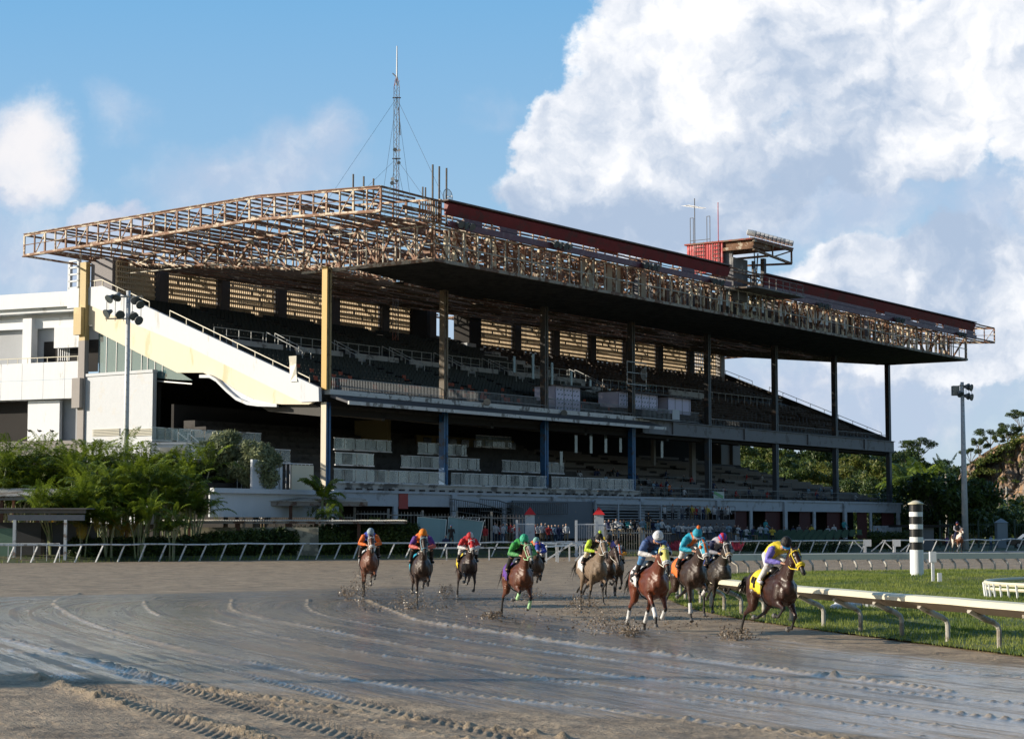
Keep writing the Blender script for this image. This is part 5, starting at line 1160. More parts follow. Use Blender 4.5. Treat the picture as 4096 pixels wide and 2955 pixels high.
# small palm behind the canopy and pots
def fanpalm(px,py,Y,H_,L,nf,lb,trunkm,name='palm_tree',zb=0.,grp=None,tr=.11,drp=.17):
    rg=random.Random(int(px)); x,zt=wy(px,py,Y); r=thing(name,lb,'palm',(x,Y,zb)); h=zt-zb-L*.35; b=MB(); b.tube([(0,0,-.2),(.02,0,h*.5),(0,0,h)],[tr*1.4,tr*1.1,tr*.8],8); b.build('trunk',trunkm,r); vs=[]
    for q in range(nf): frond(vs,(0,0,h),6.28*q/nf*1.62+rg.uniform(-.3,.3),rg.uniform(-.1,1.3),L*rg.uniform(.8,1.1),30,.34*L,drp,rg,.035*L/1.6)
    quads_obj('crown',vs,fr_m,r)
    if grp: r['group']=grp
    return r
fanpalm(1290,1958,142,3,2.3,17,'small palm spreading its crown just above the near end of the walkway roof',stem,drp=.24)
fanpalm(1312,2035,139.5,3,1.4,12,'bushy hanging palm under the walkway roof',stem,drp=.35)
for px,py,Y,lb in ((3620,1900,262,'leftmost royal palm with a white trunk right of the last column'),(3668,1888,268,'middle royal palm right of the last column'),(3700,1905,256,'royal palm just behind the cap of the striped pole')): fanpalm(px,py,Y,10,4.2,18,lb,royal,'royal_palm',grp='royal palms',tr=.28)
fanpalm(3783,1862,252,10,3.2,7,'bright yellow-green palm spear above the big round tree',royal,'royal_palm',tr=.2,drp=.04)
# broad-leaved trees in front of the stand
def broad(px,pytop,pybot,Y,wpx,seed,lb):
    rg=random.Random(seed); x,zt=wy(px,pytop,Y); _,zb=wy(px,pybot,Y); w=wpx/FP*Y; r=thing('broadleaf_tree',lb,'tree',(x,Y,0)); b=MB(); tips=[];rads=[]
    b.tube([(0,0,0),(.05,0,zb*.6),(0,0,zb)],[.22,.17,.14],8)
    for i in range(34):
        a=rg.uniform(0,6.28); f=rg.random(); z=zb+(zt-zb)*(.12+.80*f); rad=w/2*math.sin(math.pi*(.18+.72*f))**.8*rg.uniform(.35,.85); tip=(math.cos(a)*rad,math.sin(a)*rad,z); mid=(tip[0]*.4,tip[1]*.4,(zb+z)/2); b.tube([(0,0,zb*.8),mid,tip],[.1,.05,.015],5); tips.append(tip); s=rg.uniform(.6,1.0); rads.append((s,s,s*.8))
    b.build('trunk',barkm,r); me=leafmesh('crown',tips,rads,16000,.075,seed,[L4],2.2); o=D.objects.new('crown',me); COL.objects.link(o); o.parent=r
broad(905,1735,1925,143,230,71,'grey-green broadleaf tree left of the pair in front of the end balcony'); broad(1022,1768,1960,141.5,190,72,'grey-green broadleaf tree right of the pair in front of the end balcony')
# hedges
def hedge(C,R,n_,lb,seed,mts,size=.06,name='hedge'):
    me=leafmesh(name,C,R,n_,size,seed,mts,1.8); o=D.objects.new(name,me); COL.objects.link(o); tag(o,lb,'hedge'); return o
rg=random.Random(9); C_=[];R_=[]
for px in range(300,1670,22):
    top=np.interp(px,[300,700,900,1200,1400,1500,1600,1670],[2150,2150,2125,2110,2092,2075,2080,2100])+rg.uniform(-5,5); Y=float(np.interp(px,[300,1670],[127,142])); x,zt=wy(px,top,Y); C_.append((x,Y+rg.uniform(-.2,.3),zt*.5)); R_.append((.5,.55,zt*.55))
hedge(C_,R_,52000,'long dark green hedge running behind the outer rail',10,[L1,L2],.075)
C_=[(wy(px,2100,Y)[0],Y,.45) for px,Y in [(px,146+(px-1650)*.008) for px in range(1950,2310,14)]]; hedge(C_,[(.35,.5,.5)]*len(C_),6000,'low clipped hedge below the picket fence right of the glass sheets',11,[L2,L1])
C_=[(wy(px,2100,176)[0],176,1.) for px in range(3480,3640,10)]; hedge(C_,[(.4,.6,.9)]*len(C_),5000,'clipped hedge at the foot of the last grandstand column',12,[L1,L2])
C_=[(wy(px,2100,168)[0],168,.5) for px in range(2380,3400,14)]; hedge(C_,[(.5,.6,.6)]*len(C_),9000,'low dark hedge along the front of the lower seats',13,[L1,L1],.06)
pk=leafmat('pink_leaf',(.30,.02,.05),(.62,.10,.16),.5,.2,2.)
for i,(pa,pb,lb) in enumerate(((2680,2790,'pink-leaved cordyline clump right of the white-helmeted jockey'),(2795,2870,'reddish cordyline clump between the turquoise and striped helmets'),(2872,2965,'bright pink cordyline clump right of the striped helmet'))):
    rg=random.Random(i); vs=[]
    for q in range(130):
        x,_=wy(rg.uniform(pa,pb),2130,151+rg.uniform(-.6,.6)); c=Vector((x,151+rg.uniform(-.6,.6),.35)); d=Vector((rg.uniform(-.6,.6),rg.uniform(-.6,.6),1)).normalized()*rg.uniform(.5,1.0); w=Vector((.05,.02,0)); vs.append((c,c+d*.5-w,c+d,c+d*.5+w))
    o=quads_obj('cordyline_shrub',vs,pk,None); tag(o,lb,'shrub','pink cordyline clumps')
# ============================================================ SHEDS, WALKWAY ROOFS, FENCES
corr=mat('corrugated_roof',(.55,.53,.48),.6,.15,1.,(.30,.24,.18),.3); rpost=mat('rusty_post',(.12,.055,.035),.8,.2,3.)
def roofrun(name,lb,p0,p1,depth,z,th,posts,thick_m=corr,slope=.12):
    r=thing(name,lb,'walkway'); a=Vector((*p0,z)); c=Vector((*p1,z)); d=(c-a).normalized(); nrm=Vector((-d.y,d.x,0))
    b=MB(); L=(c-a).length; k=0.
    while k<L: 
        e=min(k+.18,L); b.prism([a+d*k,a+d*k+nrm*depth+Vector((0,0,slope*depth)),a+d*k+nrm*depth+Vector((0,0,slope*depth+.03)),a+d*k+Vector((0,0,.03))],d*.1); b.prism([a+d*(k+.1)+Vector((0,0,.02)),a+d*(k+.1)+nrm*depth+Vector((0,0,slope*depth+.02)),a+d*(k+.1)+nrm*depth+Vector((0,0,slope*depth+.05)),a+d*(k+.1)+Vector((0,0,.05))],d*.08); k+=.18
    b.build('corrugated_roof',thick_m,r); b=MB(); b.bar(a+nrm*.15+Vector((0,0,-th/2-.01)),c+nrm*.15+Vector((0,0,-th/2-.01)),.06,th); b.bar(a+nrm*(depth-.1)+Vector((0,0,-th/2-.01)),c+nrm*(depth-.1)+Vector((0,0,-th/2-.01)),.06,th); b.build('gutter_beam',mat('gutter_grey',(.28,.26,.24),.7,.2,1.5,(.13,.08,.06),.4),r)
    for t in posts: 
        b=MB(); q_=a+d*(L*t)+nrm*.5; b.box((q_.x-.12,q_.y-.12,-.1),(q_.x+.12,q_.y+.12,z-th)); b.build('post',rpost,r)
    return r
def wz(px,py,Y): return wy(px,py,Y)[1]
roofrun('walkway_canopy','long corrugated walkway canopy on rusty posts behind the palms',(wy(300,1,137)[0],137),(wy(1472,2002,143)[0],143),2.6,wz(1472,2006,143),.32,(.02,.2,.4,.56,.74,.91))
roofrun('walkway_canopy','tilted corrugated canopy at the left edge above the shed',(wy(-260,1,134)[0],134),(wy(300,1,135.5)[0],135.5),3.,wz(150,1985,135),.25,(.3,.55,.8),slope=.2)
roofrun('lower_canopy','low corrugated canopy running along the top of the hedge',(wy(690,1,134)[0],134),(wy(1640,1,139)[0],139),1.6,wz(1300,2084,136.5),.16,(.1,.3,.5,.62,.8),slope=.05)
b=MB(); b.box((wy(690,1,136)[0],136.3,-.1),(wy(1300,1,138)[0],136.6,wz(1000,2108,137))); o=b.build('garden_wall',mat('grubby_cream_wall',(.42,.38,.28),.85,.2,1.,(.20,.19,.15),.4)); tag(o,'grubby cream wall between the low canopy and the hedge','wall')
# shed with wide lintel, green cupboard
S0=thing('open_shed','dark open shed with a grey lintel and two white posts at the left edge','shed',(0,0,0)); Ys=124.5
def sx(px): return wy(px,2100,Ys)[0]
b=MB(); b.box((sx(30),Ys,wz(1,2081,Ys)),(sx(335),Ys+.3,wz(1,2058,Ys))); b.build('lintel',mat('shed_grey',(.20,.21,.23),.7,.15,1.),S0)
b=MB(); b.box((sx(-250),Ys-.3,wz(1,2036,Ys)),(sx(350),Ys+5,wz(1,2031,Ys))); b.box((sx(-250),Ys,wz(1,2052,Ys)),(sx(340),Ys+.25,wz(1,2036,Ys))); b.build('roof',mat('shed_roof',(.13,.13,.13),.8,.2,1.),S0)
for a_,c_ in ((53,65),(257,268)): b=MB(); b.box((sx(a_),Ys-.1,-.1),(sx(c_),Ys+.1,wz(1,2078,Ys))); b.build('post',mat('shed_post',(.50,.54,.58),.6,.2,3.,(.25,.2,.17),.3),S0)
b=MB(); b.box((sx(-250),Ys+3.4,-.1),(sx(340),Ys+3.6,2.6)); b.build('back_wall',mat('shed_wall',(.07,.075,.085),.8,.2,1.),S0); b=MB(); b.box((sx(115),Ys+3.3,-.1),(sx(131),Ys+3.42,2.5)); b.build('door_jamb',interior,S0)
b=MB(); b.box((sx(-250),Ys+.6,-.1),(sx(43),Ys+1.2,wz(1,2112,Ys))); o=b.build('green_cupboard',mat('dull_green_paint',(.10,.18,.13),.7,.1,2.)); tag(o,'dull green cupboard wall inside the shed at the left edge','cupboard')
lowrail((sx(-200),Ys-1.2),(sx(258),Ys-1.2),wz(1,2172,Ys)*1.,10,'thin white pipe fence in front of the open shed',r_=.03)
# second storey supports (orange props) behind tilted canopy
for q,px in enumerate((35,217,252)):
    b=MB(); x_=wy(px,2000,134)[0]; b.box((x_-.08,135.2,2.9),(x_+.08,135.4,4.4)); o=b.build('orange_prop',mat('orange_prop_paint',(.42,.16,.08),.7,.1,2.)); tag(o,['orange prop under the tilted canopy nearest the left edge','orange prop under the tilted canopy left of the yellow palm fronds','orange prop behind the yellow palm fronds'][q],'post')
# picket fence of tall steel pales, six bays
fm=mat('fence_steel',(.30,.29,.27),.6,.15,3.,(.18,.14,.11),.3)
def pales(p0,p1,z0,z1,step,lb,name='picket_fence',grp='steel picket fence bays',m_=fm,w=.05,pm=None,over=.25):
    r=thing(name,lb,'fence',(p0[0],p0[1],0)); d=Vector((p1[0]-p0[0],p1[1]-p0[1],0)); L=d.length; d.normalize(); b=MB(); k=step
    while k<L-.05: q_=d*k; b.bar((q_.x,q_.y,z0),(q_.x,q_.y,z1),w,w*.6); k+=step
    b.build('pales',m_,r); b=MB(); q_=d*L; b.bar((0,0,z1-over),(q_.x,q_.y,z1-over),.06,.09); b.bar((0,0,z0+.2),(q_.x,q_.y,z0+.2),.06,.09); b.build('rail',m_,r)
    b=MB(); b.box((-.09,-.09,-.2),(.09,.09,z1+.25)); b.build('post',pm or m_,r); return r
fx=[1330,1433,1565,1699,1833,1968,2102]; fy=[2050,2035,2040,2047,2050,2052,2058]
for i in range(6):
    Ya=144+i*1.2; Yb=144+(i+1)*1.2
    pales((wy(fx[i],1,Ya)[0],Ya),(wy(fx[i+1],1,Yb)[0],Yb),.2,wz(1,fy[i]+6,Ya),.27,['picket fence bay behind the hanging palm','picket fence bay above the grey-helmeted jockey','picket fence bay left of the orange helmet','picket fence bay above the left glass sheet','picket fence bay above the right glass sheet','picket fence bay left of the first red-capped pier'][i])
pales((wy(2412,1,147)[0],147),(wy(2550,1,149)[0],149),.2,wz(1,2118,148),.24,'picket fence bay right of the second red-capped pier')
pales((wy(2550,1,149)[0],149),(wy(2672,1,151)[0],151),.2,wz(1,2120,150),.24,'picket fence bay ending beside the white-helmeted jockey')
pales((wy(1000,1,146)[0],146),(wy(1330,1,147)[0],147),.6,wz(1,2052,146),.16,'white low picket fence under the walkway canopy','white_picket_fence',None,white,.035)
for px0,px1,Yq,y0,lb in ((2067,2135,145,2092,'narrow white picket gate leaning on the first red-capped pier'),(2299,2378,143,2093,'tall white picket gate left of the second red-capped pier'),(2380,2412,144.5,2097,'white picket gate leaf in front of the second pier')):
    pales((wy(px0,1,Yq)[0],Yq),(wy(px1,1,Yq)[0],Yq),.1,wz(1,y0,Yq),.13,lb,'picket_gate','white picket gates',white,.04,over=.06)
for px,py,lb in ((2120,2058,'white pier with a red pyramid cap above the green-helmeted jockey'),(2395,2058,'white pier with a red pyramid cap left of the white-helmeted jockey')):
    Y=150.; x,zt=wy(px,py,Y); r=thing('gate_pier',lb,'pier',(x,Y,0),group='red-capped gate piers'); b=MB(); w=.37; b.box((-w,-w,-.2),(w,w,zt)); b.build('shaft',mat('pier_white',(.58,.62,.66),.7,.08,1.,(.4,.4,.4),.2),r); b=MB(); w=.48
    k=[(-w,-w,zt),(w,-w,zt),(w,w,zt),(-w,w,zt)]; ap_=(0,0,zt+.62); b.poly(k[::-1]); [b.poly([k[i],k[(i+1)%4],ap_]) for i in range(4)]; b.build('pyramid_cap',mat('red_cap',(.62,.03,.03),.5,.08,2.),r)
# tilted sheets of teal glass
for i,(Q,lb) in enumerate((([(1672,2066),(1786,2077),(1778,2172),(1664,2170)],'dusty teal glass sheet tilted left of the standing man'),([(1795,2067),(1935,2086),(1917,2170),(1786,2172)],'broken teal glass sheet with a torn white top edge behind the standing man'))):
    Yq=141.5+i*.4; r=thing('glass_sheet',lb,'glass sheet',group='teal glass sheets'); P_=[(*wy(px,py,Yq+.3*(k<2)),) for k,(px,py) in enumerate(Q)]; poly=[(p[0],Yq+.3*(k<2),p[1]) for k,p in enumerate(P_)]; b=MB(); b.prism(poly,(0,.04,0)); b.build('pane',glass_teal,r); b=MB()
    for a,c_ in zip(poly,poly[1:]+poly[:1]): b.bar(a,c_,.05)
    b.build('frame_edge',mat('teal_frame',(.45,.55,.55),.5,.2,3.),r)
    if i: 
        b=MB()
        for q in range(14): x0=poly[0][0]+(poly[1][0]-poly[0][0])*q/13; z0=poly[0][2]+(poly[1][2]-poly[0][2])*q/13; b.bar((x0,Yq+.25,z0-.02),(x0+.1,Yq+.2,z0+.06+.08*((q*7)%3)),.09,.03)
        b.build('torn_edge',white,r)
# dark canopy / kiosk beside the stand, fence posts right
S1=thing('dark_kiosk','low dark kiosk with a wide flat roof right of the grandstand','kiosk'); Yk=182.
def kx(px): return wy(px,1,Yk)[0]
b=MB(); b.box((kx(3552),Yk,wz(1,2108,Yk)),(kx(3760),Yk+4,wz(1,2098,Yk))); b.build('roof',interior,S1); b=MB(); b.box((kx(3612),Yk+.5,0),(kx(3700),Yk+3,wz(1,2108,Yk))); b.build('wall',mat('kiosk_grey',(.16,.17,.18),.8,.1,1.),S1); b=MB(); b.box((kx(3566),Yk,0),(kx(3570),Yk+.1,wz(1,2108,Yk))); b.build('post',mat('pier_grey',(0,0,0)),S1)
x,zt=wy(4004,2090,200); r=thing('gate_pier','blue-grey gate pier with a small pyramid top at the right','pier',(x,200,0)); b=MB(); b.box((-.55,-.55,0),(.55,.55,zt)); b.build('shaft',mat('blue_grey_pier',(.25,.31,.36),.7,.1,1.),r); b=MB(); k=[(-.65,-.65,zt),(.65,-.65,zt),(.65,.65,zt),(-.65,.65,zt)]; [b.poly([k[i],k[(i+1)%4],(0,0,zt+.5)]) for i in range(4)]; b.build('pyramid_cap',mat('blue_grey_pier',(0,0,0)),r)
for i,(pa,pb,lb) in enumerate(((3720,3860,'dark green railing left of the right floodlight mast'),(3870,3995,'dark green railing between the mast and the blue-grey pier'),(4012,4120,'dark green railing behind the parked car'))):
    pales((wy(pa,1,203)[0],203),(wy(pb,1,203)[0],203),.1,wz(1,2088,203),.3,lb,'green_railing','dark green railings',mat('green_rail_paint',(.04,.07,.05),.6,.1,2.),.05)
# parked car at the right edge
x,_=wy(4070,1,195); CR=thing('parked_car','dark estate car parked behind the rail at the right edge','car',(x,195,.0)); paint=mat('dark_car_paint',(.02,.022,.03),.25,.05,1.,coat=.6)
b=MB(); b.prism([(-2.2,-.85,.35),(-2.25,-.85,.75),(-1.9,-.85,.95),(-1.1,-.85,1.0),(-.5,-.85,1.5),(1.3,-.85,1.55),(1.9,-.85,1.05),(2.2,-.85,.95),(2.25,-.85,.35)],(0,1.7,0)); b.build('body',paint,CR)
b=MB(); b.prism([(-.95,-.87,1.03),(-.42,-.87,1.44),(.2,-.87,1.47),(.2,-.87,1.03)],(0,.02,0)); b.prism([(.27,-.87,1.03),(.27,-.87,1.47),(1.25,-.87,1.49),(1.75,-.87,1.06)],(0,.02,0)); b.build('side_window',mat('car_glass',(.06,.07,.08),.08,.05,1.),CR)
for xx in (-1.4,1.4):
    w_=MB(); w_.tube([(xx,-.9,.33),(xx,-.65,.33)],.33,16); wo=w_.build('wheel',mat('tyre',(.02,.02,.02),.8,.1,2.),CR); w_=MB(); w_.tube([(xx,-.92,.33),(xx,-.9,.33)],.2,12); w_.build('rim',galv,wo)

# off-frame on the left: unseen trees and mast added to shade the foreground mud
for k,(x_,y_,h_) in enumerate(((-27.5,29.6,8.0),(-31.,28.2,6.5))):
    plant(1 if k else 0,x_,y_,0,h_/11.,k*2.1,['leafy tree standing outside the picture left of the foreground mud','smaller tree outside the picture beyond the leafy one'][k],'trees outside the left edge')
b=MB(); b.tube([(0,0,-.2),(0,0,17)],[.30,.22],12); b.box((-1.6,-.3,15.8),(1.6,.3,16.9)); o=b.build('floodlight_mast',MATS['mast_steel']); o.location=(-29,26.6,0); tag(o,'floodlight mast outside the picture whose shadow crosses the foreground mud','light mast')

r=thing('ramp_railing','black sloping ramp railings in front of the grey podium wall','railing',(C0[0],C0[1],0),BANG); b=MB()
for (xa,ya,xb,yb) in ((1800,1994,1905,2010),(1905,2010,2040,2045),(1920,1996,1990,2000),(1990,2000,2090,2032),(2030,2010,2270,2012)):
    a_=pt(xa,ya,-1.9); c_q=pt(xb,yb,-1.9); b.bar((a_[0],-1.9,a_[1]),(c_q[0],-1.9,c_q[1]),.07); b.bar((a_[0],-1.9,a_[1]-1.),(c_q[0],-1.9,c_q[1]-1.),.06)
    k=0; nn=int((c_q[0]-a_[0])/.3)
    for k in range(nn+1): t=k/max(1,nn); b.bar((a_[0]+(c_q[0]-a_[0])*t,-1.9,a_[1]+(c_q[1]-a_[1])*t-1.),(a_[0]+(c_q[0]-a_[0])*t,-1.9,a_[1]+(c_q[1]-a_[1])*t),.03)
b.build('bars',MATS['dark_steel'],r)
# ============================================================ HORSES AND RIDERS
def chainmesh(chains,nseg=12):
    """closed elliptical tubes with rounded ends -> (verts, faces).  a chain is a list of (point, r_side, r_up)"""
    V_=[];F_=[]
    for ch in chains:
        P=[Vector(c[0]) for c in ch]; ra=[c[1] for c in ch]; rb=[c[2] if len(c)>2 else c[1] for c in ch]
        d0=(P[1]-P[0]).normalized(); d1=(P[-1]-P[-2]).normalized()
        P=[P[0]-d0*min(ra[0],rb[0])*.75,P[0]-d0*min(ra[0],rb[0])*.4]+P+[P[-1]+d1*min(ra[-1],rb[-1])*.4,P[-1]+d1*min(ra[-1],rb[-1])*.75]
        ra=[ra[0]*.35,ra[0]*.8]+ra+[ra[-1]*.8,ra[-1]*.35]; rb=[rb[0]*.35,rb[0]*.8]+rb+[rb[-1]*.8,rb[-1]*.35]
        base=len(V_); n_=len(P)
        for i,p in enumerate(P):
            d=(P[min(i+1,n_-1)]-P[max(i-1,0)]).normalized(); s=Vector((0,1,0)); s=(s-d*s.dot(d))
            s=s.normalized() if s.length>.2 else Vector((1,0,0)); u=d.cross(s).normalized()
            for j in range(nseg): t=2*math.pi*j/nseg; V_.append(tuple(p+s*(ra[i]*math.cos(t))+u*(rb[i]*math.sin(t))))
        for i in range(n_-1):
            for j in range(nseg): a=base+i*nseg+j; b=base+i*nseg+(j+1)%nseg; F_.append((a,b,b+nseg,a+nseg))
        F_.append(tuple(base+j for j in reversed(range(nseg)))); e=base+(n_-1)*nseg; F_.append(tuple(e+j for j in range(nseg)))
    return V_,F_
DG=None
def remeshed(name,chains,vox,smooth=4,fac=.5):
    """one continuous skin grown over all chains"""
    V_,F_=chainmesh(chains); me=D.meshes.new(name+'_cage'); me.from_pydata(V_,[],F_); ob=D.objects.new(name+'_cage',me); COL.objects.link(ob)
    r=ob.modifiers.new('r','REMESH'); r.mode='VOXEL'; r.voxel_size=vox; r.use_smooth_shade=True
    if smooth: s=ob.modifiers.new('s','SMOOTH'); s.iterations=smooth; s.factor=fac
    dg=bpy.context.evaluated_depsgraph_get(); ev=ob.evaluated_get(dg); out=D.meshes.new_from_object(ev); out.name=name
    D.objects.remove(ob); D.meshes.remove(me); out.polygons.foreach_set('use_smooth',[True]*len(out.polygons)); return out
def face_centers(me):
    n_=len(me.polygons); c=np.empty(n_*3,np.float32); me.polygons.foreach_get('center',c); return c.reshape(-1,3)
def segdist(C,a,b):
    a=np.array(a,float); b=np.array(b,float); ab=b-a; t=np.clip(((C-a)@ab)/(ab@ab+1e-9),0,1); return np.linalg.norm(C-(a+t[:,None]*ab),axis=1)
def coat(name,c,c2=None,gloss=.38,mudamt=.35,mudc=(.20,.145,.095)):
    if name in MATS: return MATS[name]
    if name.startswith('coat'): c=tuple(x*.62 for x in c); c2=tuple(x*.7 for x in c2) if c2 else None; gloss-=.06
    m=D.materials.new(name); m.use_nodes=True; q=NT(m.node_tree); co=q.n('ShaderNodeTexCoord').outputs['Object']
    f=q.noise(co,3.,4,.6); g=q.noise(co,26.,4,.7); base=q.mix(q.ramp(f,.3,.7),c,c2 or tuple(x*1.55 for x in c)); gloss=gloss+.12
    g2=q.noise(co,60.,2,.6); sp=q.m('MAXIMUM',q.ramp(g,.70-mudamt*.25,.74-mudamt*.2),q.m('MULTIPLY',q.ramp(g2,.64-mudamt*.12,.68-mudamt*.12),.9)); cc=q.mix(q.m('MULTIPLY',sp,min(.8,mudamt*1.2)),base,mudc)
    b=q.n('ShaderNodeBsdfPrincipled'); q.l(cc,b.inputs['Base Color']); q.l(q.ramp(sp,0,1,gloss,.75),b.inputs['Roughness']); b.inputs['Specular IOR Level'].default_value=.4
    bn=q.n('ShaderNodeBump'); sk=name.startswith('silk'); bn.inputs['Strength'].default_value=.9 if sk else .55; bn.inputs['Distance'].default_value=.035 if sk else .045; q.l(q.noise(co,8. if sk else 5.5,4,.55,.8 if sk else .3),bn.inputs['Height']); q.l(bn.outputs[0],b.inputs['Normal'])
    q.l(b.outputs[0],q.n('ShaderNodeOutputMaterial').inputs[0]); MATS[name]=m; return m
def cloth(name,c,rough=.5,mudamt=.3): return coat('silk_'+name,c,tuple(x*.8 for x in c),rough,mudamt)
BLACKP=coat('black_points',(.010,.009,.009),None,.45,.15); HOOF=mat('hoof_grey',(.10,.095,.09),.5,.2,8.); WHITEB=cloth('white_bandage',(.66,.66,.62),.7,.35); SKIN=mat('rider_skin',(.42,.22,.14),.5,.06,6.)
EYE=mat('eye_black',(.006,.005,.005),.08,.0,1.); LEATH=mat('black_leather',(.012,.011,.011),.35,.15,6.); GOG=mat('goggle_dark',(.015,.015,.02),.08,.0,1.)
def leg(side,kind,ang,root):
    """joint list for one leg. ang = angles from straight down, + forward"""
    pts=[Vector((root[0],side*root[1],root[2]))]; L=(.40,.33,.13,.07) if kind=='f' else (.36,.45,.40,.13,.07)
    for l,a in zip(L,ang): a=R(a); pts.append(pts[-1]+Vector((math.sin(a)*l,0,-math.cos(a)*l)))
    return pts
POSES={ # fore: forearm, cannon, pastern, hoof ; hind: thigh, gaskin, cannon, pastern, hoof
 'A':dict(fr=(70,-56,-108,-70),fl=(42,-36,-92,-60),hr=(0,-66,-32,0,15),hl=(50,-52,-72,-88,-88)),
 'B':dict(fr=(12,4,25,35),fl=(72,-62,-115,-85),hr=(0,-75,-60,-60,-70),hl=(26,-70,-75,-80,-80)),
 'C':dict(fr=(-18,-30,10,25),fl=(62,-66,-120,-100),hr=(48,-30,-8,20,20),hl=(20,-72,-60,-60,-60)),
 'D':dict(fr=(52,40,10,5),fl=(34,-52,-100,-70),hr=(4,-62,-30,0,15),hl=(50,-35,-40,-40,-40)),
 'S':dict(fr=(4,0,25,25),fl=(-6,-2,25,25),hr=(18,-30,0,25,25),hl=(26,-34,2,25,25)),
}
def make_horse(label,px,Y,phi,pose,coatm,rider=None,sc=1.,neck=0.,yaw=0.,socks=None,fronts=None,hood=None,roll=None,bridle=None,clothc=None,num=None,blaze=False,mane=(.012,.010,.01),group='racing horses',name='horse',lift=0.,x_world=None,dusty=None,roots=None):
    x=wy(px,2300,Y)[0] if x_world is None else x_world
    P=POSES[pose]; RT=lambda p: Vector(p)
    n1=neck; 
    def rot(p,c,a): v=Vector(p)-Vector(c); a=R(a); return Vector((c[0]+v.x*math.cos(a)-v.z*math.sin(a),p[1],c[2]+v.x*math.sin(a)+v.z*math.cos(a)))
    nb=(.60,0,1.36)
    neckp=[rot(p,nb,n1) for p in ((.50,0,1.34),(.76,0,1.50),(.98,0,1.68),(1.17,0,1.84))]
    poll=neckp[-1]+Vector((.04,0,.03)); yw=R(yaw); hp=R(-56+n1*.4)
    hd=Vector((math.cos(hp)*math.cos(yw),math.cos(hp)*math.sin(yw),math.sin(hp))); hs=Vector((-math.sin(yw),math.cos(yw),0)); hu=hd.cross(hs)*-1   # forehead normal
    if hu.x<0: hu=-hu
    H=lambda f,u=0,s=0: poll+hd*f+hu*u+hs*s
    trunk=[((-.93,0,1.27),.12,.16),((-.82,0,1.29),.23,.25),((-.60,0,1.31),.285,.29),((-.32,0,1.27),.26,.28),((-.02,0,1.21),.285,.325),((.28,0,1.19),.28,.365),((.52,0,1.22),.255,.365),((.72,0,1.24),.20,.30),((.84,0,1.24),.12,.18)]
    chains=[trunk,[(neckp[0],.16,.30),(neckp[1],.12,.215),(neckp[2],.095,.165),(neckp[3],.080,.125)],
      [(H(-.04,-.03),.062,.085),(H(.07,-.03),.088,.115),(H(.18,-.035),.088,.118),(H(.32,-.02),.062,.080),(H(.44,-.012),.048,.060),(H(.53,-.01),.050,.056),(H(.575,-.014),.043,.045)],
      [(Vector((.30,0,1.50)),.07,.09),(Vector((.50,0,1.50)),.09,.12),(neckp[1]+Vector((-.08,0,.04)),.06,.12)]]
    for s in (-1,1):
        chains.append([(H(-.05,.02,s*.055),.026,.020),(H(-.13,.055,s*.075),.022,.012),(H(-.19,.07,s*.07),.008,.006)])            # ears
        chains.append([(Vector((.62,s*.15,1.30)),.10,.17),(Vector((.60,s*.17,1.08)),.10,.14),(Vector((.48,s*.16,.98)),.09,.13)])   # shoulder, breast
        chains.append([(Vector((.74,s*.09,1.22)),.10,.13),(Vector((.76,s*.10,1.08)),.09,.10)])
        chains.append([(H(.12,-.05,s*.045),.045,.075),(H(.22,-.06,s*.035),.03,.05)]) # jowl
        chains.append([(Vector((-.62,s*.15,1.30)),.13,.22),(Vector((-.58,s*.17,1.10)),.13,.21)])
    legs={}; fz=.98; lo=9
    for key in ('fr','fl','hr','hl'):
        s=-1 if key[1]=='r' else 1
        p=leg(s,key[0],P[key],(.50,.155,fz) if key[0]=='f' else (-.62,.155,1.20)); legs[key]=p; lo=min(lo,min(q.z for q in p))
    for key,p in legs.items():
        if key[0]=='f': R1=[(.085,.115),(.048,.056),(.031,.036),(.035,.038),(.045,.050)]; chains.append([(p[0],.095,.13),(p[0].lerp(p[1],.35),.070,.085),(p[0].lerp(p[1],.8),.044,.048),(p[1],.050,.054)]); chains.append([(p[1],.048,.050),(p[1].lerp(p[2],.3),.031,.036),(p[1].lerp(p[2],.8),.030,.036),(p[2],.040,.044)]); chains.append([(p[2],.038,.042),(p[3],.036,.036)])
        else: chains.append([(p[0],.13,.22),(p[0].lerp(p[1],.6),.115,.19),(p[1],.095,.13)]); chains.append([(p[1],.09,.125),(p[1].lerp(p[2],.4),.066,.085),(p[1].lerp(p[2],.85),.040,.052),(p[2],.046,.058)]); chains.append([(p[2],.044,.055),(p[2].lerp(p[3],.25),.034,.042),(p[2].lerp(p[3],.8),.032,.038),(p[3],.042,.046)]); chains.append([(p[3],.040,.044),(p[4],.037,.037)])
    me=remeshed('horse_body',chains,.0235,5)
    mats=[coatm,BLACKP,coat('white_hair',(.55,.52,.47),None,.6,.4)] ; 
    for q in mats: me.materials.append(q)
    C=face_centers(me); dists=[];lab=[]
    for key,p in legs.items():
        sock=(socks or {}).get(key)
        segs=[(p[1],p[2],1),(p[2],p[3],1),(p[3],p[4],1)] if key[0]=='f' else [(p[2],p[3],1),(p[3],p[4],1),(p[4],p[5],1)]
        for a,b_,l in segs: dists.append(segdist(C,a,b_)); lab.append(2 if (sock=='white' and (a is not segs[0][0])) else l)
        up=(p[0],p[1]) if key[0]=='f' else (p[1],p[2]); dists.append(segdist(C,*up)+.0); lab.append(0)
    dists=np.array(dists); j=dists.argmin(0); mi=np.array(lab)[j]; mi[dists.min(0)>.12]=0
    if sum(coatm['c'] if 'c' in coatm else [0]): pass
    dm=segdist(C,H(.50),H(.60)); mi[dm<.065]=1
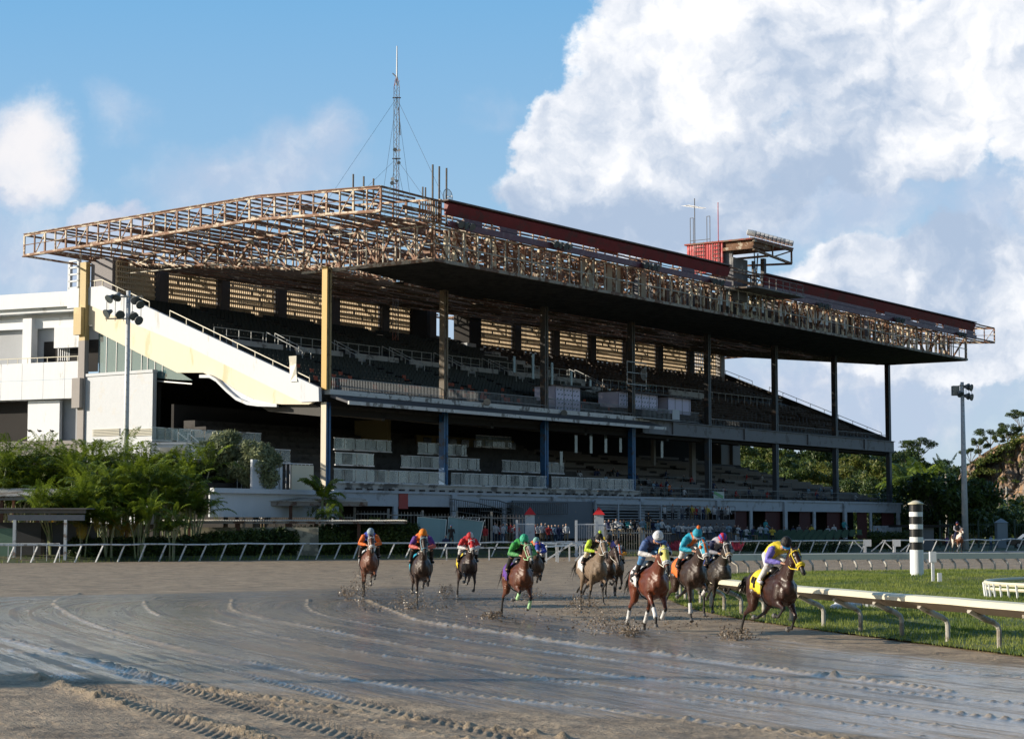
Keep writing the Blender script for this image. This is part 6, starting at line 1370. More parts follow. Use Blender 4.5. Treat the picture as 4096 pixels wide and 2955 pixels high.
    if blaze: 
        rel=C-np.array(poll); f=rel@np.array(hd); u=rel@np.array(hu); s=rel@np.array(hs); mi[(f>.04)&(f<.50)&(u>.02)&(np.abs(s)<.022+.01*np.sin(f*14))]=2
    me.polygons.foreach_set('material_index',mi.astype(np.int32))
    z_off=-lo*sc+lift; root=thing(name,label,'horse',(x,Y,z_off),math.atan2(-math.cos(R(phi)),math.sin(R(phi))),group); root.scale=(sc,)*3
    ob=D.objects.new('body',me); COL.objects.link(ob); ob.parent=root
    # hooves
    for key,p in legs.items():
        b=MB(); a=p[-2]; c_=p[-1]; d=(c_-a).normalized(); b.tube([a+d*.0,a+d*.035,c_],[.037,.045,.056],10); b.build('hoof',HOOF,root)
    # tail, mane, forelock
    rg=random.Random(int(px)); hair=mat('hair_%d'%int(mane[0]*1000),mane,.6,.3,9.); vs=[]
    up=0.0 if pose!='S' else -.25
    for q in range(46):
        a=rg.uniform(-.07,.07); p0=Vector((-.98,a*.4,1.36)); e=Vector((-1.45+rg.uniform(-.12,.15)+(.25 if pose=='S' else 0),a*3.2+rg.uniform(-.06,.06),1.02+rg.uniform(-.22,.2)+up)); m1=Vector((-1.18+(.08 if pose=='S' else 0),a*1.6,1.38+rg.uniform(-.05,.05)+up*.3)); w=Vector((.0,.014,.008)); vs.append((p0-w,m1-w*1.6,m1+w*1.6,p0+w)); vs.append((m1-w*1.6,e,e+Vector((0,.004,0)),m1+w*1.6))
    quads_obj('tail',vs,hair,root); vs=[]
    for q in range(60):
        f=rg.random(); p0=neckp[0].lerp(neckp[3],f)+Vector((-.08+.03*f,rg.uniform(-.02,.02),.19-.05*f)); dn=Vector((-.07,rg.choice((-1,1,1))*.085,-.10-rg.random()*.07)); w=Vector((.022,0,.02)); vs.append((p0-w,p0+w,p0+dn+w*.6,p0+dn-w*.6))
    quads_obj('mane',vs,hair,root)
    b=MB()
    for s in (-1,1): b.ball(H(.15,.022,s*.083),.021,8)
    b.build('eyes',EYE,root,True)
    b=MB()
    for s in (-1,1): b.ball(H(.555,.012,s*.036),.014,6)
    b.build('nostrils',EYE,root)
    # hood with blinker cups
    if hood:
        c1,c2,cups=hood; ch=[[(H(-.01,-.02),.078,.095),(H(.07,-.025),.100,.124),(H(.17,-.03),.099,.126),(H(.29,-.015),.076,.094)],[(H(-.03,0),.078,.10),(neckp[3]+Vector((-.07,0,-.04)),.095,.135)]]
        mh=remeshed('hood',ch,.018,2); mh.materials.append(cloth(c1[0],c1[1])); mh.materials.append(cloth(c2[0],c2[1])); Ch=face_centers(mh); rel=Ch-np.array(poll); s_=rel@np.array(hs); mh.polygons.foreach_set('material_index',(np.abs(s_)<.028).astype(np.int32)*(1 if c2!=c1 else 0))
        o=D.objects.new('hood',mh); COL.objects.link(o); o.parent=root
        b=MB()
        for s in (-1,1): b.ball(H(.13,.03,s*.10),.046,10,(1,.8,1)); 
        b.build('blinker_cups',cloth(*cups),root,True)
    if bridle:
        bm=cloth(bridle[0],bridle[1],.5,.15); b=MB()
        ring=lambda f,w_,h_,r_,uo=0.: b.tube([H(f,uo+h_*math.sin(t)-.012,w_*math.cos(t)) for t in np.linspace(0,6.2832,15)],r_,6,False)
        ring(.045,.098,.125,.013,-.02); ring(.40,.064,.078,.013)
        for s in (-1,1): b.tube([H(-.03,.05,s*.085),H(.10,-.0,s*.103),H(.28,-.02,s*.082),H(.42,-.03,s*.062)],.012,5)
        b.build('bridle',bm,root)
    if roll: b=MB(); b.tube([H(.355,.078*math.sin(t)-.01,.068*math.cos(t)) for t in np.linspace(-.5,3.64,12)],[.022]+[.034]*10+[.022],8); b.build('noseband_roll',cloth(roll[0],roll[1],.9,.1),root,True)
    # bandages
    for key,cc in (fronts or {}).items():
        p=legs[key]; a,c_=(p[1],p[2]) if key[0]=='f' else (p[2],p[3]); b=MB(); b.tube([a.lerp(c_,t) for t in (.22,.3,.6,.9,1.0)],[.040,.046,.044,.048,.050],12); b.build('leg_bandage',cloth(*cc),root,True)
    # saddle cloth and saddle
    if clothc:
        def skin(xx,th,add): # point on the trunk surface
            i=0
            while i<len(trunk)-2 and trunk[i+1][0][0]<xx: i+=1
            a,c_=trunk[i],trunk[i+1]; t=(xx-a[0][0])/(c_[0][0]-a[0][0]); zc=a[0][2]*(1-t)+c_[0][2]*t; ry=a[1]*(1-t)+c_[1]*t+add; rz=a[2]*(1-t)+c_[2]*t+add; return Vector((xx,ry*math.sin(th),zc+rz*math.cos(th)))
        xsv=np.linspace(-.44,.14,13); ths=np.linspace(-1.85,1.85,25); b=MB()
        for li,add in enumerate((.040,.022)):
            for i,xx in enumerate(xsv):
                for k,th in enumerate(ths):
                    sh=.05*max(0,abs(th)-1.3)*(1 if xx<-.15 else -1); b.v.append(tuple(skin(xx,th,add+.012*math.sin(xx*30+th*9)*min(1,max(0,abs(th)-.6)))))
        n2=len(ths); n3=len(xsv)*n2
        for i in range(len(xsv)-1):
            for k in range(n2-1): a=i*n2+k; b.f.append((a,a+1,a+n2+1,a+n2)); b.f.append((n3+a,n3+a+n2,n3+a+n2+1,n3+a+1)); b.mi+= [0,0]
        for i in range(len(xsv)-1):
            for k in (0,n2-1): a=i*n2+k; b.f.append((a,a+n2,n3+a+n2,n3+a)); b.mi.append(0)
        sc_=b.build('saddle_cloth',cloth(clothc[0],clothc[1],.6,.3),root,True)
        if num:
            GL={'4':[(0,1,.0,.45),(0,.45,.7,.45),(.55,1,.55,0)],'2':[(0,1,.7,1),(.7,1,.7,.5),(.7,.5,0,.5),(0,.5,0,0),(0,0,.7,0)],'1':[(.35,1,.35,0)],'7':[(0,1,.7,1),(.7,1,.3,0)]}
            b=MB(); s=-1
            for (x0,z0,x1,z1) in GL[num[0]]:
                f=lambda xx,zz: skin(-.33+xx*.24 if s<0 else -.10-xx*.24,s*(1.62-zz*.62),.056); a_,c_=f(x0,z0),f(x1,z1); 
                for t in range(4): b.bar(a_.lerp(c_,t/4-.03),a_.lerp(c_,(t+1)/4+.03),.012,.05,(0,1,0) if abs(x1-x0)<.01 else (0,0,1)) if False else None
                pts=[f(x0+(x1-x0)*t/5,z0+(z1-z0)*t/5) for t in range(6)]; b.tube(pts,.024,6)
            b.build('cloth_number',cloth('number_'+num[1][0],num[1][1]),sc_)
        b=MB(); b.tube([Vector((-.22,0,1.575)),Vector((-.1,0,1.55)),Vector((.08,0,1.56)),Vector((.2,0,1.60))],[.10,.13,.12,.08],10); b.build('saddle',LEATH,root,True)
        b=MB(); b.tube([skin(.12,t,.035) for t in np.linspace(-3.1,3.1,28)],.016,5,False); b.build('girth',LEATH,root)
    hands=[]
    if rider: hands=make_rider(root,label,rider,x,Y,z_off,phi,sc,H,neckp,px)
    return root
def rider_local(kind):
    if kind=='race': return dict(pel=(-.08,0,1.90),w=(.12,0,2.02),ch=(.35,0,2.06),sh=(.44,.20,2.02),nk=(.54,0,2.06),hd=(.69,0,2.13),el=(.48,.33,1.80),wr=(.70,.13,1.76),ha=(.80,.085,1.74),hip=(-.04,.10,1.90),kn=(.36,.265,1.68),an=(.02,.30,1.40),to=(.20,.33,1.35),pitch=-32)
    return dict(pel=(-.02,0,1.68),w=(-.02,0,1.90),ch=(.0,0,2.08),sh=(.0,.20,2.20),nk=(.02,0,2.28),hd=(.04,0,2.42),el=(.06,.27,1.95),wr=(.28,.12,1.80),ha=(.38,.08,1.80),hip=(.0,.12,1.66),kn=(.34,.34,1.36),an=(.22,.40,.96),to=(.38,.42,.90),pitch=-5)
def make_rider(root,hl,rd,x,Y,z_off,phi,sc,H,neckp,seed):
    K=rider_local(rd.get('kind','race')); dz=rd.get('dz',0.); dx=rd.get('dx',0.); yaw=R(rd.get('yaw',0)); g=lambda k,s=1: Vector((K[k][0]+dx,K[k][1]*s,K[k][2]+dz if k not in('an','to') else K[k][2]))
    r=thing('person',rd['label'],'jockey' if rd.get('kind','race')=='race' else 'rider',(x,Y,z_off),root.rotation_euler.z,'riders on horseback'); r.scale=(sc,)*3
    pt_=R(K['pitch']); hd=g('hd'); fwd=Vector((math.cos(pt_)*math.cos(yaw),math.cos(pt_)*math.sin(yaw),math.sin(pt_))); sd=Vector((-math.sin(yaw),math.cos(yaw),0)); up=fwd.cross(sd); up=up if up.z>0 else -up
    T=lambda f,u,s=0: hd+fwd*f+up*u+sd*s
    body=[[(g('pel'),.135,.11),(g('w'),.115,.09),(g('ch'),.15,.10),(g('nk')-Vector((.05,0,.02)),.10,.07)],[(g('nk')-Vector((.04,0,0)),.055),(T(-.03,-.05),.052)],
      [(T(-.03,.03),.076,.082),(T(.02,.02),.075,.080)],[(T(.05,-.03),.058,.075),(T(.055,-.075),.042,.040)],[(T(.10,-.015),.012,.016),(T(.118,-.038),.015,.014)],[(T(.088,-.085,-.02),.012),(T(.088,-.085,.02),.012)]]
    for s in (-1,1):
        body+= [[(T(.0,-.01,s*.076),.010,.022),(T(-.015,-.02,s*.082),.008,.018)],[(g('sh',s),.055),(g('el',s),.042),(g('wr',s),.028)],[(g('wr',s),.027,.022),(g('ha',s),.040,.022)],[(g('hip',s),.085),(g('kn',s),.060),(g('an',s),.040)],[(g('an',s),.04),(g('to',s),.042,.030)]]
        ha=g('ha',s)
        for f_ in range(4):
            o_=Vector((.012-f_*.006,0,.030-f_*.020)); a=ha+o_+Vector((.03,0,0)); L_=(.030,.034,.032,.026)[f_]; body.append([(a,.0095),(a+Vector((L_,-s*.012,-.004)),.009),(a+Vector((L_*.75,-s*.042,-.012)),.0085),(a+Vector((.0,-s*.048,-.010)),.008)])
        body.append([(ha+Vector((-.02,-s*.012,.028)),.012),(ha+Vector((.012,-s*.030,.046)),.010),(ha+Vector((.038,-s*.036,.042)),.009)])
    me=remeshed('person_body',body,.0125,2,.4); me.materials.append(SKIN); o=D.objects.new('body',me); COL.objects.link(o); o.parent=r
    def garment(nm,ch,mts,fn=None,vox=.0165,parent=r,sm=3):
        me=remeshed(nm,ch,vox,sm,.45); [me.materials.append(q) for q in mts]
        if fn: me.polygons.foreach_set('material_index',fn(face_centers(me)).astype(np.int32))
        o=D.objects.new(nm,me); COL.objects.link(o); o.parent=parent; return o
    J=[[(g('pel')+Vector((.02,0,.01)),.165,.135),(g('w'),.165,.135),(g('ch'),.205,.145),(g('nk')-Vector((.06,0,.02)),.13,.085)]]
    for s in (-1,1): J.append([(g('sh',s)*.75+g('ch')*.25,.085),(g('sh',s),.090),(g('sh',s).lerp(g('el',s),.5),.080),(g('el',s),.070),(g('el',s).lerp(g('wr',s),.6),.055),(g('wr',s),.036)])
    def jf(C):
        m_=np.zeros(len(C)); a=np.minimum(segdist(C,g('sh'),g('el')),segdist(C,g('el'),g('wr'))); b_=np.minimum(segdist(C,g('sh',-1),g('el',-1)),segdist(C,g('el',-1),g('wr',-1))); t=segdist(C,g('pel'),g('ch')); arm=np.minimum(a,b_)<.085; arm&=(np.abs(C[:,1])>.15)|(C[:,2]<g('ch').z-.12)
        m_[arm]=1; fa=np.minimum(segdist(C,g('el'),g('wr')),segdist(C,g('el',-1),g('wr',-1)))<.075; m_[fa&arm]=2; 
        if rd.get('chest'): m_[(~arm)&(np.abs(C[:,1])<.07)&(C[:,0]>.1)]=3
        return m_
    j=rd['silks']; mts=[cloth(*j[0]),cloth(*j[1]),cloth(*j[2]),cloth(*j[3])]; garment('jacket',J,mts,jf)
    br=[[(g('pel')+Vector((-.02,0,-.01)),.15,.12),(g('pel')+Vector((.06,0,.0)),.14,.11)]]; bo=[]
    for s in (-1,1):
        br.append([(g('hip',s),.105),(g('hip',s).lerp(g('kn',s),.5),.092),(g('kn',s),.075),(g('kn',s).lerp(g('an',s),.35),.062)])
    garment('breeches',br,[cloth(*rd['breeches'])])
    for s in (-1,1):
        bo=[[(g('kn',s).lerp(g('an',s),.30),.062),(g('kn',s).lerp(g('an',s),.7),.054),(g('an',s),.048)],[(g('an',s)-Vector((.03,0,.02)),.046),(g('to',s),.046,.034)]]
        garment('boot',bo,[cloth(*rd['boots']) if 'boots' in rd else LEATH])
        b=MB(); b.bar(g('to',s)+Vector((-.06,-.05,-.045)),g('to',s)+Vector((-.06,.05,-.045)),.04,.012); b.bar(g('to',s)+Vector((-.06,0,-.04)),Vector((.05,s*.27,1.56)),.012,.03); b.build('stirrup',galv,r)
    # helmet with cap silk, peak, goggles
    hc=rd['helmet']; hm=[cloth(*hc[0]),cloth(*hc[1])]; ch=[[(T(-.04,.045),.118,.110),(T(.03,.050),.116,.108)],[(T(-.03,.095),.100,.088),(T(.02,.100),.098,.086)]]
    mh=remeshed('helmet',ch,.014,2); [mh.materials.append(q) for q in hm]; C=face_centers(mh); rel=C-np.array(hd); s_=rel@np.array(sd); u_=rel@np.array(up); f_=rel@np.array(fwd)
    pat=rd.get('pat','band'); mi=(u_<.005) if pat=='band' else ((s_>0) if pat=='half' else (np.sin(np.arctan2(s_,u_-.02)*6)>0)); mh.polygons.foreach_set('material_index',mi.astype(np.int32)); ho=D.objects.new('helmet',mh); COL.objects.link(ho); ho.parent=r
    # cut: visor
    b=MB(); k0=len(b.v)
    for t in np.linspace(-1.2,1.2,9): b.v.append(tuple(T(.065+.06*math.cos(t),.010,.112*math.sin(t)))); b.v.append(tuple(T(.065+.115*math.cos(t),-.006,.118*math.sin(t))))
    for i in range(8): b.f.append((2*i,2*i+1,2*i+3,2*i+2)); b.mi.append(0)
    b.build('peak',hm[1] if pat=='band' else hm[0],ho)
    if rd.get('pompom'): b=MB(); b.ball(T(-.01,.215),.05,10); b.build('pompom',cloth(*rd['pompom']),ho,True)
    b=MB(); b.tube([T(.085,.0,-.055),T(.108,-.002,-.025),T(.112,-.002,0),T(.108,-.002,.025),T(.085,0,.055)],[.020,.026,.020,.026,.020],8); b.build('goggles',GOG,r,True)
    # reins from both hands to the bit
    rc=rd.get('rein',('rein_white',(.6,.58,.5)))
    for s in (-1,1): b=MB(); bit=H(.43,-.045,s*.062); h_=g('ha',s)+Vector((.02,-s*.02,0)); b.tube([h_,h_.lerp(bit,.5)+Vector((0,s*.03,-.04)),bit],.010,5); o=b.build('rein',cloth(*rc),root)
    if rd.get('whip'): b=MB(); b.tube([g('ha',-1)+Vector((0,0,.05)),g('ha',-1)+Vector((-.5,-.10,-.30))],.008,5); b.build('whip',LEATH,r)
    return r
c_=lambda n,r,g,b:(n,(r,g,b))
WH=c_('white',.62,.62,.62); BK=c_('black',.012,.012,.014); OR=c_('orange',.75,.16,.02); RBL=c_('royal_blue',.03,.06,.38); RED=c_('red',.50,.012,.018); NAVY=c_('navy',.012,.02,.075); TQ=c_('turquoise',.01,.33,.48); YE=c_('yellow',.78,.58,.03); PU=c_('violet',.20,.17,.58); GR=c_('green',.03,.30,.05); LIME=c_('lime',.50,.68,.04); LG=c_('pale_green',.42,.70,.38); PURP=c_('purple',.10,.03,.26); SKYB=c_('sky_helmet',.35,.44,.52); MINT=c_('mint',.25,.48,.42); BRN=c_('brown_cap',.07,.035,.025); CRM=c_('cream',.6,.54,.40); GREY=c_('grey_silk',.30,.30,.34); EMER=c_('emerald',.03,.42,.24)
bayd=coat('coat_dark_bay',(.030,.010,.006),(.062,.020,.010),.30,.06); bayb=coat('coat_bright_bay',(.125,.028,.009),(.19,.045,.014),.34,.08); bay=coat('coat_bay',(.11,.030,.011),(.16,.048,.017),.36,.14); ches=coat('coat_chestnut',(.14,.042,.018),(.20,.065,.03),.38,.38); brown=coat('coat_brown',(.030,.013,.008),(.052,.023,.013),.40,.25); dbr=coat('coat_muddy_brown',(.06,.030,.018),(.10,.05,.03),.45,.5); mud2=coat('coat_mud_caked',(.15,.10,.068),(.21,.145,.10),.5,.9); blk_=coat('coat_black',(.016,.011,.009),(.03,.018,.012),.38,.4)
# the eleven runners, nearest first
make_horse('dark bay racehorse leading the field on the right, yellow number cloth and yellow noseband',3088,39.0,17,'A',bayd,sc=1.,neck=14,yaw=6,roll=YE,bridle=YE,clothc=YE,num=('4',BK),
  rider=dict(label='jockey in yellow and violet silks and black helmet riding the leading horse',silks=[YE,PU,PU,YE],helmet=[BK,c_('cyan_band',.02,.25,.55)],breeches=WH,boots=WH,whip=1,rein=YE,yaw=-6))
make_horse('bright bay racehorse with yellow hood, white leg bandages and white number cloth',2596,41.9,12,'D',bayb,sc=1.02,neck=6,yaw=-2,hood=(c_('pale_yellow',.62,.58,.16),c_('pale_yellow',.62,.58,.16),BK),roll=WH,bridle=WH,clothc=WH,num=('2',BK),fronts={'fr':WH,'fl':WH,'hr':WH,'hl':WH},
  rider=dict(label='jockey in navy silks and white helmet with blue band on the yellow-hooded bay',silks=[NAVY,c_('blue_white',.06,.12,.30),WH,NAVY],helmet=[c_('helmet_white',.72,.73,.76),c_('blue_rim',.15,.25,.5)],breeches=c_('light_blue',.08,.25,.50),boots=BK,yaw=6,dz=.03))
make_horse('dark bay racehorse in a turquoise and orange hood with an orange number cloth',2755,45.6,12,'B',brown,sc=1.0,neck=7,yaw=2,hood=(TQ,OR,OR),roll=WH,bridle=WH,clothc=OR,fronts={'fr':WH,'fl':WH},lift=.12,
  rider=dict(label='jockey in turquoise silks with turquoise helmet and orange pompom',silks=[TQ,TQ,TQ,OR],chest=1,helmet=[TQ,c_('pale_blue',.4,.6,.7)],pompom=OR,breeches=WH,boots=BK,yaw=4))
make_horse('almost black racehorse with a sheepskin noseband beside the inner rail',2862,49.3,10,'C',blk_,sc=.97,neck=10,yaw=-4,roll=c_('sheepskin',.5,.38,.24),bridle=WH,clothc=RBL,
  rider=dict(label='jockey in white silks with a red and blue striped helmet',silks=[c_('offwhite_silk',.50,.48,.52),NAVY,GREY,c_('offwhite_silk',.50,.48,.52)],helmet=[c_('stripe_red',.6,.02,.06),c_('stripe_blue',.06,.08,.5)],pat='stripe',breeches=NAVY,boots=BK,yaw=2,dz=-.04))
make_horse('bay racehorse with a white blaze, green bridle and pale green foreleg bandages',2072,48.5,13,'A',bay,sc=1.0,neck=16,yaw=4,blaze=True,bridle=LG,roll=None,clothc=PURP,fronts={'fr':LG,'fl':LG},
  rider=dict(label='jockey in green silks and green helmet crouched behind the blaze-faced bay',silks=[GR,GR,c_('green_white',.10,.36,.12),BK],chest=1,helmet=[EMER,EMER],breeches=BK,boots=BK,yaw=-8,rein=LG))
make_horse('dark brown racehorse running head-on with a turquoise cloth',1684,55.6,7,'B',brown,sc=1.04,neck=18,yaw=0,bridle=c_('blue_grey_bridle',.2,.35,.42),clothc=TQ,socks={'hl':'white','hr':'white'},
  rider=dict(label='jockey in orange and purple silks with a bright orange helmet',silks=[OR,PURP,c_('pink_orange',.55,.12,.10),RBL],helmet=[c_('helmet_orange',.85,.24,.01),c_('helmet_orange',.85,.24,.01)],breeches=BK,boots=BK,yaw=0))
make_horse('grey-brown mud-caked racehorse with white bridle right of the track centre',2368,53.2,15,'C',mud2,sc=.97,neck=12,yaw=-2,bridle=WH,clothc=WH,
  rider=dict(label='jockey in black and lime silks with black helmet and lime pompom',silks=[BK,LIME,LIME,BK],helmet=[BK,WH],pompom=LIME,breeches=CRM,boots=BK,yaw=0,dz=-.05))
make_horse('chestnut racehorse with white noseband on the far left of the field',1475,61.,8,'C',ches,sc=1.,neck=12,yaw=2,roll=WH,bridle=WH,clothc=WH,socks={'hl':'white','fl':'white'},
  rider=dict(label='jockey in orange and blue silks with a pale grey-blue helmet',silks=[RBL,OR,OR,OR],helmet=[SKYB,SKYB],breeches=BK,boots=BK,yaw=6))
make_horse('dark bay racehorse wearing a red hood and white noseband roll',1868,62.,9,'A',brown,sc=1.,neck=16,yaw=4,hood=(RED,RED,RED),roll=WH,bridle=WH,clothc=YE,socks={'hl':'white'},
  rider=dict(label='jockey in red silks with white sleeves and a red and white helmet',silks=[RED,RED,WH,RED],helmet=[RED,WH],pat='half',breeches=WH,boots=BK,yaw=4))
make_horse('mud-splashed chestnut racehorse with blue hood behind the blaze-faced bay',2140,63.,3,'B',dbr,sc=.95,neck=10,yaw=0,hood=(RBL,RBL,BK),roll=WH,bridle=OR,clothc=OR,
  rider=dict(label='jockey in blue and orange silks with a mint helmet behind the green jockey',silks=[OR,RBL,RBL,OR],helmet=[MINT,MINT],breeches=WH,boots=BK,yaw=0,dz=-.1))
make_horse('muddy brown racehorse with blue-grey and orange hood behind the grey-brown horse',2458,62.5,5,'D',dbr,sc=.92,neck=6,yaw=0,hood=(c_('grey_blue_hood',.25,.32,.45),OR,BK),roll=OR,bridle=WH,clothc=WH,
  rider=dict(label='jockey in yellow-orange silks with a dark brown helmet',silks=[c_('amber',.72,.32,.02),BRN,c_('amber',.72,.32,.02),RED],helmet=[BRN,BK],breeches=CRM,boots=BK,yaw=8,dz=-.12))
make_horse('brown racehorse almost hidden behind the grey-brown horse',2400,57.5,20,'B',brown,sc=.97,neck=-6,clothc=BK,
  rider=dict(label='jockey in violet and yellow silks and black helmet mostly hidden behind the lime pompom jockey',silks=[YE,PU,PU,YE],helmet=[BK,BK],breeches=WH,boots=BK))
# outrider on a pinto beyond the far rail
m=D.materials.new('coat_pinto'); m.use_nodes=True; q=NT(m.node_tree); co=q.n('ShaderNodeTexCoord').outputs['Object']; b=q.n('ShaderNodeBsdfPrincipled'); q.l(q.mix(q.ramp(q.noise(co,1.7,2,.5),.50,.52),(.13,.05,.025),(.62,.58,.52)),b.inputs['Base Color']); b.inputs['Roughness'].default_value=.5; q.l(b.outputs[0],q.n('ShaderNodeOutputMaterial').inputs[0])
make_horse('brown and white pinto horse walking beyond the far rail at the right',3832,152.,8,'S',m,sc=1.0,neck=16,yaw=0,bridle=WH,group='outrider horse',clothc=BK,mane=(.3,.28,.25),
  rider=dict(kind='up',label='outrider sitting upright on the pinto horse in grey shirt and dark vest',silks=[BK,GREY,SKIN and GREY,BK],helmet=[NAVY,RED],breeches=NAVY,boots=BK))
# ------------------------------------------------------------ flying mud and splashes
rg=np.random.default_rng(3); b=MB(); rr_=random.Random(4)
def clod(p,s):
    k=len(b.v); a=[Vector((rr_.uniform(-1,1),rr_.uniform(-1,1),rr_.uniform(-1,1))).normalized()*s*rr_.uniform(.6,1.5) for _ in range(5)]
    for q_ in a: b.v.append(tuple(Vector(p)+q_))
    for f in ((0,1,2),(0,2,3),(0,3,4),(1,3,2),(1,4,3),(0,4,1)): b.f.append(tuple(k+i for i in f)); b.mi.append(0)
SPL=[(2440,2520,1.4,260,.35),(2520,2538,.5,110,.15),(2940,2555,.5,130,.14),(2340,2470,2.2,330,.6),(2620,2500,2.0,240,.4),(2760,2470,1.5,170,.4),(1440,2400,1.0,260,.7),(1640,2430,1.6,300,.5),(1810,2395,1.2,190,.35),(1970,2475,1.2,150,.2),(2120,2400,1.5,150,.5),(2430,2405,2.0,200,.6),(1560,2440,1.6,170,.2),(1900,2440,3.0,240,.25),(2250,2500,3.,260,.3),(2550,2450,3.5,260,1.1),(2700,2500,3.,200,.3),(2330,2200,2.5,120,1.8),(1450,2250,1.5,50,1.6),(1750,2300,2.,60,1.3),(2650,2350,2.,90,1.5)]
SPL+=[(2360,2390,2.2,700,1.0),(2480,2420,2.5,600,.9),(2620,2440,2.5,400,.8),(2250,2350,2.,260,1.4),(1470,2380,.8,200,.8),(1660,2410,1.2,250,.6)]
for i_q,(px,py,sp,nn,hh) in enumerate(SPL):
    cx,cy=zp(px,max(py,2380))
    for q_ in range(nn): b_x=cx+rr_.gauss(0,sp*.5); b_y=cy+rr_.gauss(0,sp*.6); z=abs(rr_.gauss(0,hh)) if rr_.random()<.6 else 0; clod((b_x,b_y,z+.01),rr_.uniform(.006,.024)*(1.3 if z<.2 else .75)*(1. if i_q<21 else .55))
o=b.build('flying_mud',mat('mud_clod',(.16,.115,.075),.45,.3,9.)); tag(o,'clods of wet mud kicked up around the hooves','mud',kind='stuff')
b=MB()
for px,py,w,h in ((2440,2530,.42,.30),(2522,2545,.25,.12),(2942,2558,.32,.14),(1447,2405,.35,.55),(1395,2398,.3,.25),(1640,2432,.45,.30),(1783,2392,.25,.25),(1968,2472,.25,.10),(2330,2450,.4,.28),(2120,2400,.4,.22)):
    cx,cy=zp(px,py)
    for q_ in range(420):
        a=rr_.uniform(0,6.28); u_=rr_.random()**.8; rad_=w*(.25+.9*u_)*rr_.uniform(.8,1.15); hz=h*1.9*math.sin(min(1.,u_*1.1)*2.6)*rr_.uniform(.3,1.)
        clod((cx+math.cos(a)*rad_,cy+math.sin(a)*rad_,max(0,hz)),rr_.uniform(.007,.028))
    for q_ in range(9): a=rr_.uniform(0,6.28); b.ball((cx+math.cos(a)*w*.3,cy+math.sin(a)*w*.3,-.01),w*.28,8,(1,1,.35*rr_.uniform(.6,1.4)))
o=b.build('mud_splash',mat('wet_splash',(.20,.155,.11),.25,.3,6.)); tag(o,'crowns of muddy water thrown up where hooves have landed','mud',kind='stuff')
# ============================================================ PEOPLE ON FOOT AND IN THE STANDS
def figure_mesh(kind,seed):
    r=random.Random(seed); J=lambda a: r.uniform(-a,a)
    if kind=='stand':
        ch=[[((0,0,.95),.15,.12),((0,0,1.2),.14,.10),((0,0,1.40),.19,.11)],[((0,0,1.45),.055),((.02,0,1.53),.05)],[((.02,0,1.60),.075,.09),((.02,0,1.68),.078,.085)],[((.09,0,1.62),.02),((.11,0,1.61),.012)]]
        for s in (-1,1):
            ay=J(.08); ch+=[[((0,s*.10,.92),.09,.10),((.02,s*.12,.50),.065),((0,s*.12,.10),.045)],[((0,s*.12,.05),.045,.04),((.16,s*.13,.03),.04,.03)]]
            el=(.02+J(.06),s*(.26+J(.03)),1.15); wr=(.12+abs(J(.25)),s*(.20+J(.1)),.95+abs(J(.28))); ch+=[[((0,s*.19,1.42),.065),(el,.045),(wr,.032)],[(wr,.03),((wr[0]+.08,wr[1]*.95,wr[2]-.02),.034,.02)]]
        hz=1.58; leg_=.93
    else:
        ch=[[((0,0,.50),.16,.13),((-.03,0,.75),.14,.11),((.03,0,1.00),.18,.11)],[((.05,0,1.05),.055),((.08,0,1.13),.05)],[((.09,0,1.19),.075,.09),((.09,0,1.27),.078,.085)],[((.16,0,1.21),.02),((.18,0,1.20),.012)]]
        for s in (-1,1):
            ch+=[[((0,s*.10,.50),.09),((.44,s*(.13+J(.04)),.50),.07),((.44,s*.13,.10),.045)],[((.44,s*.13,.05),.045,.04),((.58,s*.13,.03),.04,.03)]]
            el=(.12,s*.25,.80); wr=(.34+J(.06),s*(.14+J(.06)),.64+abs(J(.3))); ch+=[[((.02,s*.19,1.02),.065),(el,.045),(wr,.032)],[(wr,.03),((wr[0]+.07,wr[1]*.8,wr[2]+.01),.034,.02)]]
        hz=1.16; leg_=.56
    me=remeshed('body',ch,.030,2,.4); C=face_centers(me); m_=np.ones(len(C),int); m_[C[:,2]>hz-.02]=0; arm=np.zeros(len(C),bool)
    low=C[:,2]<leg_; 
    if kind=='sit': low|=(C[:,0]>.20)&(C[:,2]<.60)
    m_[low]=2; top=(C[:,2]>hz+.10)|((C[:,2]>hz+.02)&(C[:,0]<(.0 if kind=='stand' else .07))); m_[top]=3
    me.materials.append(SKIN); me.materials.append(SKIN); me.materials.append(SKIN); me.materials.append(SKIN); me.polygons.foreach_set('material_index',m_.astype(np.int32)); return me
FIG={'stand':[figure_mesh('stand',i) for i in range(4)],'sit':[figure_mesh('sit',i+9) for i in range(4)]}
SHIRTS={'white':(.55,.56,.58),'pale blue':(.22,.34,.45),'black':(.015,.015,.017),'red':(.42,.03,.03),'navy':(.02,.03,.09),'grey':(.2,.2,.21),'teal':(.04,.27,.30),'yellow':(.55,.42,.06),'purple':(.22,.08,.26),'orange':(.6,.15,.03),'green':(.06,.2,.07),'pink':(.5,.2,.25)}
def pmat(n_,c): return mat('fabric_'+n_.replace(' ','_'),c,.8,.12,5.)
TRS=[pmat('dark trousers',(.02,.02,.025)),pmat('jeans',(.04,.07,.13)),pmat('khaki trousers',(.22,.17,.11))]; HAIRM=[mat('hair_dark',(.015,.012,.010),.7,.2,9.),mat('cap_white',(.5,.5,.5),.7,.1,9.),mat('hair_grey',(.2,.19,.18),.7,.1,9.)]
SK=[SKIN,mat('skin_dark',(.13,.065,.04),.5,.06,6.),mat('skin_light',(.50,.30,.21),.5,.06,6.)]
prg=random.Random(77); names_={}
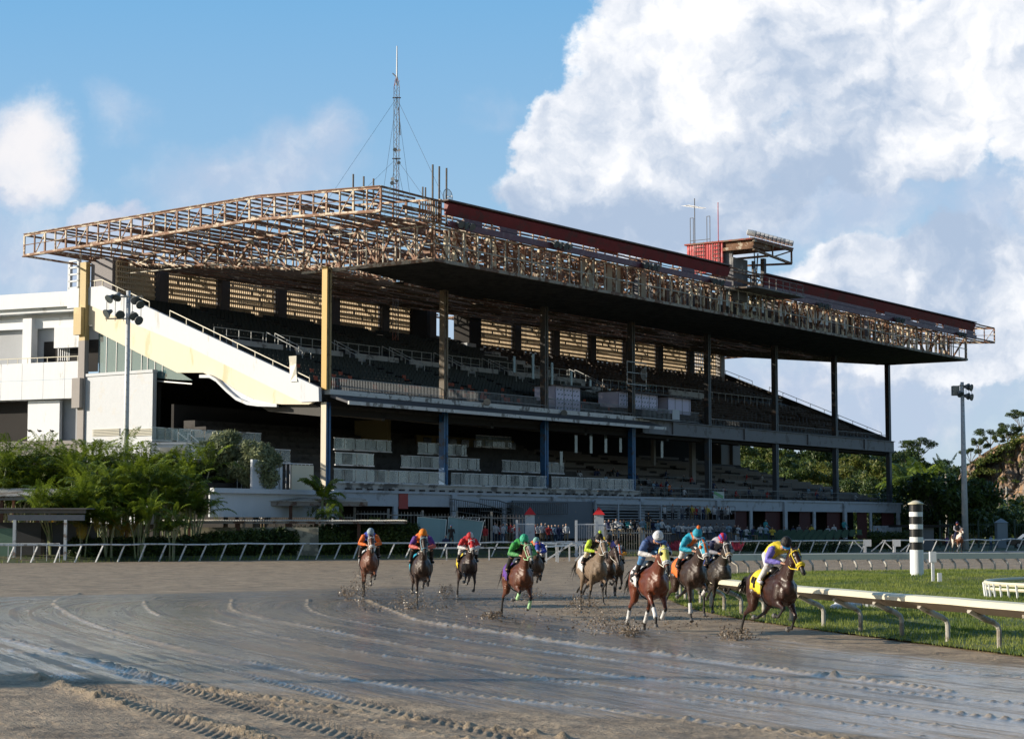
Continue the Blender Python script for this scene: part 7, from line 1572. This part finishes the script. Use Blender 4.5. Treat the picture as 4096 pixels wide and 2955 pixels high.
ORD=['leftmost','second','third','fourth','fifth','sixth','seventh','eighth','ninth','tenth','eleventh','twelfth','thirteenth','fourteenth','fifteenth']
def person(kind,loc,rz,shirt,place,grp,cap=None,s=1.,hair=None,full=None):
    me=FIG[kind][prg.randrange(4)]; o=D.objects.new('person',me); COL.objects.link(o); o.location=loc; o.rotation_euler=(0,0,rz); o.scale=(s,s,s)
    for i,mt in enumerate((prg.choice(SK),pmat(shirt,SHIRTS[shirt]),prg.choice(TRS),hair or prg.choice((HAIRM[0],HAIRM[0],HAIRM[1],HAIRM[2])))): o.material_slots[i].link='OBJECT'; o.material_slots[i].material=mt
    key=(shirt,place); k=names_.setdefault(key,[]); k.append(o); o['_k']=0; del o['_k']
    tag(o,full or f'{"seated" if kind=="sit" else "standing"} spectator in {shirt} shirt {place}','person',grp); return o
# two dark-clothed men by the outer rail
x,z=wy(1805,2097,141.); person('stand',(x,141.,z-1.78),-1.57,'black','','men by the outer rail',full='standing man in black with a blue cap before the right glass sheet',hair=mat('cap_blue',(.03,.08,.35),.7,.1,9.))
x,z=wy(1783,2137,140.); person('stand',(x,140.,z-1.78),-1.4,'navy','','men by the outer rail',full='shorter man in dark navy left of the blue-capped man')
x,z=wy(1940,2098,146.); person('stand',(x,146.,z-1.78),-1.9,'red','','men by the outer rail',full='person in red standing at the right edge of the broken glass sheet')
x,z=wy(1052,2030,150.); person('stand',(x,150.,z-1.78),-1.7,'white','','men by the outer rail',full='person in white leaning on the low white fence under the canopy')
def crowd(pxs,py,Y,kind,place,grp,base,cols,rz=-1.2,s=1.):
    for px in pxs:
        px2=px+prg.uniform(-3,3); pyy=py+prg.uniform(-5,5) if not callable(py) else py(px)+prg.uniform(-4,4); Yq=Y+prg.uniform(-.6,.6); x,z=wy(px2,pyy,Yq); hh=1.76 if kind=='stand' else 1.35
        person(kind,(x,Yq,z-hh*s),rz+prg.uniform(-.5,.5),prg.choice(cols),place,grp,s=s)
crowd([1977,1988,2001,2015,2028,2044,2057,2066],2092,153,'stand','behind the picket fence left of the first pier','crowd behind the fence',0,['red','white','pale blue','teal','white'])
crowd([2143,2153,2168,2182,2196,2210,2222,2236,2250,2262],2093,153,'stand','between the two red-capped piers','crowd behind the fence',0,['red','white','navy','pale blue','grey','white'])
crowd(list(range(2420,2650,15)),2075,158,'sit','in the shade left of the standing platform','crowd in front of the louvres',0,['navy','grey','black','pale blue','teal','white'])
crowd([2594,],2052,157,'stand','rising above the seated crowd by the louvres','crowd in front of the louvres',0,['black'])
crowd([2656,2690,2728,2755,2768,2784,2800,2815,2829,2858,2873,2886,2900,2912],lambda p: 2014+(p-2656)*.035,171,'stand','on the platform before the louvred wall','people on the platform',0,['white','black','grey','pale blue','red','yellow','navy','black','grey'])
b=MB(); xa,_=wy(2640,2070,171); xb,_=wy(2935,2070,171); zf=wy(2700,2072,171)[1]; b.box((xa,170,0),(xb,173,zf-.12)); 
for q in range(14): b.bar((xa+(xb-xa)*q/13,169.9,zf-.1),(xa+(xb-xa)*q/13,169.9,zf+1.05),.045)
b.bar((xa,169.9,zf+1.05),(xb,169.9,zf+1.05),.05); b.bar((xa,169.9,zf+.5),(xb,169.9,zf+.5),.04); o=b.build('viewing_platform',mat('platform_blue_grey',(.12,.13,.15),.7,.1,1.)); tag(o,'raised viewing platform with a thin rail under the standing group','platform')
# green stadium chairs at ground level, one block
xs0=wy(2930,2100,174)[0]; b=MB()
for r_ in range(6):
    for q in range(20-r_*2): 
        p=bw(0,0); x_=xs0+r_*.35+q*.62; y_=174-r_*.9+q*.05; b.box((x_,y_,.9+(5-r_)*-.0+r_*-.12+.6),(x_+.45,y_+.4,.9+.66-r_*.12)); b.box((x_,y_+.38,1.5-r_*.12),(x_+.45,y_+.44,2.0-r_*.12))
o=b.build('stadium_chairs',mat('chair_green',(.03,.09,.06),.5,.1,1.)); tag(o,'block of faded green stadium chairs right of the viewing platform','chairs',kind='stuff')
crowd([2668,2690,2712,2734,2752,2776,2795,2815,2838,2862,2890,2915,2938],2093,168,'sit','in the front row below the platform','front row crowd',0,['grey','pale blue','white','white','white','black'])
crowd([2948,2962,2985,3010,3042,3064,3088],2100,170,'sit','among the green chairs','front row crowd',0,['white','white','pale blue','yellow','navy'])
crowd([3060],2072,176,'stand','above the green chairs','front row crowd',0,['teal'])
crowd([3140,3172,3195,3226,3248,3310,3338],2100,186,'stand','in a ground floor opening near the right end','people in the ground floor openings',0,['grey','black','yellow','white','red','navy'],s=.95)
crowd([3375],2076,189,'stand','leaning on a ground floor post near the right','people in the ground floor openings',0,['teal'])
crowd([3480,3506],2112,183,'sit','by the clipped hedge at the last column','people in the ground floor openings',0,['black','navy'])
crowd([3785,3720,3965],2140,186,'stand','behind the outer rail at the far right','people at the far right',0,['purple','black','pale blue'],s=.8)
# seated spectators of the lower deck
n_=0
for i in range(56):
    row=prg.choice((0,0,1,1,2,2,3,4,5,6,7)); t=.62+row*1.3; z=5.+row*.33; s_=prg.uniform(46.5,70) if prg.random()<.72 else prg.uniform(70,100)
    sh=prg.choice(['black','navy','grey','white','pale blue','grey','black','red']); k=int(s_//SP)+1
    person('sit',bw(s_,t+.05,z-.03),BANG-math.pi/2+prg.uniform(-.3,.3),sh,f'in row {["one","two","three","four","five","six","seven","eight"][row]} after the {["first","second","third","fourth","fifth","sixth","seventh"][k-1]} column','spectators on the lower deck')
s_,z=pt(2677,1930,1.); person('stand',bw(s_,1.,5.0),BANG-math.pi/2,'orange','','spectators on the lower deck',full='person in bright orange standing at the front of the lower deck')
s_,z=pt(3332,1950,1.); person('stand',bw(s_,1.2,5.2),BANG-math.pi/2,'pale blue','','spectators on the lower deck',full='person in pale blue standing left of the seventh column')
# make every repeated label say which one, from left to right
import collections
cb=lambda o: (o.location.x/o.location.y)
for (sh,pl_),L_ in names_.items():
    L_=[o for o in L_ if pl_]
    if len(L_)>1:
        L_.sort(key=cb)
        for k,o in enumerate(L_): o['label']=f'{ORD[k]} '+o['label'].replace('spectator','person')
# white banner hung on the lower railing
s0,z0=pt(2853,1965,-.5); s1,z1=pt(2895,2000,-.5); b=MB(); b.box((s0,-.55,z1),(s1,-.52,z0)); o=b.build('banner',mat('banner_white',(.5,.55,.52),.7,.1,1.)); b=MB(); b.bar((s0+.1,-.57,z0-.1),(s1-.3,-.57,z1+.3),.05,.3); b.box((s0+.3,-.58,z1+.25),(s0+1.1,-.56,z1+.32)); q_=b.build('banner_print',mat('banner_print_green',(.2,.42,.2),.7,.1,1.),o); o.location=(C0[0],C0[1],0); o.rotation_euler=(0,0,BANG); tag(o,'white banner with a green print hung on the lower rail beside the fifth column','banner')
# television cabins on the upper deck edge
lav=mat('lilac_panel',(.66,.65,.85),.7,.06,.8); prt=mat('print_teal',(.05,.14,.15),.7,.1,1.)
def cabin(p0,p1,py0,py1,dots,lb,dpt=2.4,t=.9):
    s0,za=pt(p0,py0,t); s1,_=pt(p1,py0,t); _,zb=pt(p0,py1,t); r=thing('press_cabin',lb,'cabin',(C0[0],C0[1],0),BANG,'press cabins on the upper deck'); r['label']=lb
    b=MB(); b.box((s0,t,zb),(s0+.08,t+dpt,za)); b.box((s0,t,zb),(s1,t+.08,za)); b.build('panel_wall',lav,r); b=MB(); b.box((s0-.15,t-.7,za),(s1+1.6,t+dpt+.3,za+.1)); b.build('flat_roof',dark_steel,r); b=MB(); b.box((s1,t+1.2,zb),(s1+1.5,t+1.3,za)); b.box((s1+.1,t+.05,zb),(s1+.2,t+.15,za)); b.build('open_bay',interior,r)
    b=MB(); 
    for q in np.arange(s0+1.4,s1,1.45): b.box((q,t-.02,zb),(q+.05,t-.001,za))
    b.build('panel_joint',dark_steel,r)
    if dots:
        b=MB()
        for i in range(int((s1-s0)/.55)):
            for j in range(6): x_=s0+.25+i*.55+(j%2)*.2; z_=zb+.3+j*.42; b.bar((x_,t-.012,z_),(x_+.2,t-.012,z_+.06),.02,.09)
        b.build('small_print',prt,r)
cabin(2222,2320,1542,1642,True,'lilac press cabin with a printed pattern right of the third column'); cabin(2475,2630,1565,1628,True,'wide lilac press cabin behind the fourth column'); cabin(2672,2762,1588,1652,False,'plain lilac press cabin just left of the fifth column')
b=MB(); s0,z0=pt(2540,1635,-.3); s1,z1=pt(2690,1672,-.3); b.box((s0,-1.2,12.95),(s1,.2,13.05)); 
for q in np.arange(s0,s1,.25): b.bar((q,-1.15,13.05),(q,-1.15,z0+.1),.04)
b.bar((s0,-1.15,z0+.1),(s1,-1.15,z0+.1),.06); o=b.build('camera_balcony',mat('picket_grey',(0,0,0))); o.location=(C0[0],C0[1],0); o.rotation_euler=(0,0,BANG); tag(o,'small railed camera balcony jutting over the beam between the fourth and fifth columns','balcony')
b=MB(); b.box((s1-1.6,-1.25,13.1),(s1-.2,-1.2,z0+.2)); o=b.build('white_notice_board',white); o.location=(C0[0],C0[1],0); o.rotation_euler=(0,0,BANG); tag(o,'white board at the right end of the camera balcony','board')
b=MB()
for (px,py,r_) in ((1178,1472,.5),): 
    t_,z_=ps(px,py,-.6)
    b.prism([(-.9,t_-.55,z_-1.1),(-.75,t_-.35,z_-.5),(-.75,t_-.30,z_+.3),(-.9,t_-.45,z_+.95),(-.9,t_+.35,z_+.95),(-.75,t_+.4,z_+.3),(-.75,t_+.35,z_-.5),(-.9,t_+.2,z_-1.1)],(.06,0,0))
b.bar((-.7,t_,z_-1.6),(-.7,t_,z_+.5),.07); o=b.build('curved_panel_antenna',mat('panel_antenna',(.62,.60,.52),.5,.08,9.)); o.location=(C0[0],C0[1],0); o.rotation_euler=(0,0,BANG); tag(o,'curved off-white grid panel antenna on the near stair wall','antenna')
b=MB(); s0,z0=pt(2523,1462,-.6); b.box((s0-1.0,-.8,z0-1.9),(s0-.94,-.74,z0+.4)); 
for zz in (z0+.35,z0-.7,z0-1.85): b.bar((s0-1,-.77,zz),(s0+2.6,-.77,zz),.07)
b.bar((s0+2.6,-.77,z0-2.2),(s0+2.6,-.77,z0+.4),.06); o=b.build('column_bracket_frame',galv); o.location=(C0[0],C0[1],0); o.rotation_euler=(0,0,BANG); tag(o,'light steel bracket frame clamped halfway up the fourth column','bracket')
s0,z0=pt(2575,1497,-.9); gd=MB()
for q in range(8): x_=-.5+q*.145; h=math.sqrt(max(.01,.58**2-x_*x_)); gd.tube([(x_,.15*h*h-.1,-h),(x_,0,0),(x_,.15*h*h-.1,h)],.02,4)
gd.tube([(.58*math.cos(a),-.02,.58*math.sin(a)) for a in np.linspace(0,6.283,17)],.03,4); o=gd.build('grid_dish',galv); o.location=bw(s0,-.9,z0); o.rotation_euler=(0,0,BANG); tag(o,'round wire grid dish beside the bracket frame on the fourth column','antenna')
for px,py,lb in ((1945,1608,'grey horn loudspeaker on the canopy ledge right of the second column'),(2252,1652,'grey loudspeaker on the canopy ledge right of the third column')):
    s0,z0=pt(px,py,-.5); b=MB(); b.tube([(.35,0,0),(.15,0,0),(-.1,0,-.02),(-.3,0,-.04)],[.08,.12,.2,.33],12); b.bar((.1,.1,-.3),(.1,.1,0),.05); o=b.build('loudspeaker',lampg); o.location=bw(s0,-.6,z0); o.rotation_euler=(0,0,BANG+.6); tag(o,lb,'loudspeaker')
